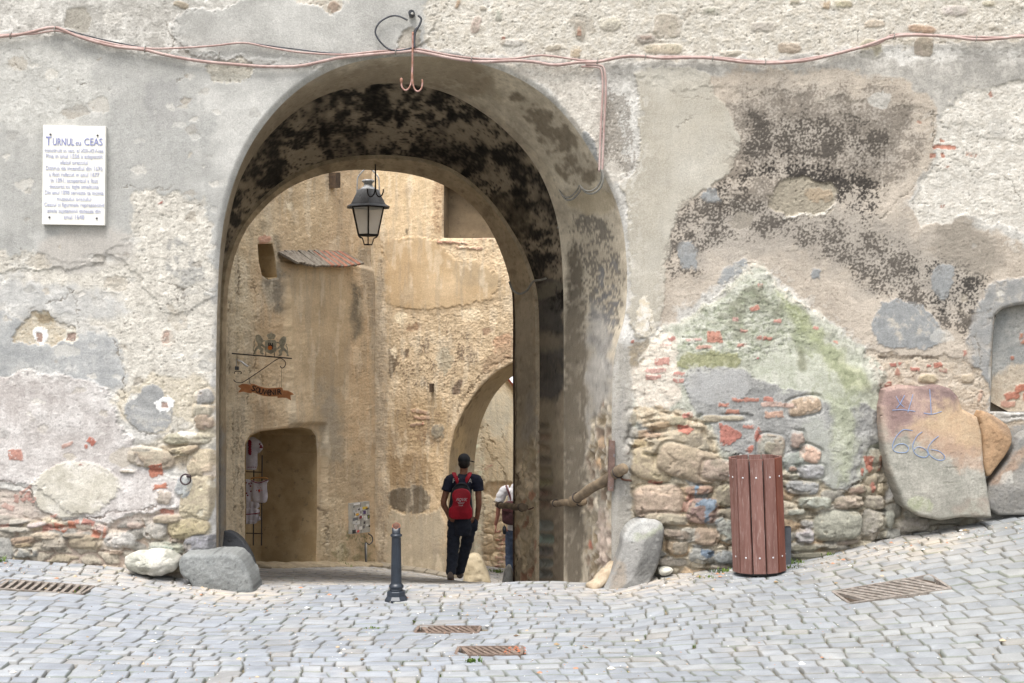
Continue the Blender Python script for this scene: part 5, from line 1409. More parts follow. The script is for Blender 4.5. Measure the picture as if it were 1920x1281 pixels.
def text_mesh(txt, size, extrude=.002, align='CENTER', shear=0.0, bold=0.0, spacing=1.0):
    cu = bpy.data.curves.new('lettering', 'FONT')
    cu.body = txt; cu.size = size; cu.extrude = extrude; cu.align_x = align; cu.shear = shear; cu.offset = bold; cu.space_character = spacing
    cu.resolution_u = 3
    o = bpy.data.objects.new('lettering', cu); COL.objects.link(o)
    dg = bpy.context.evaluated_depsgraph_get(); dg.update()
    me = bpy.data.meshes.new_from_object(o.evaluated_get(dg))
    bpy.data.objects.remove(o); bpy.data.curves.remove(cu)
    return me

def letters(name, items, mat, parent, Rm):
    """items: (text, origin, size, sx, rot, shear, bold) joined into one lettering mesh"""
    bm = bmesh.new()
    for it in items:
        txt, org, size, sx, rot = it[:5]; shear = it[5] if len(it) > 5 else 0; bold = it[6] if len(it) > 6 else 0
        me = text_mesh(txt, size, .0015, shear=shear, bold=bold)
        me.transform(Matrix.Translation(Vector(org)) @ Rm @ Matrix.Rotation(math.radians(rot), 4, 'Z') @ Matrix.Diagonal((sx, 1, 1, 1)))
        bm.from_mesh(me); bpy.data.meshes.remove(me)
    return bm_link(bm, name, mat, parent, recalc=False)
R_FRONT = Matrix.Rotation(math.radians(90), 4, 'X')      # text plane facing -Y

# ------------------------------------------------------------------ object materials
M_PINK = mat_mix('pink_conduit', (200, 176, 170), (178, 150, 144), 9, rough=.8, bump=.2, c3=(142, 128, 118))
M_GREYC = mat_mix('grey_conduit', (170, 168, 160), (140, 138, 132), 14, rough=.6, bump=.1)
M_BLACKC = mat_mix('black_cable', (52, 54, 60), (84, 86, 92), 14, rough=.55, bump=.1)
M_IRON = mat_mix('black_iron', (36, 32, 32), (62, 52, 48), 20, rough=.55, bump=.3, spec=.5)
M_RUST = mat_mix('rusty_iron', (120, 84, 68), (92, 66, 56), 16, rough=.85, bump=.5, c3=(150, 128, 116))
M_RING = mat_mix('ring_iron', (78, 62, 66), (56, 46, 48), 30, rough=.7, bump=.4)
M_LAMPMET = mat_mix('lantern_metal', (104, 104, 104), (76, 75, 74), 9, rough=.42, bump=.15, metallic=.0, c3=(140, 140, 142), spec=.6)
M_LAMPLT = mat_mix('lantern_galvanised', (190, 192, 194), (150, 150, 150), 12, rough=.4, bump=.15, spec=.6)
M_LOG = mat_mix('weathered_log', (150, 132, 108), (112, 98, 82), 6, rough=.9, bump=.6, stretch=(1, 1, 1), c3=(92, 82, 70), bdist=.01)
M_SLAT = mat_mix('bin_slat', (140, 102, 93), (122, 85, 76), 5, rough=.62, bump=.25, c3=(170, 144, 136), stretch=(5, 5, .5), fine=90, bdist=.004, thr3=(.52, .70), k=.76)
M_SLAT2 = mat_mix('bin_slat_brown', (136, 80, 64), (118, 68, 54), 5, rough=.62, bump=.25, c3=(160, 118, 104), stretch=(3, 3, .6), fine=90, bdist=.003, thr3=(.62, .74), k=.78)
M_DARK = mat_mix('dark_liner', (40, 38, 38), (54, 50, 50), 8, rough=.7, bump=.1)
M_SCREW = mat_mix('screw_head', (226, 226, 226), (200, 200, 205), 20, rough=.3, bump=0)
M_POST = mat_mix('grey_post', (96, 100, 106), (80, 84, 90), 8, rough=.6, bump=.2)
M_BOLL = mat_mix('bollard_paint', (34, 40, 49), (46, 54, 64), 7, rough=.38, bump=.25, c3=(74, 82, 90), spec=.5, fine=70, bdist=.003, thr3=(.62, .74))
M_RUSTO = mat_mix('fresh_rust', (176, 118, 86), (130, 80, 60), 30, rough=.9, bump=.3)
M_MARBLE = mat_mix('white_marble', (240, 239, 232), (230, 228, 221), 4, rough=.45, bump=.05, k=.88)
M_INK = mat_mix('faded_blue_ink', (184, 188, 214), (206, 208, 226), 30, rough=.7, bump=0, k=.85)
M_INK2 = mat_mix('blue_ink', (128, 134, 186), (160, 165, 205), 30, rough=.7, bump=0, k=.85)
M_CHALK = mat_mix('blue_chalk', (128, 154, 200), (150, 166, 194), 60, rough=.9, bump=0)
M_SKIN = mat_mix('skin_tan', (172, 122, 96), (150, 102, 80), 10, rough=.55, bump=.08, k=.75)
M_SKIN2 = mat_mix('skin_pink', (208, 150, 128), (192, 130, 112), 10, rough=.55, bump=.08, k=.75)
M_NAVY = mat_mix('navy_shirt', (42, 46, 66), (34, 38, 56), 12, rough=.85, bump=.3, bdist=.01, fine=14)
M_TROUS = mat_mix('dark_trousers', (34, 40, 54), (46, 52, 66), 9, rough=.85, bump=.5, bdist=.02, fine=12)
M_RED = mat_mix('red_nylon', (196, 28, 52), (168, 20, 42), 8, rough=.6, bump=.4, bdist=.012, fine=18, k=.85)
M_BLKN = mat_mix('black_nylon', (34, 38, 46), (50, 54, 60), 12, rough=.6, bump=.3, fine=20)
M_WHT = mat_mix('white_print', (232, 232, 232), (222, 222, 226), 20, rough=.8, bump=0)
M_TEE = mat_mix('white_cotton', (240, 238, 240), (226, 226, 230), 8, rough=.9, bump=.4, bdist=.015, fine=12, k=.82)
M_MAROON = mat_mix('brown_leather', (96, 62, 66), (76, 48, 52), 12, rough=.5, bump=.3, fine=20)
M_JEANS = mat_mix('blue_jeans', (96, 112, 140), (78, 94, 122), 16, rough=.9, bump=.3)
M_HAIR = mat_mix('dark_hair', (30, 26, 26), (40, 34, 32), 30, rough=.6, bump=.5)
M_CAP = mat_mix('black_cap', (28, 30, 36), (40, 42, 48), 16, rough=.7, bump=.3)
M_SHOE = mat_mix('grey_shoe', (128, 116, 108), (104, 94, 88), 20, rough=.8, bump=.2)
M_RIB = mat_mix('ribbon_board', (224, 158, 108), (204, 136, 90), 10, rough=.7, bump=.2)
M_CREST = mat_mix('crest_metal', (190, 182, 160), (150, 142, 122), 18, rough=.6, bump=.4, spec=.5)
M_ORANGE = mat_mix('orange_enamel', (226, 140, 40), (214, 110, 60), 30, rough=.5, bump=0)
M_LINEN = mat_mix('white_linen', (222, 216, 222), (200, 194, 202), 10, rough=.95, bump=.5, bdist=.012, fine=26)
M_EMBR = mat_mix('red_embroidery', (120, 26, 46), (150, 40, 60), 60, rough=.9, bump=.2)
M_EMBO = mat_mix('orange_embroidery', (206, 96, 80), (190, 80, 60), 60, rough=.9, bump=.2)
M_HANG = mat_mix('wooden_hanger', (196, 142, 80), (172, 120, 64), 10, rough=.6, bump=.1)
M_ZINC = mat_mix('zinc_box', (196, 194, 186), (176, 174, 168), 12, rough=.6, bump=.2)
M_GRASS = mat_mix('weed_leaf', (120, 142, 62), (84, 112, 48), 8, rough=.8, bump=0, k=.7)

# frosted glass: pale and translucent, lit by the daylight passing through it
M_GLASS, _nt, _b = mat_new('frosted_glass')
_b.inputs['Base Color'].default_value = (.93, .95, .95, 1)
_b.inputs['Roughness'].default_value = .25
_b.inputs['Transmission Weight'].default_value = .0
_tr = _nt.nodes.new('ShaderNodeBsdfTranslucent'); _tr.inputs['Color'].default_value = (.97, .98, .98, 1)
_ms = _nt.nodes.new('ShaderNodeMixShader'); _ms.inputs[0].default_value = .65
_out = [n for n in _nt.nodes if n.type == 'OUTPUT_MATERIAL'][0]
_nt.links.new(_b.outputs[0], _ms.inputs[1]); _nt.links.new(_tr.outputs[0], _ms.inputs[2]); _tp = _nt.nodes.new('ShaderNodeBsdfTransparent'); _m2 = _nt.nodes.new('ShaderNodeMixShader'); _m2.inputs[0].default_value = .30
_nt.links.new(_ms.outputs[0], _m2.inputs[1]); _nt.links.new(_tp.outputs[0], _m2.inputs[2]); _nt.links.new(_m2.outputs[0], _out.inputs['Surface'])

# ------------------------------------------------------------------ stone plaque
def plaque():
    D = 11.965
    t = empty('stone_plaque', P(141, 422, D))
    tag(t, 'white marble plaque with faded blue lettering on the grey wall left of the arch', 'plaque')
    q = pxpoly([(83, 235), (200, 238), (198, 423), (81, 421)], D)
    bm = bmesh.new(); prism(bm, q[::-1], D-.03, D+.03); bevel(bm, .003, 1)
    bm_link(bm, 'panel', M_MARBLE, t)
    yf = D-.0335
    lines = [('construit in sec. al XIII-XIV-lea', 283.5, 9.0), ('Pina in anul 1556 a adapostit', 294.5, 9.4), ('sfatul orasului', 306, 9.0), ('Distrus de incendiul din 1676', 317, 9.4), ('a fost refacut in anul 1677', 328.5, 9.2), ('In 1891, acoperisul a fost', 340, 9.4), ('decorat cu tigle smaltuite', 351, 9.0), ('Din anul 1898 serveste ca incinta', 362.5, 9.2), ('muzeului orasului', 374, 8.6), ('Ceasul si figurinele reprezentind', 385, 9.0), ('zilele saptaminii dateaza din', 396.5, 8.8), ('anul 1648', 408, 9.6)]
    widths = [110, 106, 52, 106, 94, 88, 92, 110, 64, 112, 100, 38]
    its = []
    for (s, y, h), w in zip(lines, widths):
        size = h*1.18*D/FPX
        me = text_mesh(s, size, 0); xs = [v.co.x for v in me.vertices]; nat = max(xs)-min(xs); bpy.data.meshes.remove(me)
        sx = (w*D/FPX)/nat
        p = P(141, y+3, D); its.append((s, (p.x, yf, p.z), size, sx, -.8, 0, .0004))
    letters('lettering', its, M_INK, t, R_FRONT)
    its = []
    for s, xc, w, h in (('T', 93.5, 10, 17), ('URNUL', 121, 40, 13.5), ('cu', 149, 10, 9), ('CEAS', 177, 34, 13.5)):
        size = h*1.40*D/FPX
        me = text_mesh(s, size, 0); xs = [v.co.x for v in me.vertices]; nat = max(xs)-min(xs); bpy.data.meshes.remove(me)
        p = P(xc, 273.5, D); its.append((s, (p.x, yf, p.z), size, (w*D/FPX)/nat, -.8, 0, .0006))
    letters('heading', its, M_INK2, t, R_FRONT)
    for x, y in ((97, 253), (185, 255), (95, 408), (183.5, 410)):
        p = P(x, y, D); bm = bmesh.new()
        bmesh.ops.create_uvsphere(bm, u_segments=10, v_segments=6, radius=.010, matrix=Matrix.Translation((p.x, yf, p.z)))
        bm_link(bm, 'bolt', mat_bolt, t, True)
mat_bolt = mat_mix('bolt_grey', (120, 120, 128), (90, 90, 96), 30, rough=.5, bump=0)
plaque()

# ------------------------------------------------------------------ cables, hooks, ring
def wall_y(px):      # how far the relief stands out, so cables lie on it
    return 11.945
def cpts(L, D=None): return [P(x, y, D if D else wall_y(x)) for x, y in L]
CAB1 = [(-260, 92), (-120, 84), (0, 69), (30, 66), (60, 60), (90, 52.5), (110, 53), (140, 66), (180, 79), (220, 88), (270, 93.5), (310, 103), (370, 114), (430, 120), (500, 125), (560, 124), (610, 114), (640, 108), (700, 102), (760, 97), (775, 96), (800, 100), (850, 110), (900, 116), (960, 114), (1000, 116), (1040, 122), (1085, 117), (1120, 116), (1180, 105), (1240, 109), (1300, 108), (1340, 110), (1420, 118.5), (1500, 115), (1560, 103), (1620, 87), (1680, 68), (1740, 66.5), (1790, 70), (1830, 74.5), (1880, 72), (1930, 69), (2100, 80), (2200, 84)]
CAB2 = [(-260, 88), (-120, 80), (0, 66), (60, 64), (105, 58), (150, 68), (220, 84), (280, 91), (340, 90), (400, 86), (455, 80.5), (500, 88), (560, 98), (640, 102.5), (700, 97), (775, 92), (800, 95), (850, 104.5), (900, 110), (960, 110), (1015, 104), (1060, 109), (1100, 114), (1130, 114), (1180, 107), (1330, 107), (1420, 115), (1500, 112), (1640, 84), (1680, 64.5), (1790, 68), (1880, 70), (1930, 66), (2100, 77), (2200, 81)]
o = tube('wall_cable', cpts(CAB1), .0145, M_PINK, sub=5, sides=7); tag(o, 'thick pink painted conduit draped across the whole gate wall above the arch', 'cable', group='pink conduits along the gate wall')
o = tube('wall_cable', cpts(CAB2, 11.948), .0095, M_PINK, sub=5, sides=7); tag(o, 'thinner pink conduit running just above the thick one along the gate wall', 'cable', group='pink conduits along the gate wall')
for k_, (px_, py_) in enumerate([(20, 67), (103, 55), (272, 92.5), (410, 104), (742, 97), (884, 112), (1120, 114), (1210, 106), (1336, 109), (1435, 117), (1676, 67), (1830, 72)]):
    bm = bmesh.new(); c = P(px_, py_, 11.94); add_tube(bm, [c+Vector((.004*math.sin(a), -math.cos(a)*.020, math.sin(a)*.030)) for a in np.linspace(0, 2*math.pi, 15)], .004, 5, False); bm_link(bm, 'clip', M_GREYC, bpy.data.objects['wall_cable'], True)
o = tube('black_cable', cpts([(120, 55), (160, 66), (200, 76), (250, 86), (280, 91)], 11.95), .006, M_BLACKC, sub=4, sides=6); tag(o, 'short thin black cable beside the pink conduits above the plaque', 'cable')
o = tube('black_cable', cpts([(470, 81), (520, 88), (560, 93), (600, 98), (640, 101)], 11.95), .006, M_BLACKC, sub=4, sides=6); tag(o, 'thin black cable above the pink conduits left of the arch top', 'cable')
o = tube('drop_cable', cpts([(1098, 121), (1122, 122), (1133, 131), (1136, 170), (1133, 230), (1131, 280), (1129, 322)], 11.945), .0105, M_PINK, sides=7); tag(o, 'right of two pink conduits dropping down the right shoulder of the arch', 'cable', group='pink conduits dropping beside the arch')
o = tube('drop_cable', cpts([(1090, 125), (1118, 126), (1128, 134), (1130, 170), (1127, 230), (1125, 280), (1123.5, 322)], 11.95), .0095, M_PINK, sides=7); tag(o, 'left of two pink conduits dropping down the right shoulder of the arch', 'cable', group='pink conduits dropping beside the arch')
G3 = [(1129, 318, 11.94), (1131, 335, 11.95), (1126, 352, 12.0), (1114, 362, 12.1), (1104, 363, 12.25), (1096, 359, 12.35), (1090, 353, 12.4), (1085, 362, 12.5), (1074, 373, 12.65), (1063, 375, 12.8), (1055, 367, 12.95), (1052, 360, 13.0)]
bm = bmesh.new(); add_tube(bm, catmull([P(*a) for a in G3]), .0105, 7); add_tube(bm, catmull([P(a[0]-3, a[1]-5, a[2]+.01) for a in G3]), .008, 7)
o = bm_link(bm, 'sagging_cable', M_GREYC, None, True); tag(o, 'grey conduits sagging in loops under the right side of the arch', 'cable')
o = tube('passage_conduit', [P(1068, 412, 13.5), P(1052, 418, 13.6), P(1043, 440, 14.2), P(1041, 490, 14.6), P(1036, 515, 14.9), P(1018, 524, 15.3), P(1000, 528, 15.6), P(988, 545, 15.85), P(974, 551, 15.93), P(961, 543, 15.96), P(955, 528, 15.97)], .013, M_GREYC); tag(o, 'grey conduit bending down the dark inner wall of the passage', 'conduit')
o = tube('down_cable', [P(962, 548, 16.9), P(963.5, 600, 16.9), P(963, 700, 16.9), P(964, 800, 16.9), P(963, 1000, 16.9), P(963.5, 1095, 16.9)], .012, mat_mix('brown_cable', (92, 74, 58), (70, 56, 46), 20, bump=.1), sub=3); tag(o, 'brown cable running straight down the edge of the rear arch', 'cable')
t = empty('junction_box', P(1048, 560, 14.3))
bm = bmesh.new(); p = P(1049, 546, 14.45); add_box(bm, p, (.07, .05, .17)); bevel(bm, .006); bm_link(bm, 'box_body', M_IRON, t)
bm = bmesh.new(); add_box(bm, p+Vector((0, -.028, 0)), (.055, .008, .15)); bm_link(bm, 'lid', M_DARK, t)
tag(t, 'small black box fixed to the dark right wall inside the passage', 'junction box')

t = empty('cable_loop', P(772, 92, 11.94)); tag(t, 'black cable looping out of a round socket above the arch crown', 'cable')
bm = bmesh.new(); add_tube(bm, catmull(cpts([(764, 38), (752, 32), (740, 29.5), (726, 33), (711, 43), (704, 57), (706, 68), (716, 82), (729, 92), (745, 95), (760, 93), (775, 89)], 11.94)), .0085, 7); bm_link(bm, 'loop', M_BLACKC, t, True)
bm = bmesh.new(); add_tube(bm, catmull(cpts([(784, 29), (790, 36), (786, 48), (779, 60), (777, 75), (777, 90)], 11.935)), .010, 7); add_tube(bm, catmull(cpts([(782, 52), (776, 62), (775, 90)], 11.94)), .007, 7); bm_link(bm, 'tail', M_BLACKC, t, True)
p = P(772, 26, 11.95); bm = bmesh.new(); add_tube(bm, [p+Vector((0, .04, 0)), p+Vector((0, -.035, 0))], .030, 14); add_tube(bm, [p+Vector((0, -.034, 0)), p+Vector((0, -.05, 0))], .020, 12); bm_link(bm, 'socket', M_BLACKC, t, False)
p = P(773, 26, 11.90); bm = bmesh.new(); bmesh.ops.create_uvsphere(bm, u_segments=10, v_segments=8, radius=.013, matrix=Matrix.Translation(p)); bm_link(bm, 'bulb_holder', M_ZINC, t, True)

def hook(name, stem, left, right, D, r, mat, label, knob=None):
    t = empty(name, P(stem[0][0], stem[0][1], D)); tag(t, label, 'hook')
    bm = bmesh.new(); add_tube(bm, catmull(cpts(stem, D)), r*1.15, 8); bm_link(bm, 'stem', mat, t, True)
    for L in (left, right):
        bm = bmesh.new(); add_tube(bm, catmull(cpts(L, D-.004)), r, 8)
        if knob and L is left:
            bmesh.ops.create_uvsphere(bm, u_segments=10, v_segments=8, radius=r*1.9, matrix=Matrix.Translation(P(knob[0], knob[1], D-.004)) @ Matrix.Diagonal((1, 1, 1.7, 1)))
        bm_link(bm, 'prong', mat, t, True)
M_PINKRUST = mat_mix('pink_rusty_hook', (196, 156, 150), (160, 116, 96), 22, rough=.8, bump=.4)
hook('double_hook', [(774, 60), (773.5, 100), (773, 130), (772, 145)], [(773, 138), (771, 155), (767, 165), (760, 169.5), (754, 164), (752.5, 155), (752, 148)], [(773, 138), (774.5, 158), (778, 168), (784, 171.5), (790, 166), (792, 156), (791.5, 149)], 11.93, .0078, M_PINKRUST, 'pink painted double iron hook hanging from the crown of the arch', (752.5, 151))
hook('double_hook', [(704, 303), (704, 320), (704, 340), (704, 352)], [(704, 345), (702.5, 360), (699, 367), (695, 369), (691, 366), (689, 360), (689, 354)], [(704, 345), (705, 360), (708, 367), (712, 369), (716, 366), (718.5, 360), (718.5, 355)], 16.5, .0085, M_IRON, 'black double iron hook hanging inside the passage in front of the lantern')

t = empty('tether_ring', P(348, 905, 11.9)); tag(t, 'rusty iron tether ring hanging on the wall beside the left jamb', 'ring')
bm = bmesh.new(); c = P(348, 899, 11.87); add_tube(bm, [c+Vector((math.cos(a)*.046, .004*math.sin(a), math.sin(a)*.046)) for a in np.linspace(0, 2*math.pi, 25)], .0075, 8, False); bm_link(bm, 'ring', M_RING, t, True)
bm = bmesh.new(); add_tube(bm, [P(352, 892, 11.98), P(352, 893, 11.86), P(357, 893, 11.85)], .013, 8); bm_link(bm, 'staple', M_RING, t, True)

# ------------------------------------------------------------------ boulders
def paint_sand(S):
    S.col[:] = S.tone((160, 158, 146), (176, 172, 160), 'M')
    S.patch([(1640, 700), (1820, 700), (1850, 780), (1860, 860), (1800, 850), (1740, 830), (1690, 800), (1640, 830)], (206, 178, 142), (190, 158, 122), 'M', warp=14, soft=12, ragged=3)
    S.patch([(1640, 700), (1740, 700), (1760, 760), (1730, 790), (1700, 800), (1680, 820), (1640, 830)], (160, 132, 124), (178, 150, 138), 'B', warp=14, soft=12)
    S.patch([(1700, 700), (1800, 700), (1810, 750), (1780, 765), (1740, 755)], (136, 112, 108), (156, 130, 122), 'B', warp=12, soft=10)
    S.patch([(1665, 740), (1700, 735), (1715, 770), (1690, 790), (1668, 780)], (148, 120, 114), (130, 104, 104), 'B', warp=12, soft=10, op=.8)
    S.patch([(1690, 800), (1740, 805), (1800, 830), (1850, 850), (1860, 900), (1800, 880), (1750, 840), (1700, 820)], (176, 142, 118), (196, 164, 138), 'B', warp=14, soft=12, op=.8)
    S.patch([(1650, 780), (1665, 800), (1680, 960), (1650, 960)], (186, 174, 156), None, warp=8, soft=10, op=.6)
    S.patch([(1700, 930), (1745, 935), (1750, 955), (1720, 965), (1700, 950)], (170, 176, 140), (186, 188, 160), 'C', warp=6, soft=4, op=.8)
    S.patch([(1790, 930), (1860, 930), (1860, 975), (1780, 975)], (168, 148, 134), (160, 158, 142), 'M', warp=10, soft=10, op=.7)
    S.rough[:] = .6
    S.crack([(1770, 877), (1795, 877)], 1.2, (140, 138, 120), .006, jag=.5); S.crack([(1768, 905), (1796, 905)], 1.2, (140, 138, 120), .006, jag=.5)
big = empty('sandstone_boulder', P(1760, 990, 11.72)); tag(big, 'huge leaning purple topped sandstone slab with blue chalk graffiti right of the bin', 'boulder')
slab('slab', [(1664, 732), (1700, 723), (1742, 727), (1765, 722), (1788, 729), (1803, 745), (1810, 768), (1838, 783), (1845, 815), (1847, 870), (1854, 925), (1859, 971), (1800, 970), (1762, 976), (1722, 968), (1695, 950), (1688, 930), (1668, 880), (1657, 820), (1655, 765)], 11.74, .40, paint_sand, bev=.035, dome=.03, tilt=.09, seed=5, sm=0, root=big, facets=.010, fs=2.2)
def chalk():
    L = [[(1712, 808), (1698, 806), (1690, 810), (1680, 822), (1675, 836), (1678, 846), (1688, 849), (1700, 848), (1704, 840), (1696, 833), (1684, 834), (1678, 840)],
         [(1730, 810), (1720, 818), (1712, 834), (1714, 848), (1724, 856), (1736, 857), (1740, 850), (1734, 842), (1722, 838), (1714, 843)],
         [(1760, 818), (1748, 828), (1740, 840), (1742, 852), (1756, 862), (1768, 862), (1770, 855), (1760, 846), (1746, 843)],
         [(1716, 740), (1712, 752), (1704, 774)], [(1676, 770), (1690, 769), (1704, 770), (1718, 772)], [(1748, 731), (1748, 750), (1748, 776)], [(1734, 775), (1750, 777), (1768, 772)], [(1684, 744), (1690, 756), (1698, 764)], [(1700, 742), (1692, 756), (1684, 766)]]
    from mathutils.bvhtree import BVHTree
    me = bpy.data.objects['slab'].data
    tree = BVHTree.FromPolygons([v.co for v in me.vertices], [tuple(p.vertices) for p in me.polygons])
    for l in L:
        pts = []
        for q in catmull([Vector((x, y, 0)) for x, y in l], 8):
            p = P(q.x, q.y, 11.74); hit = tree.ray_cast(Vector((p.x, 10.0, p.z)), Vector((0, 1, 0)))[0]
            if hit is not None: pts.append(hit+Vector((0, -.002, 0)))
        bm = bmesh.new(); add_tube(bm, pts, .0034, 5); bm_link(bm, 'chalk_mark', M_CHALK, big, True)
chalk()
def paint_or(S):
    S.col[:] = S.tone((196, 158, 116), (176, 138, 98), 'M')
    S.patch([(1840, 760), (1885, 780), (1900, 830), (1880, 820), (1860, 790)], (158, 130, 104), (176, 146, 116), 'B', warp=6, soft=6, op=.8)
o = slab('sandstone_block', [(1836, 768), (1858, 776), (1876, 788), (1892, 800), (1899, 826), (1888, 850), (1868, 876), (1852, 898), (1840, 880), (1838, 820)], 11.86, .25, paint_or, dome=.05, bev=.03, seed=8); tag(o, 'orange brown sandstone block wedged right of the big leaning slab', 'boulder')
def paint_gr(S):
    S.col[:] = S.tone((158, 154, 146), (140, 138, 134), 'M')
    S.patch([(1850, 900), (1890, 860), (1925, 830), (1925, 860), (1890, 900), (1856, 912)], (166, 140, 120), (186, 160, 136), 'B', warp=6, soft=6)
    S.patch([(1880, 880), (1905, 885), (1900, 910), (1870, 905)], (204, 200, 190), None, warp=8, soft=4, op=.7)
o = slab('grey_block', [(1846, 914), (1870, 885), (1896, 850), (1902, 825), (1925, 806), (1990, 800), (2010, 880), (2010, 968), (1930, 966), (1850, 966)], 11.90, .22, paint_gr, dome=.03, bev=.03, seed=9); tag(o, 'grey stone block at the right edge below the walled niche', 'boulder')

def paint_guard(S):
    S.col[:] = S.tone((168, 166, 160), (148, 146, 142), 'M')
    S.patch([(1165, 1008), (1190, 975), (1250, 970), (1250, 985), (1215, 1000), (1195, 1014), (1170, 1016)], (190, 189, 184), (172, 172, 168), 'C', warp=4, soft=3)
    S.patch([(1215, 1010), (1252, 990), (1250, 1060), (1225, 1090), (1190, 1090), (1198, 1040)], (120, 119, 116), (136, 135, 130), 'M', warp=6, soft=8)
    S.patch([(1150, 1060), (1170, 1050), (1175, 1100), (1140, 1130)], (172, 156, 136), (150, 136, 118), 'C', warp=5, soft=5, op=.7)
    S.patch([(1185, 1008), (1220, 998), (1240, 985), (1250, 990), (1222, 1006), (1190, 1016)], (156, 160, 138), None, warp=3, soft=3, op=.7)
def P_(a, b, c=None, cover=.4):
    def f(S):
        S.col[:] = S.tone(a, b, 'M'); S.rough[:] = 1.1
        if c is not None: S.soot([(S.U.min()-20, S.V.min()-20), (S.U.max()+20, S.V.min()-20), (S.U.max()+20, S.V.max()+20), (S.U.min()-20, S.V.max()+20)], c, cover=cover, soft=5, mode='B', op=.7, dh=0)
    return f
M_WB = mat_mix('pale_boulder', (226, 222, 208), (200, 198, 186), 5, c3=(158, 158, 140), bump=.6, rough=.9)
M_GB = mat_mix('grey_boulder', (142, 146, 146), (122, 126, 128), 5, c3=(160, 166, 156), bump=.7, rough=.85, fine=90)
M_DB = mat_mix('dark_slab', (58, 60, 64), (78, 80, 84), 5, c3=(48, 48, 50), bump=.6, rough=.8)
M_GS = mat_mix('guard_stone', (184, 184, 178), (150, 148, 142), 4, c3=(200, 200, 196), bump=.5, rough=.8)
M_GS2 = mat_mix('guard_stone_cream', (206, 192, 164), (184, 170, 142), 5, c3=(160, 146, 120), bump=.5, rough=.9)
o = rock('white_boulder', [(233, 1056), (237, 1040), (262, 1036), (296, 1031), (324, 1037), (336, 1049), (333, 1064), (318, 1075), (282, 1080), (250, 1072), (238, 1066)], 11.78, .22, M_WB, dome=.07, bev=.11, noise=.03, nscale=7, seed=11, paint=P_((232, 228, 214), (206, 202, 188), (150, 152, 138), .5)); tag(o, 'rounded whitish boulder lying on the setts left of the grey one', 'boulder')
o = slab('grey_boulder', [(335, 1062), (337, 1046), (346, 1038), (400, 1037), (438, 1036), (452, 1046), (466, 1068), (476, 1096), (479, 1128), (400, 1128), (362, 1112), (358, 1090), (340, 1080)], 11.70, .34, P_((138, 141, 140), (156, 159, 156), (120, 124, 124), .4), dome=.03, bev=.045, facets=.012, fs=2.6, seed=13, sm=1); tag(o, 'big smooth dark grey boulder at the foot of the left jamb', 'boulder')
o = rock('millstone_slab', [(418, 996), (428, 993), (446, 1003), (462, 1022), (474, 1046), (481, 1075), (483, 1110), (415, 1110)], 12.45, .12, M_DB, dome=.01, bev=.02, noise=.006, seed=15, sm=1); tag(o, 'dark thin rounded stone slab leaning inside the left jamb', 'stone slab')
o = slab('guard_stone', [(1118, 1125), (1136, 1096), (1154, 1062), (1165, 1034), (1168, 1006), (1178, 992), (1194, 979), (1208, 975), (1236, 977), (1247, 988), (1247, 1006), (1241, 1040), (1234, 1064), (1222, 1088), (1205, 1125)], 11.68, .36, paint_guard, dome=.09, bev=.05, facets=.05, fs=2.0, tilt=.14, seed=17, sm=1); tag(o, 'pale worn guard stone leaning at the foot of the right jamb', 'guard stone')
o = rock('guard_stone', [(866, 1110), (870, 1075), (874, 1050), (880, 1041), (893, 1040), (902, 1046), (912, 1070), (921, 1094), (922, 1110)], 21.55, .3, M_GS2, dome=.07, bev=.07, noise=.018, tilt=.1, seed=19); tag(o, 'cream guard stone at the foot of the far arch beside the walking man', 'guard stone')
o = rock('edge_stone', [(940, 1110), (943, 1080), (949, 1064), (957, 1060), (962, 1075), (962, 1110)], 16.9, .2, M_GS, dome=.03, bev=.04, noise=.01, seed=21); tag(o, 'small grey upright stone at the foot of the rear arch edge', 'stone')
o = rock('small_slab', [(1232, 1070), (1242, 1064), (1258, 1064), (1264, 1070), (1254, 1079), (1238, 1080)], 11.78, .08, M_WB, dome=.02, bev=.02, noise=.006, seed=23, seg=60); tag(o, 'small flat white stone lying right of the pale guard stone', 'stone')
bm = bmesh.new(); add_tube(bm, catmull([P(1150, 1060, 11.95), P(1138, 1075, 11.85), P(1122, 1092, 11.75), P(1104, 1104, 11.7)]), [ (.06, .05) ]*6+[(.075, .06)]*6+[(.07, .04)]*6+[(.03, .02)], 14)
o = bm_link(bm, 'worn_stump', mat_mix('weathered_stump', (196, 180, 156), (170, 152, 128), 14, bump=.8, stretch=(1, 1, .4)), None, True); tag(o, 'pale weathered stump sloping out at the foot of the right jamb', 'stump')

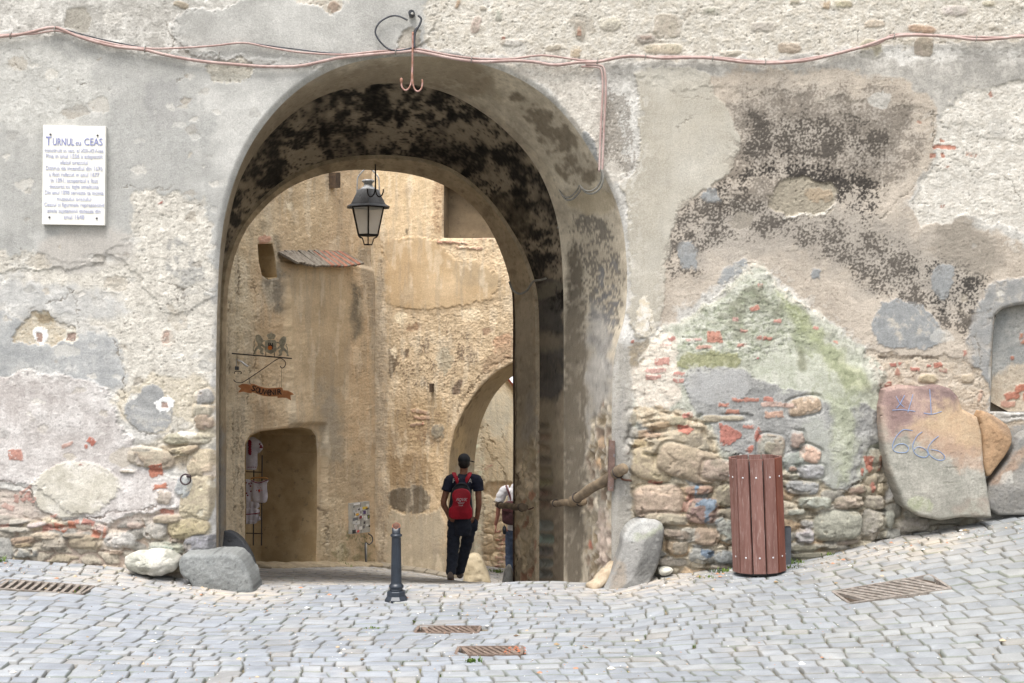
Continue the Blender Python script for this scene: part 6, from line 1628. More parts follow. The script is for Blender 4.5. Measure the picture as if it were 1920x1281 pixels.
# ------------------------------------------------------------------ litter bin
def litter_bin():
    D = 11.50; z0 = float(zg((1424-960)/FPX*D, D))
    base = P(1424, 1072, D); base.z = EYE-(1072-640.5)/FPX*D
    H = 214*D/FPX
    t = empty('litter_bin', base); tag(t, 'round litter bin of vertical reddish brown slats standing before the rubble buttress', 'litter bin')
    lean = Matrix.Rotation(math.radians(-2.2), 4, 'Y')
    R = .217; n = 12; w = 2*math.pi*R/n-.010
    T = Matrix.Translation(base) @ lean
    bm = bmesh.new(); add_lathe(bm, [(R-.035, .02), (R-.030, .03), (R-.030, H-.05), (R-.036, H-.05), (R-.036, .05), (0.001, .05)], 28, cap=False); bm.transform(T); bm_link(bm, 'liner', M_DARK, t, True)
    bm = bmesh.new(); add_lathe(bm, [(R-.06, -.015), (R-.01, .0), (R-.01, .03), (R-.03, .035)], 24); bm.transform(T); bm_link(bm, 'base_plate', M_DARK, t)
    for z in (H-.13, .13):
        bm = bmesh.new(); add_lathe(bm, [(R-.026, z-.02), (R-.014, z-.02), (R-.014, z+.02), (R-.026, z+.02)], 28, cap=False); bm.transform(T); bm_link(bm, 'hoop', M_IRON, t)
    rs = random.Random(4)
    for k in range(n):
        a = -math.pi/2+(k+.5)*2*math.pi/n+.10
        rot = Matrix.Rotation(a-math.pi/2, 4, 'Z')
        bm = bmesh.new(); add_box(bm, (0, R+.002, H/2+.012), (w, .022, H-.012+rs.uniform(-.004, .004)), Matrix.Rotation(rs.uniform(-.006, .006), 3, 'Y'))
        bevel(bm, .003, 2); bm.transform(T @ rot)
        sl = bm_link(bm, 'slat', M_SLAT2 if k in (1,) else M_SLAT, t)
        for z in (H-.155, .155):
            bm = bmesh.new(); bmesh.ops.create_uvsphere(bm, u_segments=10, v_segments=6, radius=.0085, matrix=Matrix.Translation((rs.uniform(-.004, .004), R+.0135, z)) @ Matrix.Diagonal((1, .5, 1, 1)))
            bm.transform(T @ rot); s = bm_link(bm, 'screw', M_SCREW, sl, True)
    # post
    p = P(1477, 1064, 11.72)
    o = empty('steel_post', (p.x, 11.72, p.z)); tag(o, 'short grey square steel post right behind the litter bin', 'post')
    bm = bmesh.new(); add_box(bm, (p.x, 11.72, p.z+.17), (.052, .04, .38)); bevel(bm, .004); bm_link(bm, 'post_tube', M_POST, o)
    bm = bmesh.new(); add_box(bm, (p.x, 11.72, p.z+.363), (.046, .034, .010)); bm_link(bm, 'end_cap', M_BLKN, o)
litter_bin()

# ------------------------------------------------------------------ bollard
def bollard():
    D = 11.2; u = D/FPX
    b = P(743, 1126, D)
    t = empty('broken_bollard', b); tag(t, 'dark blue grey iron bollard with its top broken off before the arch', 'bollard')
    bm = bmesh.new(); add_lathe(bm, [(22.5*u, -.03), (22.5*u, 3*u), (21*u, 5*u), (18*u, 9*u), (18*u, 17*u), (16*u, 18.5*u), (12*u, 19*u)], 8, b, .5); bevel(bm, .004, 2, 20); bm_link(bm, 'plinth', M_BOLL, t)
    prof = [(13, 19), (12, 21), (11.5, 22), (13.8, 25), (14, 27), (12.5, 30), (10.4, 31.5), (10.2, 34), (9.8, 60), (9.0, 100), (8.7, 117), (8.7, 119), (10.8, 120.5), (11.2, 122.5), (10, 124.5), (8.0, 125.5)]
    bm = bmesh.new(); add_lathe(bm, [(r*u, z*u) for r, z in prof], 40, b)
    for v in bm.verts:      # shallow flutes on the shaft
        z = (v.co.z-b.z)/u
        if 36 < z < 112:
            a = math.atan2(v.co.y-b.y, v.co.x-b.x); f = 1-.07*max(0, math.cos(a*8))**2*min(1, (z-36)/4, (112-z)/4)
            v.co.x = b.x+(v.co.x-b.x)*f; v.co.y = b.y+(v.co.y-b.y)*f
    bm_link(bm, 'shaft', M_BOLL, t, True)
    bm = bmesh.new(); R1 = 7.8*u; R0 = 6.6*u; n = 28
    rings = []
    for r, kind in ((R1, 0), (R1, 1), (R0, 2), (R0, 3)):
        rg = []
        for k in range(n):
            a = 2*math.pi*k/n; top = (145-5.0*(1-math.sin(a)))*u+.003*math.sin(5*a)
            z = 124*u if kind in (0, 3) else top
            rg.append(bm.verts.new((b.x+r*math.cos(a), b.y+r*math.sin(a), b.z+z)))
        rings.append(rg)
    for i in range(3):
        for k in range(n): bm.faces.new((rings[i][k], rings[i][(k+1) % n], rings[i+1][(k+1) % n], rings[i+1][k]))
    me_o = bm_link(bm, 'broken_tube', M_BOLL, t, True)
    me_o.data.materials.append(M_RUSTO); me_o.data.materials.append(M_RUST)
    for p in me_o.data.polygons:
        if p.index >= n: p.material_index = 1 if p.index < 2*n else 2
bollard()

# ------------------------------------------------------------------ drain grates
def grate(gx, gy, w, d, rot, nb, skew, mat, label):
    a = math.radians(rot); ca, sa = math.cos(a), math.sin(a)
    z0 = float(zg(gx, gy))
    t = empty('drain_grate', (gx, gy, z0), 0); tag(t, label, 'drain grate', group='iron drain grates in the setts')
    def W(x, y, h): 
        X = gx+x*ca-y*sa; Y = gy+x*sa+y*ca
        return Vector((X, Y, float(zg(X, Y))+h))
    def bar(bm, p0, p1, wd, h0, h1):
        (x0, y0), (x1, y1) = p0, p1
        L = math.hypot(x1-x0, y1-y0); nx, ny = -(y1-y0)/L*wd/2, (x1-x0)/L*wd/2
        q = [(x0+nx, y0+ny), (x0-nx, y0-ny), (x1-nx, y1-ny), (x1+nx, y1+ny)]
        lo = [bm.verts.new(W(x, y, h0)) for x, y in q]; hi = [bm.verts.new(W(x, y, h1)) for x, y in q]
        bm.faces.new(hi); bm.faces.new(lo[::-1])
        for i in range(4): bm.faces.new((lo[i], lo[(i+1) % 4], hi[(i+1) % 4], hi[i]))
    bm = bmesh.new(); f = .022
    for p0, p1 in (((-w/2, -d/2), (w/2, -d/2)), ((-w/2, d/2), (w/2, d/2))): bar(bm, p0, p1, f, -.026, .004)
    for p0, p1 in (((-w/2, -d/2+f*.55), (-w/2, d/2-f*.55)), ((w/2, -d/2+f*.55), (w/2, d/2-f*.55))): bar(bm, p0, p1, f, -.026, .0045)
    bm_link(bm, 'frame', mat, t)
    for i in range(nb):
        x = -w/2+w*(i+.75)/(nb+.5)
        bm = bmesh.new(); bar(bm, (max(-w/2+.02, min(w/2-.02, x-skew*.5)), d/2-f*.55), (max(-w/2+.02, min(w/2-.02, x+skew*.5)), -d/2+f*.55), w/nb*.42, -.022, .002)
        bm_link(bm, 'bar', mat, t)
    bm = bmesh.new(); q = [bm.verts.new(W(x, y, -.0245)) for x, y in ((-w/2+.012, -d/2+.012), (w/2-.012, -d/2+.012), (w/2-.012, d/2-.012), (-w/2+.012, d/2-.012))]
    bm.faces.new(q); bm_link(bm, 'pit_shade', M_PITSHADE, t)  # dark silt-toned sheet stands in for the shade inside the drain pit
M_PITSHADE = mat_mix('pit_shade_silt', (58, 50, 42), (84, 70, 58), 30, rough=1, bump=.6)
M_GRUST = mat_mix('grate_rust', (140, 122, 110), (116, 100, 90), 18, rough=.9, bump=.5, c3=(164, 146, 130))
M_GGREY = mat_mix('grate_grey', (160, 152, 144), (128, 120, 112), 18, rough=.9, bump=.5, c3=(150, 110, 92))
grate(*GRATES[0], 11, .03, M_GGREY, 'long iron drain grate at the left edge below the wall')
grate(*GRATES[1], 9, .12, M_GRUST, 'upper of two rusty drain grates in the middle of the setts')
grate(*GRATES[2], 9, .12, M_GRUST, 'lower of two rusty drain grates in the middle of the setts')
grate(*GRATES[3], 11, .22, M_GGREY, 'large grey drain grate right of the litter bin with debris in it')

# ------------------------------------------------------------------ timber handrails
def log(name, p0, p1, r0, r1, label, group, bracket=None):
    t = empty(name, p0); tag(t, label, 'handrail', group=group)
    bm = bmesh.new(); pts = [p0.lerp(p1, k/10)+Vector((0, 0, .006*math.sin(k*1.3))) for k in range(11)]
    e = (p0-p1).normalized()
    add_tube(bm, [p0+e*r0*.35]+pts+[p1-e*r1*.35], [r0*.72]+[r0+(r1-r0)*k/10+.002*math.sin(k*2.1) for k in range(11)]+[r1*.7], 16); bm_link(bm, 'pole', M_LOG, t, True)
    for f in (.10, .9):
        c = p0.lerp(p1, f); r = r0+(r1-r0)*f; ax = (p1-p0).normalized(); u = ax.orthogonal().normalized(); v = ax.cross(u)
        bm = bmesh.new(); add_tube(bm, [c+(u*math.cos(a)+v*math.sin(a))*(r+.004) for a in np.linspace(0, 2*math.pi, 19)], .006, 6, False); bm_link(bm, 'iron_band', M_IRON, t, True)
    if bracket:
        bm = bmesh.new(); add_tube(bm, catmull(bracket), .010, 6); bm_link(bm, 'bracket', M_RUST, t, True)
log('timber_rail', P(1169, 879, 11.86), P(1073, 939, 12.75), .052, .044, 'thick upper log handrail on the right jamb with a rounded end', 'log handrails in the passage', [P(1162, 885, 12.0), P(1166, 898, 12.0), P(1180, 901, 11.98), P(1192, 902, 11.97)])
log('timber_rail', P(1094, 941, 12.8), P(1037, 944, 13.95), .038, .033, 'lower level log handrail deeper in the passage on its right wall', 'log handrails in the passage', [P(1090, 945, 13.4), P(1092, 955, 13.45), P(1096, 962, 13.5)])
log('timber_rail', P(984, 952, 15.75), P(934, 947, 17.3), .045, .038, 'short log handrail sticking out past the rear arch before the person in white', 'log handrails in the passage', [P(975, 950, 15.9), P(990, 955, 15.95), P(1000, 952, 16.05)])
bm = bmesh.new(); q = pxpoly([(1143, 826), (1153, 827), (1153, 870), (1150, 921), (1140, 921), (1141, 870)], 11.98); prism(bm, q[::-1], 11.972, 12.09); bevel(bm, .004, 1)
o = bm_link(bm, 'rusty_plate', mat_mix('rusty_red_plate', (128, 104, 94), (108, 88, 80), 12, c3=(126, 132, 140), bump=.5), None); tag(o, 'rusty red upright iron plate on the right jamb behind the upper log rail', 'iron plate')

# ------------------------------------------------------------------ lantern
def lantern():
    D = 17.35; u = D/FPX/7.114
    c = P(620+500/7.114, 318, D)
    def Z(y): return P(690, 300+y/7.114, D).z
    t = empty('hanging_lantern', (c.x, D, Z(135))); tag(t, 'six sided black street lantern with frosted panes hanging under the arch', 'lantern')
    cc = (c.x, D, 0)
    ph = .5+.12
    bm = bmesh.new(); add_lathe(bm, [(325*u, Z(636)), (322*u, Z(630)), (262*u, Z(600)), (158*u, Z(410)), (150*u, Z(400)), (120*u, Z(392)), (.001, Z(392))], 6, cc, ph, False); bm_link(bm, 'roof', M_LAMPMET, t)
    bm = bmesh.new(); add_lathe(bm, [(112*u, Z(396)), (95*u, Z(380)), (62*u, Z(352)), (56*u, Z(330)), (60*u, Z(310)), (84*u, Z(292)), (86*u, Z(276)), (60*u, Z(264)), (.001, Z(258))], 20, cc, 0, False); bm_link(bm, 'chimney', M_LAMPLT, t, True)
    rt, rb = 236*u, 146*u; zt, zb = Z(638), Z(1004)
    def hp(r, k, z): a = 2*math.pi*(k+ph)/6; return Vector((c.x+r*math.cos(a), D+r*math.sin(a), z))
    bm = bmesh.new()
    for k in range(6):
        add_tube(bm, [hp(rt, k, zt), hp(rb, k, zb)], 11*u, 6); add_tube(bm, [hp(rt, k, zt), hp(rt, k+1, zt)], 9*u, 6); add_tube(bm, [hp(rb, k, zb), hp(rb, k+1, zb)], 12*u, 6)
        add_tube(bm, catmull([hp(rb*1.0, k, zb), hp(rb*.88, k, Z(1030)), hp(rb*.62, k, Z(1045)), hp(rb*.5, k, Z(1085)), hp(rb*.40, k, Z(1130))], 3), 7*u, 5)
    for k in range(6): add_tube(bm, [hp(rb*.40, k, Z(1130)), hp(rb*.40, k+1, Z(1130))], 7*u, 5)
    bm_link(bm, 'frame', M_IRON, t)
    for k in range(6):
        bm = bmesh.new(); f = .985
        vs = [hp(rt*f, k, zt), hp(rt*f, k+1, zt), hp(rb*f, k+1, zb), hp(rb*f, k, zb)]
        bm.faces.new([bm.verts.new(v) for v in vs]); bm_link(bm, 'pane', M_GLASS, t)
    bm = bmesh.new(); add_lathe(bm, [(16*u, Z(780)), (22*u, Z(740)), (20*u, Z(700)), (14*u, Z(640))], 12, cc); bm_link(bm, 'bulb', M_LAMPMET, t, True)
    bm = bmesh.new()
    top = Vector((c.x-.002, D, Z(118)))
    for sx in (-1, 1):
        add_tube(bm, catmull([top, top+Vector((sx*45*u, 0, -12*u)), top+Vector((sx*95*u, 0, -60*u)), Vector((c.x+sx*138*u, D, Z(240))), Vector((c.x+sx*146*u, D, Z(330))), Vector((c.x+sx*150*u, D, Z(430))), Vector((c.x+sx*160*u, D-.02, Z(500)))], 5), 9*u, 7)
    add_tube(bm, [top, top+Vector((0, 0, .22)), top+Vector((0, -.36, .24))], 9*u, 6)
    bm_link(bm, 'hanger', M_LAMPLT, t, True)
lantern()
# ------------------------------------------------------------------ souvenir sign
SD = 17.9; SU = 8.54
def SC_(x, y, D=SD): return P(430+x/SU, 610+y/SU, D)
def sxz(L, D=SD): return [((430+x/SU-960)/FPX*D, EYE-(610+y/SU-640.5)/FPX*D) for x, y in L]
def flat(name, L, mat, parent, y0, y1, bev=0):
    bm = bmesh.new(); q = sxz(L); prism(bm, q, y0, y1)
    if bev: bevel(bm, bev, 1)
    return bm_link(bm, name, mat, parent)
def souvenir():
    t = empty('souvenir_sign', SC_(90, 455)); tag(t, 'wrought iron souvenir sign with lion crest above and orange ribbon below', 'sign')
    bm = bmesh.new(); add_tube(bm, [SC_(40, 452), SC_(85, 455), SC_(1003, 532)], .009, 7)
    add_tube(bm, catmull([SC_(70, 870), SC_(85, 893), SC_(115, 912), (SC_(180, 920)), SC_(240, 900), SC_(450, 760), SC_(640, 628), SC_(760, 548), SC_(815, 530), SC_(870, 556), SC_(900, 600), SC_(890, 655), SC_(850, 685), SC_(820, 665), SC_(822, 650)], 5), .006, 6)
    add_tube(bm, catmull([SC_(78, 775), SC_(90, 745), SC_(120, 735), SC_(175, 742), SC_(195, 762), SC_(180, 778)], 4), .006, 6)
    add_tube(bm, [SC_(585, 420), SC_(585, 505)], .005, 6); add_tube(bm, [SC_(722, 430), SC_(722, 515)], .005, 6)
    bm_link(bm, 'bracket', M_IRON, t)
    bm = bmesh.new(); add_tube(bm, catmull([SC_(325, 840), SC_(318, 890), SC_(335, 945)], 4), .003, 5); bm_link(bm, 'hanging_wire', M_IRON, t)
    bm = bmesh.new(); add_tube(bm, [SC_(835, 690), SC_(835, 1000)], .002, 5); bm_link(bm, 'hanging_wire', M_IRON, t)
    rb = flat('ribbon', [(345, 935), (400, 945), (480, 978), (560, 1000), (640, 1007), (750, 1001), (820, 995), (850, 1005), (862, 1050), (858, 1108), (820, 1125), (760, 1140), (650, 1141), (560, 1133), (480, 1110), (400, 1080), (365, 1075), (335, 1020)], M_RIB, t, SD-.012, SD+.006, .002)
    flat('ribbon_tail', [(135, 975), (200, 940), (270, 940), (330, 955), (348, 1000), (358, 1092), (300, 1085), (220, 1065), (135, 1078), (185, 1015)], M_RIB, t, SD+.008, SD+.02)
    flat('ribbon_tail', [(850, 1040), (930, 1045), (1000, 1080), (1035, 1110), (975, 1125), (985, 1205), (920, 1167), (850, 1160), (770, 1165), (765, 1130)], M_RIB, t, SD+.008, SD+.02)
    its = []
    for ch, x, y, r, w in (('S', 380, 1050, -18, 1.15), ('O', 447, 1078, -16, .72), ('U', 503, 1100, -13, .72), ('V', 563, 1115, -8, .72), ('\u20ac', 632, 1122, -4, .95), ('N', 693, 1120, 2, .8), ('I', 747, 1114, 3, .9), ('R', 805, 1108, 4, 1.0)):
        p = SC_(x, y); its.append((ch, (p.x, SD-.0145, p.z), .108, w, r, 0, .0022))
    letters('lettering', its, M_IRON, t, R_FRONT)
    cr = flat('crest', [(580, 255), (600, 235), (640, 232), (660, 224), (690, 232), (730, 236), (752, 260), (757, 300), (752, 335), (767, 375), (745, 425), (700, 445), (667, 462), (630, 445), (585, 425), (565, 380), (580, 335), (574, 295)], M_CREST, t, SD-.022, SD+.008, .006)
    flat('crown', [(600, 165), (622, 140), (645, 132), (660, 128), (672, 108), (684, 128), (700, 132), (722, 142), (748, 168), (728, 195), (722, 222), (625, 222), (620, 196)], M_CREST, cr, SD-.018, SD+.008, .004)
    L = [(425, 172), (440, 155), (470, 150), (505, 172), (520, 200), (540, 222), (535, 245), (560, 240), (582, 240), (582, 256), (545, 262), (525, 290), (560, 325), (575, 350), (560, 362), (522, 335), (505, 345), (548, 380), (545, 405), (530, 430), (552, 455), (548, 470), (505, 458), (488, 428), (500, 400), (462, 374), (438, 400), (415, 432), (418, 462), (385, 470), (380, 455), (398, 430), (406, 390), (436, 352), (462, 318), (455, 290), (438, 262), (425, 215)]
    flat('lion', L, M_CREST, cr, SD-.016, SD+.006, .004)
    flat('lion', [(1334-x+4, y+28*(x < 9999)) for x, y in L][::-1], M_CREST, cr, SD-.016, SD+.006, .004)
    bm = bmesh.new(); add_tube(bm, catmull([SC_(392, 420), SC_(385, 360), (SC_(405, 320)), SC_(395, 285), SC_(412, 262)], 4), [.006]*16+[.010], 6); add_tube(bm, catmull([SC_(940, 450), SC_(930, 400), SC_(925, 350), SC_(905, 330), SC_(925, 300)], 4), [.006]*16+[.010], 6); bm_link(bm, 'lion_tails', M_CREST, cr, True)
    flat('tower_emblem', [(628, 282), (643, 282), (643, 312), (654, 312), (654, 284), (672, 284), (672, 312), (686, 312), (686, 284), (702, 284), (704, 378), (626, 378)], M_IRON, cr, SD-.027, SD-.020)
    bm = bmesh.new(); p = SC_(658, 362); add_tube(bm, [p+Vector((0, -.034, 0)), p+Vector((0, -.026, 0))], .030, 16); bm_link(bm, 'emblem_disc', M_ORANGE, cr)
    # small white lamp on the wall under it
    s = empty('wall_lamp', SC_(110, 690)); tag(s, 'small white lamp head on a short bracket under the souvenir sign', 'lamp')
    bm = bmesh.new(); add_tube(bm, catmull([SC_(140, 560), SC_(200, 590), SC_(260, 635), SC_(300, 662)], 4), [(.008, .010)]*4+[(.024, .014)]*5+[(.022, .012)]*3+[(.008, .006)], 10); bm_link(bm, 'lamp_head', M_WHT, s, True)
    bm = bmesh.new(); add_tube(bm, [SC_(112, 530), SC_(112, 680)], .006, 6); add_tube(bm, [SC_(112, 548), SC_(150, 562)], .006, 6); add_tube(bm, [SC_(300, 650), SC_(345, 650)], .004, 6); bm_link(bm, 'arm', M_ZINC, s)
    bm = bmesh.new(); add_box(bm, SC_(122, 688), (.05, .04, .05)); bm_link(bm, 'mount', M_POST, s)
souvenir()

# ------------------------------------------------------------------ clothes on a rack in the doorway
def DC(x, y, D): return P(450+x/4.575, 800+y/4.575, D)
def garment(name, L, D, thick, mat, parent=None, ripple=.012, freq=60, sm=1):
    poly = [(450+x/4.575, 800+y/4.575) for x, y in L]
    o2 = pxpoly(poly, D); o2 = smooth_poly(o2, sm)
    x0, z0 = o2.min(0); x1, z1 = o2.max(0); st = .008
    xs = np.arange(x0-st, x1+st, st); zs = np.arange(z0-st, z1+st, st)
    X, Z = np.meshgrid(xs, zs); sh = X.shape; x = X.ravel(); z = Z.ravel()
    sd, qx, qz = poly_sd(x, z, o2, True)
    k = np.abs(sd) < st*.75; x = np.where(k, qx, x); z = np.where(k, qz, z)
    i = np.arange(x.size).reshape(sh); q = np.stack([i[:-1, :-1], i[:-1, 1:], i[1:, 1:], i[1:, :-1]], -1).reshape(-1, 4)
    q = q[sd[q].mean(1) > 0]
    zr = (z1-z)/(z1-z0)
    wv = ripple*(.3+zr)*np.sin(x*freq+2*np.sin(z*5)+1.5*perlin(x*8, z*4, 7))
    edge = np.clip(sd/.03, 0, 1)
    y = D-thick/2*np.sqrt(edge)+wv
    yb = D+thick/2*np.sqrt(edge)+wv
    V = np.vstack([np.stack([x, y, z], 1), np.stack([x, yb+.002, z], 1)])
    q2 = np.vstack([q, (q+x.size)[:, ::-1]])
    o = link_mesh(name, mesh_np(name, V, q2), mat)
    if parent is not None: to_parent(o, parent)
    return o
def blob(bm, p, r, sy=.4):
    bmesh.ops.create_uvsphere(bm, u_segments=8, v_segments=5, radius=r, matrix=Matrix.Translation(p) @ Matrix.Diagonal((1, sy, 1, 1)))
def clothes():
    D = 19.3
    t = empty('clothes_rack', DC(120, 1040, D+.06)); tag(t, 'black iron lattice rack holding clothes inside the low doorway', 'rack')
    for x, ya, yb in ((45, 150, 1085), (120, 150, 1020), (190, 245, 1020)):
        bm = bmesh.new(); add_tube(bm, [DC(x, ya, D+.06), DC(x-6, yb, D+.06)], .010, 7); bm_link(bm, 'upright', M_IRON, t)
    for y in (388, 652, 915):
        bm = bmesh.new(); add_tube(bm, [DC(-30, y-4, D+.075), DC(195, y+4, D+.075)], .008, 6); bm_link(bm, 'crossbar', M_IRON, t)
    g = empty('blouse', DC(110, 370, D)); tag(g, 'long white blouse with dark red embroidery hanging highest on the doorway rack', 'blouse')
    garment('cloth', [(-20, 110), (60, 100), (110, 85), (140, 100), (180, 130), (205, 180), (160, 235), (148, 215), (150, 370), (100, 375), (40, 372), (-20, 370)], D-.02, .03, M_LINEN, g, .008, 40)
    bm = bmesh.new()
    for y in range(125, 240, 9): blob(bm, DC(84+4*math.sin(y), y, D-.05), .022)
    for dx, dy in ((170, 150), (180, 165), (188, 178), (175, 178)): blob(bm, DC(dx, dy, D-.05), .014)
    for x in range(70, 140, 16): blob(bm, DC(x, 348, D-.05), .008)
    bm_link(bm, 'embroidery', M_EMBR, g, True)
    g = empty('child_top', DC(165, 650, D)); tag(g, 'short white child blouse with small orange flowers on a wooden hanger', 'blouse')
    garment('cloth', [(100, 455), (125, 470), (165, 478), (205, 462), (240, 452), (246, 468), (228, 490), (238, 600), (228, 650), (190, 655), (150, 652), (92, 640), (98, 560), (112, 495), (90, 470)], D-.10, .03, M_LINEN, g, .008, 55)
    bm = bmesh.new(); add_tube(bm, catmull([DC(98, 462, D-.12), DC(130, 478, D-.122), DC(165, 484, D-.122), DC(205, 470, D-.122), DC(238, 458, D-.12)], 4), .007, 6); bm_link(bm, 'neck_trim', M_EMBR, g)
    bm = bmesh.new()
    for dx, dy, r in ((165, 548, .018), (142, 546, .008), (188, 546, .008), (154, 520, .006), (176, 522, .006), (165, 560, .010)): blob(bm, DC(dx, dy, D-.125), r)
    bm_link(bm, 'embroidery', M_EMBO, g, True)
    bm = bmesh.new(); add_tube(bm, catmull([DC(92, 448, D-.10), DC(120, 440, D-.10), DC(165, 438, D-.10), DC(210, 440, D-.10), DC(240, 448, D-.10)], 4), .011, 7); add_tube(bm, [DC(165, 438, D-.10), DC(165, 415, D-.09), DC(172, 405, D-.06)], .004, 5); bm_link(bm, 'hanger', M_HANG, g)
    g = empty('dotted_top', DC(60, 650, D)); tag(g, 'white blouse with dark red dots partly behind the door edge', 'blouse')
    garment('cloth', [(-40, 455), (40, 450), (85, 455), (110, 480), (98, 520), (100, 655), (40, 660), (-40, 655)], D-.05, .03, M_LINEN, g, .008, 45)
    bm = bmesh.new()
    for dx, dy in ((52, 482), (78, 490), (98, 484), (90, 510), (56, 572), (66, 590), (94, 555)): blob(bm, DC(dx, dy, D-.075), .013)
    bm_link(bm, 'embroidery', M_EMBR, g, True)
    g = empty('ruffled_skirt', DC(110, 830, D)); tag(g, 'white tiered ruffled skirt with one red band hanging lowest on the rack', 'skirt')
    for i, (ya, yb, w) in enumerate(((640, 705, 172), (695, 765, 178), (752, 812, 182), (800, 832, 150))):
        garment('ruffle', [(-30, ya), (w-14, ya), (w, yb), (60, yb+6), (-30, yb)], D-.06-.012*i, .03, M_LINEN, g, .012, 90)
    bm = bmesh.new(); add_tube(bm, catmull([DC(-20, 750, D-.115), DC(60, 752, D-.12), DC(120, 748, D-.12), DC(172, 740, D-.115)], 4), .007, 6); bm_link(bm, 'red_band', M_EMBR, g)
clothes()

# ------------------------------------------------------------------ things on the ochre house
def on_wall(W, px, py, off=0.0):
    p = ray_plane(px, py, W.A, W.n); return Vector(p+W.n*off)
def wall_quad(bm, W, pts, off, th=.002):
    a = [bm.verts.new(on_wall(W, x, y, off)) for x, y in pts]; b = [bm.verts.new(on_wall(W, x, y, off-th)) for x, y in pts]
    bm.faces.new(a); bm.faces.new(b[::-1]); n = len(pts)
    for i in range(n): bm.faces.new((a[i], b[i], b[(i+1) % n], a[(i+1) % n]))
def cabinet():
    W = WL; o = .13
    t = empty('meter_cabinet', on_wall(W, 662, 1000, o)); tag(t, 'grey metal cabinet door covered with stickers low on the ochre house', 'cabinet')
    def q(u, v, off=o+.001):
        x = 645+34.5*u+(1.2*v); y = 943.5-4*u+(57.5*v); return (x, y)
    bm = bmesh.new(); wall_quad(bm, W, [q(0, 0), q(1, 0), q(1, 1), q(0, 1)], o, .10); bm_link(bm, 'door', M_ZINC, t)
    bm = bmesh.new(); wall_quad(bm, W, [q(.5, .01), q(.515, .01), q(.515, .99), q(.5, .99)], o+.002, .004); bm_link(bm, 'seam', M_POST, t)
    def st(u, v, w, h, c, k=0):
        m = mat_mix('sticker', c, tuple(min(255, int(a*1.08+4)) for a in c), 40, rough=.6, bump=0)
        bm = bmesh.new(); wall_quad(bm, W, [q(u, v), q(u+w, v-.01), q(u+w, v+h), q(u, v+h+.01)], o+.005+k*.002, .003); bm_link(bm, 'sticker', m, t)
    rs = random.Random(8)
    for i in range(26):
        st(rs.uniform(.02, .8), rs.uniform(.04, .86), rs.uniform(.08, .2), rs.uniform(.05, .12), rs.choice([(226, 224, 220), (214, 214, 212), (236, 234, 230), (200, 200, 204), (218, 210, 206)]))
    for a in [(.12, .02, .34, .04, (246, 246, 246)), (.60, .16, .14, .07, (222, 196, 70)), (.76, .16, .1, .07, (216, 176, 60)), (.78, .22, .14, .03, (40, 40, 44)), (.22, .35, .16, .06, (226, 176, 70)), (.63, .29, .14, .10, (78, 60, 110)), (.42, .44, .13, .08, (130, 34, 48)), (.06, .49, .27, .07, (112, 114, 122)), (.86, .44, .11, .11, (60, 66, 54)), (.89, .46, .05, .07, (206, 214, 110)), (.65, .64, .08, .07, (70, 66, 72)), (.60, .77, .1, .08, (110, 108, 110)), (.92, .78, .07, .05, (24, 24, 30)), (.02, .87, .18, .11, (50, 52, 56)), (.27, .90, .12, .06, (214, 90, 84)), (.10, .11, .05, .03, (70, 80, 84)), (.34, .2, .1, .04, (64, 64, 66)), (.14, .33, .04, .07, (110, 110, 112))]:
        st(*a, k=1)
    s = empty('drain_pipe', on_wall(W, 669, 1060, o)); tag(s, 'short grey pipe with a black cable loop under the stickered cabinet', 'pipe')
    bm = bmesh.new(); add_tube(bm, [on_wall(W, 669.5, 1018, o+.03), on_wall(W, 670.5, 1062, o+.03)], .018, 8); bm_link(bm, 'pipe_tube', M_GREYC, s, True)
    bm = bmesh.new(); add_tube(bm, catmull([on_wall(W, 677, 1000, o), on_wall(W, 680, 1005, o+.04), on_wall(W, 680, 1014, o+.05), on_wall(W, 675, 1020, o+.04), on_wall(W, 669, 1017, o+.03), on_wall(W, 667, 1030, o+.04), on_wall(W, 668.5, 1058, o+.04)], 4), .010, 7); bm_link(bm, 'cable_loop', M_BLACKC, s, True)
cabinet()

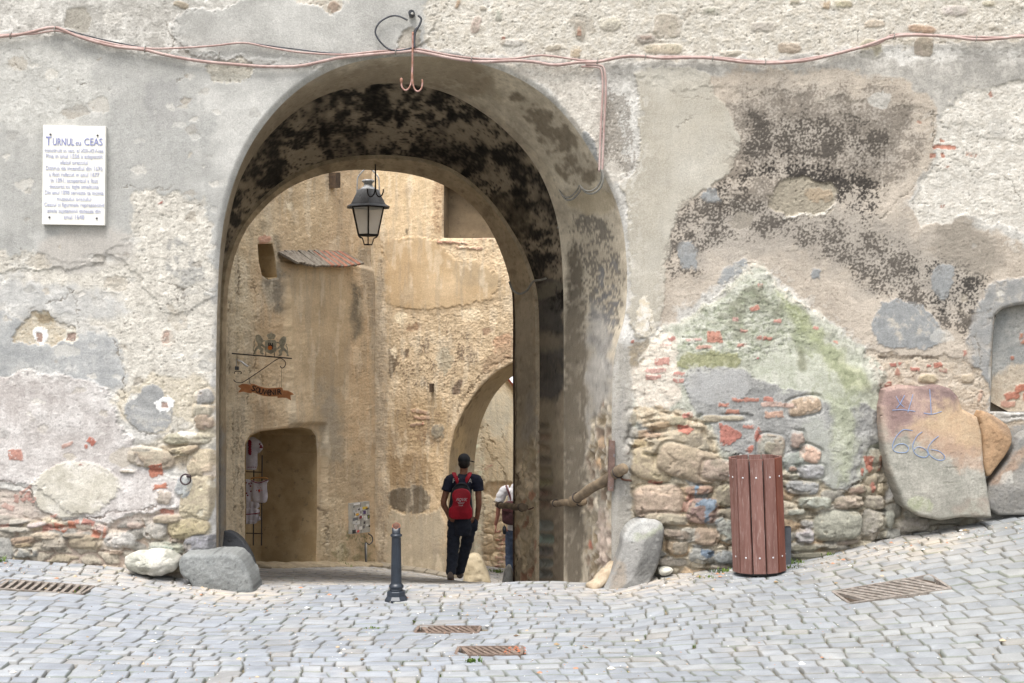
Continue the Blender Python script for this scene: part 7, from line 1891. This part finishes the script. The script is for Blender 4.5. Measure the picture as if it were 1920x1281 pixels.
def coping():
    W = WL; rs = random.Random(2)
    root = bpy.data.objects['courtyard_house']
    mats = [mat_mix('coping_grey', (150, 142, 130), (112, 102, 90), 14, c3=(178, 168, 152), bump=.6), mat_mix('coping_red', (188, 132, 108), (160, 108, 88), 14, c3=(150, 134, 118), bump=.6)]
    n = 20
    for mi in (0, 1):
        bm = bmesh.new()
        for i in range(n):
            if (i > 8 and i % 2 == 0) != (mi == 1): continue
            x = 527+i*6.2; yb = 494+7*math.sin(min(1, i/6)*math.pi/2)+ (0 if i < 14 else -(i-14)*.8)+rs.uniform(-1, 1)
            yt = 473+rs.uniform(-2, 2); sk = 12+rs.uniform(-2, 2)
            a = [(x-sk*.5-2, yt, .0), (x+5-sk*.5, yt, .0), (x+8+sk*.4, yb, .22), (x+1+sk*.4, yb+1, .22)]
            lo = [bm.verts.new(on_wall(W, px, py, o)) for px, py, o in a]
            hi = [bm.verts.new(on_wall(W, px, py-3.2, o+.02)) for px, py, o in a]
            bm.faces.new(hi); bm.faces.new(lo[::-1])
            for k in range(4): bm.faces.new((lo[k], lo[(k+1) % 4], hi[(k+1) % 4], hi[k]))
        bm_link(bm, 'coping_tiles', mats[mi], root)
    for W_, px, ya, yb, wd in ((WL, 621, 324, 353, 9), (WB, 811, 719, 735, 5)):
        bm = bmesh.new(); wall_quad(bm, W_, [(px-wd/2, ya), (px+wd/2, ya), (px+wd/2, yb), (px-wd/2, yb)], .12, .16); o = bm_link(bm, 'beam_stub', mat_mix('old_beam', (92, 74, 56), (70, 56, 44), 12), bpy.data.objects['courtyard_house' if W_ is WL else 'arched_house'])
    b = empty('plastic_bottle', on_wall(WL, 496, 523, -.03)); tag(b, 'crushed teal plastic bottle lying in the small wall window', 'bottle')
    bm = bmesh.new(); add_tube(bm, [on_wall(WL, 489, 514, -.10), on_wall(WL, 492, 518, -.06), on_wall(WL, 496, 521, -.04), on_wall(WL, 498.5, 522.5, -.035)], [.03, .034, .022, .012], 10); bm_link(bm, 'bottle_body', mat_mix('teal_plastic', (92, 196, 190), (70, 176, 178), 10, rough=.25, bump=0), b, True)
    bm = bmesh.new(); add_tube(bm, [on_wall(WL, 498.5, 522.5, -.035), on_wall(WL, 501, 523.5, -.03)], .014, 10); bm_link(bm, 'cap', mat_mix('blue_cap', (40, 140, 200), (40, 130, 190), 10, rough=.4, bump=0), b, True)
coping()

# kerb stones along the arched house and an earthen step before the door
def kerbs():
    bm = bmesh.new(); rs = random.Random(5)
    for i in range(6):
        p0 = on_wall(WB, 716+i*22, 1060, .12); p1 = on_wall(WB, 716+(i+1)*22-1.5, 1060, .12)
        a = WB.n
        for p in ():
            pass
        nn = Vector(WB.n)*.12; vs = []
        for pp in (p0, p1):
            z = float(zg(pp.x, pp.y))
            for sg, h in ((1, -.03), (1, .055), (-1, .065), (-1, -.03)): vs.append(bm.verts.new((pp.x+nn.x*sg, pp.y+nn.y*sg, z+h)))
        for k_ in range(4): bm.faces.new((vs[k_], vs[(k_+1) % 4], vs[(k_+1) % 4+4], vs[k_+4]))
        bm.faces.new(vs[:4]); bm.faces.new(vs[4:])
    bevel(bm, .012, 2); o = bm_link(bm, 'kerb', mat_mix('kerb_stone', (168, 158, 140), (146, 138, 124), 6, bump=.5)); tag(o, kind='structure')
    bm = bmesh.new()
    pts = []
    for i in range(24):
        q = on_wall(WL, 455+i*10.5, 1060, .10+.03*math.sin(i*1.7)); pts.append(Vector((q.x, q.y, float(zg(q.x, q.y))+.015+.01*math.sin(i*2.3))))
    add_tube(bm, catmull(pts, 3), [(.21+.02*math.sin(i*.8), .055) for i in range(70)], 12)
    s_ = bm_link(bm, 'stone_step', mat_mix('earthen_step', (186, 170, 142), (160, 146, 122), 8, bump=.7, c3=(140, 128, 108)), None, True); tag(s_, 'low worn stone step running along the foot of the ochre house', 'step')
kerbs()

# ------------------------------------------------------------------ people
def remeshed(name, bm, mat, parent, vox=.010, smooth_it=6, wr=0.0):
    me = bpy.data.meshes.new(name); bm.to_mesh(me); bm.free()
    o = bpy.data.objects.new(name, me); COL.objects.link(o)
    m = o.modifiers.new('r', 'REMESH'); m.mode = 'VOXEL'; m.voxel_size = vox; m.use_smooth_shade = True
    s = o.modifiers.new('s', 'SMOOTH'); s.iterations = smooth_it; s.factor = .5
    dg = bpy.context.evaluated_depsgraph_get(); dg.update()
    me2 = bpy.data.meshes.new_from_object(o.evaluated_get(dg))
    bpy.data.objects.remove(o); bpy.data.meshes.remove(me)
    me2.name = name
    if wr:
        n = len(me2.vertices); co = np.empty(n*3, dtype=np.float32); me2.vertices.foreach_get('co', co); co = co.reshape(-1, 3)
        no = np.empty(n*3, dtype=np.float32); me2.vertices.foreach_get('normal', no); no = no.reshape(-1, 3)
        a = co[:, 0]+.6*co[:, 1]
        f = fbm(a*6+co[:, 2]*5, co[:, 2]*13-a*4, 2, 5)+.6*fbm(a*9-co[:, 2]*7, co[:, 2]*20+a*6, 2, 9)
        co = co+no*(wr*f)[:, None]
        me2.vertices.foreach_set('co', co.astype(np.float32).ravel()); me2.update()
    for p in me2.polygons: p.use_smooth = True
    me2.materials.clear()
    o = link_mesh(name, me2, mat)
    if parent is not None: to_parent(o, parent)
    return o
def ell(bm, c, r):
    bmesh.ops.create_uvsphere(bm, u_segments=20, v_segments=14, radius=1, matrix=Matrix.Translation(Vector(c)) @ Matrix.Diagonal((r[0], r[1], r[2], 1)))

def hand(bm, w, d, side=1, s=1.0):
    """open relaxed hand from wrist w pointing along d, five fingers"""
    w = Vector(w); d = Vector(d).normalized(); y = Vector((0, 1, 0)); x = y.cross(d).normalized()*side; y = d.cross(x)
    add_tube(bm, [w, w+d*.04*s, w+d*.085*s], [(.022*s, .016*s), (.036*s, .015*s), (.036*s, .012*s)], 10)
    for k, (off, L) in enumerate(((-.028, .062), (-.010, .076), (.010, .072), (.027, .056))):
        b = w+d*.078*s+y*off*s
        add_tube(bm, [b, b+d*L*.5*s+x*.008, b+d*L*s+x*.022], [.0095*s, .009*s, .007*s], 7)
    b = w+d*.03*s-y*.03*s
    add_tube(bm, [b, b+d*.03*s-y*.022*s, b+d*.058*s-y*.026*s], [.012*s, .011*s, .008*s], 7)

def walker():
    D = 18.0; S = 581.0
    g = P(780+370/4.27, 820+1165/4.27, D)
    t = empty('walking_man', g); tag(t, 'young man walking away in black cap, navy shirt and dark trousers, hands in pockets', 'person')
    def B(x, z, y=0.0): return Vector((g.x+(x-370)/S, D+y, g.z+z))
    # body ------------------------------------------------
    bm = bmesh.new()
    hx = 385
    ell(bm, B(hx, 1.66, .01), (.072, .092, .108)); ell(bm, B(hx, 1.60, .04), (.055, .07, .075))
    ell(bm, B(hx-42, 1.635, .01), (.012, .018, .03)); ell(bm, B(hx+44, 1.635, .02), (.012, .018, .03))       # ears
    ell(bm, B(hx+18, 1.63, .105), (.016, .022, .024)); ell(bm, B(hx+16, 1.585, .085), (.026, .014, .008))   # nose, lips
    ell(bm, B(hx+6, 1.65, .09), (.014, .010, .008)); ell(bm, B(hx+32, 1.65, .085), (.014, .010, .008))
    add_tube(bm, [B(380, 1.44, -.01), B(383, 1.52, 0), B(385, 1.60, .005)], [(.07, .062), (.052, .054), (.050, .054)], 16)
    add_tube(bm, [B(375, .84), B(372, .95), B(372, 1.1), B(375, 1.28), B(378, 1.40), B(380, 1.47)], [(.15, .10), (.135, .095), (.145, .10), (.175, .11), (.165, .10), (.08, .07)], 20)
    for sh, el, wr, hd in (((262, 1.405), (222, 1.10), (268, .90), (284, .80)), ((496, 1.405), (503, 1.08), (487, .88), (466, .80))):
        add_tube(bm, catmull([B(sh[0], sh[1], -.01), B((sh[0]+el[0])/2, (sh[1]+el[1])/2, -.01), B(el[0], el[1], -.03), B((el[0]*.5+wr[0]*.5), (el[1]+wr[1])/2, .0), B(wr[0], wr[1], .03), B(hd[0], hd[1], .05)], 4), [(.052-.0012*k, .052-.0012*k) for k in range(21)], 14)
    for L in ([(318, .90, 0), (302, .70, .01), (298, .48, .0), (288, .28, -.08), (282, .13, -.16), (281, .07, -.17)], [(425, .90, 0), (410, .70, .06), (392, .48, .14), (362, .28, .18), (344, .10, .20), (343, .06, .21)]):
        add_tube(bm, catmull([B(*p) for p in L], 4), [(.082-.0024*k, .085-.0024*k) for k in range(21)], 14)
    remeshed('body', bm, M_SKIN, t, .009, 4)
    # shirt
    bm = bmesh.new()
    add_tube(bm, [B(370, .865), B(370, .95), B(371, 1.1), B(375, 1.26), B(378, 1.38), B(379, 1.455), B(381, 1.50)], [(.172, .118), (.165, .112), (.165, .115), (.188, .125), (.192, .118), (.145, .09), (.068, .066)], 24)
    for sh, e in (((272, 1.41), (242, 1.265)), ((490, 1.41), (500, 1.265))):
        add_tube(bm, catmull([B((sh[0]+375)/2, 1.425, 0), B(sh[0], sh[1], 0), B((sh[0]+e[0])/2, (sh[1]+e[1])/2, -.01), B(e[0], e[1], -.02)], 4), [(.075, .078)]*4+[(.080, .078)]*5+[(.074, .074)]*4, 16)
    remeshed('shirt', bm, M_NAVY, t, .008, 3, .006)
    # trousers
    bm = bmesh.new()
    add_tube(bm, [B(372, .93), B(374, .86), B(376, .76), B(376, .66)], [(.160, .118), (.182, .125), (.184, .13), (.15, .12)], 22)
    add_tube(bm, catmull([B(318, .84, 0), B(302, .66, .01), B(297, .48, .0), B(290, .30, -.07), B(284, .17, -.14), B(284, .14, -.15)], 5), [(.095-.0014*k, .1-.0016*k) for k in range(25)]+[(.040, .045)], 18)
    add_tube(bm, catmull([B(428, .84, 0), B(418, .66, .06), B(397, .48, .13), B(368, .28, .17), B(347, .12, .19), B(346, .09, .19)], 5), [(.098-.0016*k, .1-.0018*k) for k in range(25)]+[(.040, .045)], 18)
    ell(bm, B(470, .80, .02), (.045, .08, .10)); ell(bm, B(278, .80, .02), (.045, .08, .10))
    remeshed('trousers', bm, M_TROUS, t, .008, 3, .009)
    # shoes
    for x, z, y, up in ((281, .055, -.16, .05), (346, .035, .24, .0)):
        bm = bmesh.new(); add_tube(bm, [B(x, z+.05+up, y-.085), B(x, z+.035+up*.7, y-.03), B(x, z+.015, y+.07), B(x+3, z+.005, y+.15)], [(.034, .045), (.046, .052), (.050, .035), (.036, .022)], 14)
        s = remeshed('shoe', bm, M_SHOE, t, .008, 2)
    # hair and cap
    bm = bmesh.new(); ell(bm, B(hx, 1.655, -.008), (.080, .098, .098)); bmesh.ops.bisect_plane(bm, geom=bm.verts[:]+bm.edges[:]+bm.faces[:], plane_co=B(hx, 1.60, 0), plane_no=(0, .25, -1), clear_outer=True)
    bmesh.ops.bisect_plane(bm, geom=bm.verts[:]+bm.edges[:]+bm.faces[:], plane_co=B(hx, 1.6, .03), plane_no=(0, 1, 0), clear_outer=True)
    bm_link(bm, 'hair', M_HAIR, t, True)
    bm = bmesh.new(); ell(bm, B(hx, 1.695, .0), (.086, .104, .088)); bmesh.ops.bisect_plane(bm, geom=bm.verts[:]+bm.edges[:]+bm.faces[:], plane_co=B(hx, 1.668, 0), plane_no=(0, .12, -1), clear_outer=True)
    cap = bm_link(bm, 'cap', M_CAP, t, True)
    bm = bmesh.new(); add_tube(bm, [B(hx+30, 1.675, .05), B(hx+52, 1.668, .10), B(hx+75, 1.650, .13)], [(.05, .006), (.055, .006), (.030, .005)], 12); bm_link(bm, 'brim', M_CAP, cap, True)
    # shirt print (partly hidden by the straps)
    its = []
    for ch, px in (('P', 851.5), ('U', 862.5), ('M', 872.0), ('A', 882.0)):
        q = P(px, 903.5, D); its.append((ch, (q.x, D-.141, q.z), .088, .82 if ch != 'M' else .62, -6, 0, .001))
    letters('print', its, M_WHT, t, R_FRONT)
    # backpack ------------------------------------------------
    k = empty('red_backpack', B(360, .88, -.2)); tag(k, 'red and black backpack with white print carried by the walking man', 'backpack')
    def poly(L): return [(780+x/4.27, 820+y/4.27) for x, y in L]
    rock('pack_body', poly([(262, 652), (260, 590), (268, 500), (280, 440), (300, 395), (330, 372), (365, 366), (402, 374), (430, 405), (444, 450), (452, 540), (458, 600), (455, 652), (360, 658)]), D-.16, .06, M_BLKN, dome=.03, bev=.05, noise=.004, root=k, seed=3)
    rock('front_panel', poly([(261, 652), (261, 572), (286, 556), (298, 520), (292, 486), (288, 452), (306, 424), (335, 412), (368, 408), (404, 414), (432, 436), (440, 466), (434, 500), (430, 535), (444, 562), (453, 580), (452, 654), (360, 658)]), D-.235, .05, M_RED, dome=.035, bev=.03, noise=.004, root=k, seed=4, sm=1)
    for a in ([(302, 284), (318, 320), (334, 355), (344, 382)], [(434, 284), (418, 318), (400, 350), (384, 382)]):
        bm = bmesh.new()
        pts = [P(780+x/4.27, 820+y/4.27, D-.145+(.06 if i == 0 else 0)) for i, (x, y) in enumerate(a)]
        add_tube(bm, catmull(pts, 4), [(.030, .010)]*13, 10)
        # flatten each strap into a band lying on the back
        o = bm_link(bm, 'strap', M_RED, k, True)
    bm = bmesh.new(); add_tube(bm, catmull([P(780+x/4.27, 820+y/4.27, D-.20) for x, y in ((318, 392), (340, 376), (365, 372), (392, 378), (412, 396))], 4), .016, 8); bm_link(bm, 'top_flap', M_BLKN, k, True)
    q0 = P(780+366/4.27, 820+490/4.27, D); yf = D-.31
    letters('print', [('FIQVIK', (q0.x+.004, yf, q0.z), .060, .80, 0, .45, 0), ('Vodk', (q0.x-.002, yf, q0.z-.066), .030, .95, 0, .3, 0)], M_WHT, k, R_FRONT)
    for j_, w_ in ((0, .10), (1, .075)):
        bm = bmesh.new(); add_box(bm, (q0.x+.002, yf, q0.z-.020-.013*j_), (w_, .002, .004)); bm_link(bm, 'print_line', M_WHT, k)
walker()

def second():
    D = 19.5; S = 536.0
    gx = P(966, 900, D).x; gz = float(zg(gx, D))
    t = empty('person_in_white', (gx, D, gz)); tag(t, 'person in a white t-shirt and jeans half hidden behind the rear arch pier', 'person')
    def B(x, y, dy=0.0): return P(780+x/4.27, 820+y/4.27, D) + Vector((0, dy, 0))
    def Bz(x, z, dy=0.0): v = B(x, 700, dy); v.z = gz+z; return v
    bm = bmesh.new()
    ell(bm, B(850, 315, .02), (.075, .095, .115)); ell(bm, B(850, 340, .05), (.055, .07, .08)); ell(bm, B(812, 322, 0), (.012, .018, .03)); ell(bm, B(888, 322, 0), (.012, .018, .03)); ell(bm, B(850, 325, .115), (.015, .02, .025))
    add_tube(bm, [B(835, 400), B(842, 372), B(850, 345)], [(.07, .065), (.055, .056), (.05, .052)], 14)
    add_tube(bm, [B(800, 740), B(798, 640), B(800, 500), B(805, 420), B(820, 385)], [(.15, .10), (.15, .1), (.17, .11), (.17, .1), (.07, .06)], 18)
    add_tube(bm, catmull([B(700, 425), B(678, 490), B(662, 560, .0), B(652, 640, .03), B(636, 706, .08)], 4), [(.048-.0014*i, .048-.0014*i) for i in range(17)], 14)
    hand(bm, B(637, 700, .08), (.05, .15, -1), 1, 1.05)
    add_tube(bm, catmull([B(905, 425), B(930, 500), B(938, 570), B(930, 640, -.05), B(920, 700, -.1)], 4), [(.048-.0014*i, .048-.0014*i) for i in range(17)], 14)
    hand(bm, B(920, 700, -.1), (0, -.1, -1), 1, 1.0)
    for x, dy in ((750, .12), (845, -.12)):
        add_tube(bm, catmull([Bz(x+15, .85), Bz(x+8, .5, dy*.6), Bz(x, .10, dy)], 5), [(.08-.004*i, .08-.004*i) for i in range(11)], 14)
    remeshed('body', bm, M_SKIN2, t, .010, 3)
    bm = bmesh.new(); ell(bm, B(850, 300, 0), (.084, .105, .105)); bmesh.ops.bisect_plane(bm, geom=bm.verts[:]+bm.edges[:]+bm.faces[:], plane_co=B(850, 345), plane_no=(0, .6, -1), clear_outer=True); bm_link(bm, 'hair', M_HAIR, t, True)
    bm = bmesh.new()
    add_tube(bm, [B(796, 738), B(796, 640), B(798, 520), B(804, 440), B(810, 400), B(826, 372)], [(.172, .12), (.175, .12), (.185, .125), (.19, .12), (.15, .095), (.065, .06)], 22)
    add_tube(bm, catmull([B(745, 420), B(708, 428), B(684, 465), B(664, 520)], 4), [(.075, .075)]*5+[(.072, .072)]*8, 16)
    add_tube(bm, catmull([B(860, 420), B(900, 428), B(922, 465), B(934, 525)], 4), [(.075, .075)]*5+[(.072, .072)]*8, 16)
    remeshed('t_shirt', bm, M_TEE, t, .009, 3, .007)
    bm = bmesh.new(); c = B(658, 527); d = Vector((-.33, 0, -1)).normalized(); u = Vector((1, 0, -.33)).normalized()
    add_tube(bm, [c+u*math.cos(a)*.070+Vector((0, 1, 0))*math.sin(a)*.070 for a in np.linspace(0, 2*math.pi, 21)], .004, 5, False); bm_link(bm, 'sleeve_trim', M_IRON, t)
    bm = bmesh.new(); add_tube(bm, [Bz(800, .93), Bz(800, .82), Bz(800, .72)], [(.165, .12), (.178, .125), (.16, .12)], 20)
    for x, dy in ((750, .12), (845, -.12)):
        add_tube(bm, catmull([Bz(x+15, .82), Bz(x+8, .5, dy*.6), Bz(x, .06, dy)], 5), [(.098-.003*i, .098-.003*i) for i in range(11)], 14)
    remeshed('jeans', bm, M_JEANS, t, .009, 3, .006)
    for x, dy in ((750, .12), (845, -.12)):
        bm = bmesh.new(); add_tube(bm, [Bz(x, .07, dy-.08), Bz(x, .05, dy), Bz(x, .03, dy+.14)], [(.035, .045), (.045, .045), (.035, .02)], 12); remeshed('shoe', bm, M_SHOE, t, .010, 2)
    k = empty('brown_backpack', B(760, 705, -.2)); tag(k, 'small brown leather backpack on the person in white', 'backpack')
    def poly(L): return [(780+x/4.27, 820+y/4.27) for x, y in L]
    rock('pack_body', poly([(690, 705), (686, 620), (684, 560), (695, 530), (720, 512), (780, 506), (850, 512), (880, 535), (886, 620), (884, 705)]), D-.17, .05, M_MAROON, dome=.03, bev=.04, noise=.004, root=k, seed=6)
    rock('flap', poly([(690, 590), (690, 550), (706, 524), (740, 512), (790, 508), (850, 514), (876, 540), (880, 590), (790, 606)]), D-.23, .02, M_MAROON2, dome=.01, bev=.01, noise=.002, root=k, seed=7)
    for a in ([(722, 388), (738, 430), (752, 470), (764, 512)], [(868, 388), (852, 430), (836, 470), (824, 512)]):
        bm = bmesh.new(); add_tube(bm, catmull([P(780+x/4.27, 820+y/4.27, D-.14+(.05 if i == 0 else 0)) for i, (x, y) in enumerate(a)], 4), .016, 8); bm_link(bm, 'strap', M_MAROON2, k, True)
    q = empty('belt_pouch', B(708, 778, -.12)); tag(q, 'small black pouch hanging below the brown backpack', 'pouch')
    rock('pouch_body', poly([(690, 712), (724, 710), (726, 772), (712, 782), (694, 776)]), D-.17, .04, M_BLKN, dome=.02, bev=.02, noise=.002, root=q, seed=9, seg=50)
    bm = bmesh.new(); add_tube(bm, [P(780+706/4.27, 820+700/4.27, D-.16), P(780+707/4.27, 820+716/4.27, D-.17)], .008, 6); bm_link(bm, 'loop', M_BLKN, q)
M_MAROON2 = mat_mix('dark_red_leather', (122, 76, 78), (98, 60, 64), 12, rough=.4, bump=.2)
second()

# ------------------------------------------------------------------ weeds and litter
def weeds():
    rs = random.Random(12)
    V = []; F = []
    def tuft(x, y, z, n, h, spread):
        for _ in range(n):
            a = rs.uniform(0, 6.28); l = h*rs.uniform(.4, 1.1); w = rs.uniform(.003, .007)
            bx = x+rs.gauss(0, spread); by = y+rs.gauss(0, spread*.6)
            tx = bx+math.cos(a)*l*.6; ty = by+math.sin(a)*l*.6; tz = z+l*rs.uniform(.35, 1)
            px, py = -math.sin(a)*w, math.cos(a)*w
            k = len(V)
            V.extend([(bx-px, by-py, z-.01), (bx+px, by+py, z-.01), ((bx+tx)/2+px, (by+ty)/2+py, z+(tz-z)*.7), ((bx+tx)/2-px, (by+ty)/2-py, z+(tz-z)*.7), (tx, ty, tz)])
            F.append((k, k+1, k+2, k+3)); F.append((k+3, k+2, k+4))
    for px, py, D, n, h, s in ((0, 1040, 11.8, 40, .05, .04), (1362, 1062, 11.7, 60, .04, .06), (1490, 1050, 11.75, 60, .04, .05), (1484, 1060, 11.6, 40, .03, .06), (884, 1246, 8.7, 60, .03, .03), (1560, 1030, 11.8, 30, .03, .04), (1330, 1075, 11.5, 24, .025, .04), (640, 1040, 20.9, 120, .09, .05), (644, 1048, 20.8, 80, .06, .05), (930, 1070, 24.6, 90, .10, .10), (130, 1265, 8, 30, .02, .03), (700, 1160, 9.9, 20, .02, .03)):
        X = (px-960)/FPX*D; tuft(X, D, float(zg(X, D)), n, h, s)
    for _ in range(340):
        x = rs.uniform(-1.0, 5.2) if rs.random() < .85 else rs.uniform(-4.5, -1); y = rs.uniform(7.0, 11.8)
        if perlin(np.array([x*.9]), np.array([y*.9]), 44)[0] < .0: continue
        if rs.random() < .4: continue
        tuft(x, y, float(zg(x, y))-.012, rs.randint(3, 9), .016, .016)
    me = bpy.data.meshes.new('weeds'); me.from_pydata(V, [], F); o = link_mesh('weeds', me, M_GRASS); tag(o, kind='stuff', label='green weeds growing in the joints between the setts', cat='weeds')
    # chips of plaster, leaves and gravel
    V = []; F = []; cols = []
    pal = [(236, 228, 214), (214, 190, 160), (200, 150, 120), (170, 150, 120), (120, 100, 80), (240, 240, 236)]
    def chip(x, y, z, r, c):
        k = len(V); a0 = rs.uniform(0, 6)
        for j in range(5):
            a = a0+j*1.2566; V.append((x+math.cos(a)*r*rs.uniform(.6, 1.2), y+math.sin(a)*r*rs.uniform(.6, 1.2), z))
        V.append((x, y, z+r*rs.uniform(.3, .7))); cc = srgb(c)*.75
        for j in range(6): cols.append(cc)
        for j in range(5): F.append((k+j, k+(j+1) % 5, k+5))
    for _ in range(2200):
        m = rs.random()
        if m < .55:
            x = rs.uniform(-4.8, 4.8); y = 11.75-abs(rs.gauss(0, .28))
            if -2.6 < x < .9: y = rs.uniform(8, 12.2)
        else: x = rs.uniform(-4.8, 4.8); y = rs.uniform(7, 12)
        r = rs.uniform(.003, .009) if rs.random() < .95 else rs.uniform(.014, .028)
        chip(x, y, float(zg(x, y))+.001, r, rs.choice(pal))
    gx, gy = GRATES[3][:2]
    for _ in range(90): chip(gx+rs.uniform(.15, .42), gy+rs.uniform(-.18, .18), float(zg(gx, gy))+.004, rs.uniform(.006, .018), rs.choice(pal[1:5]))
    gx, gy = GRATES[2][:2]
    for _ in range(30): chip(gx+rs.uniform(.1, .25), gy+rs.uniform(-.1, .1), float(zg(gx, gy))+.004, rs.uniform(.006, .014), (190, 120, 90))
    me = bpy.data.meshes.new('grit'); me.from_pydata(V, [], F)
    a = me.attributes.new('Col', 'FLOAT_COLOR', 'POINT'); c4 = np.ones((len(V), 4), dtype=np.float32); c4[:, :3] = np.array(cols); a.data.foreach_set('color', c4.ravel())
    o = link_mesh('grit', me, M_PAINT); tag(o, kind='stuff', label='grit, plaster chips and dry leaves scattered over the setts', cat='grit')
weeds()
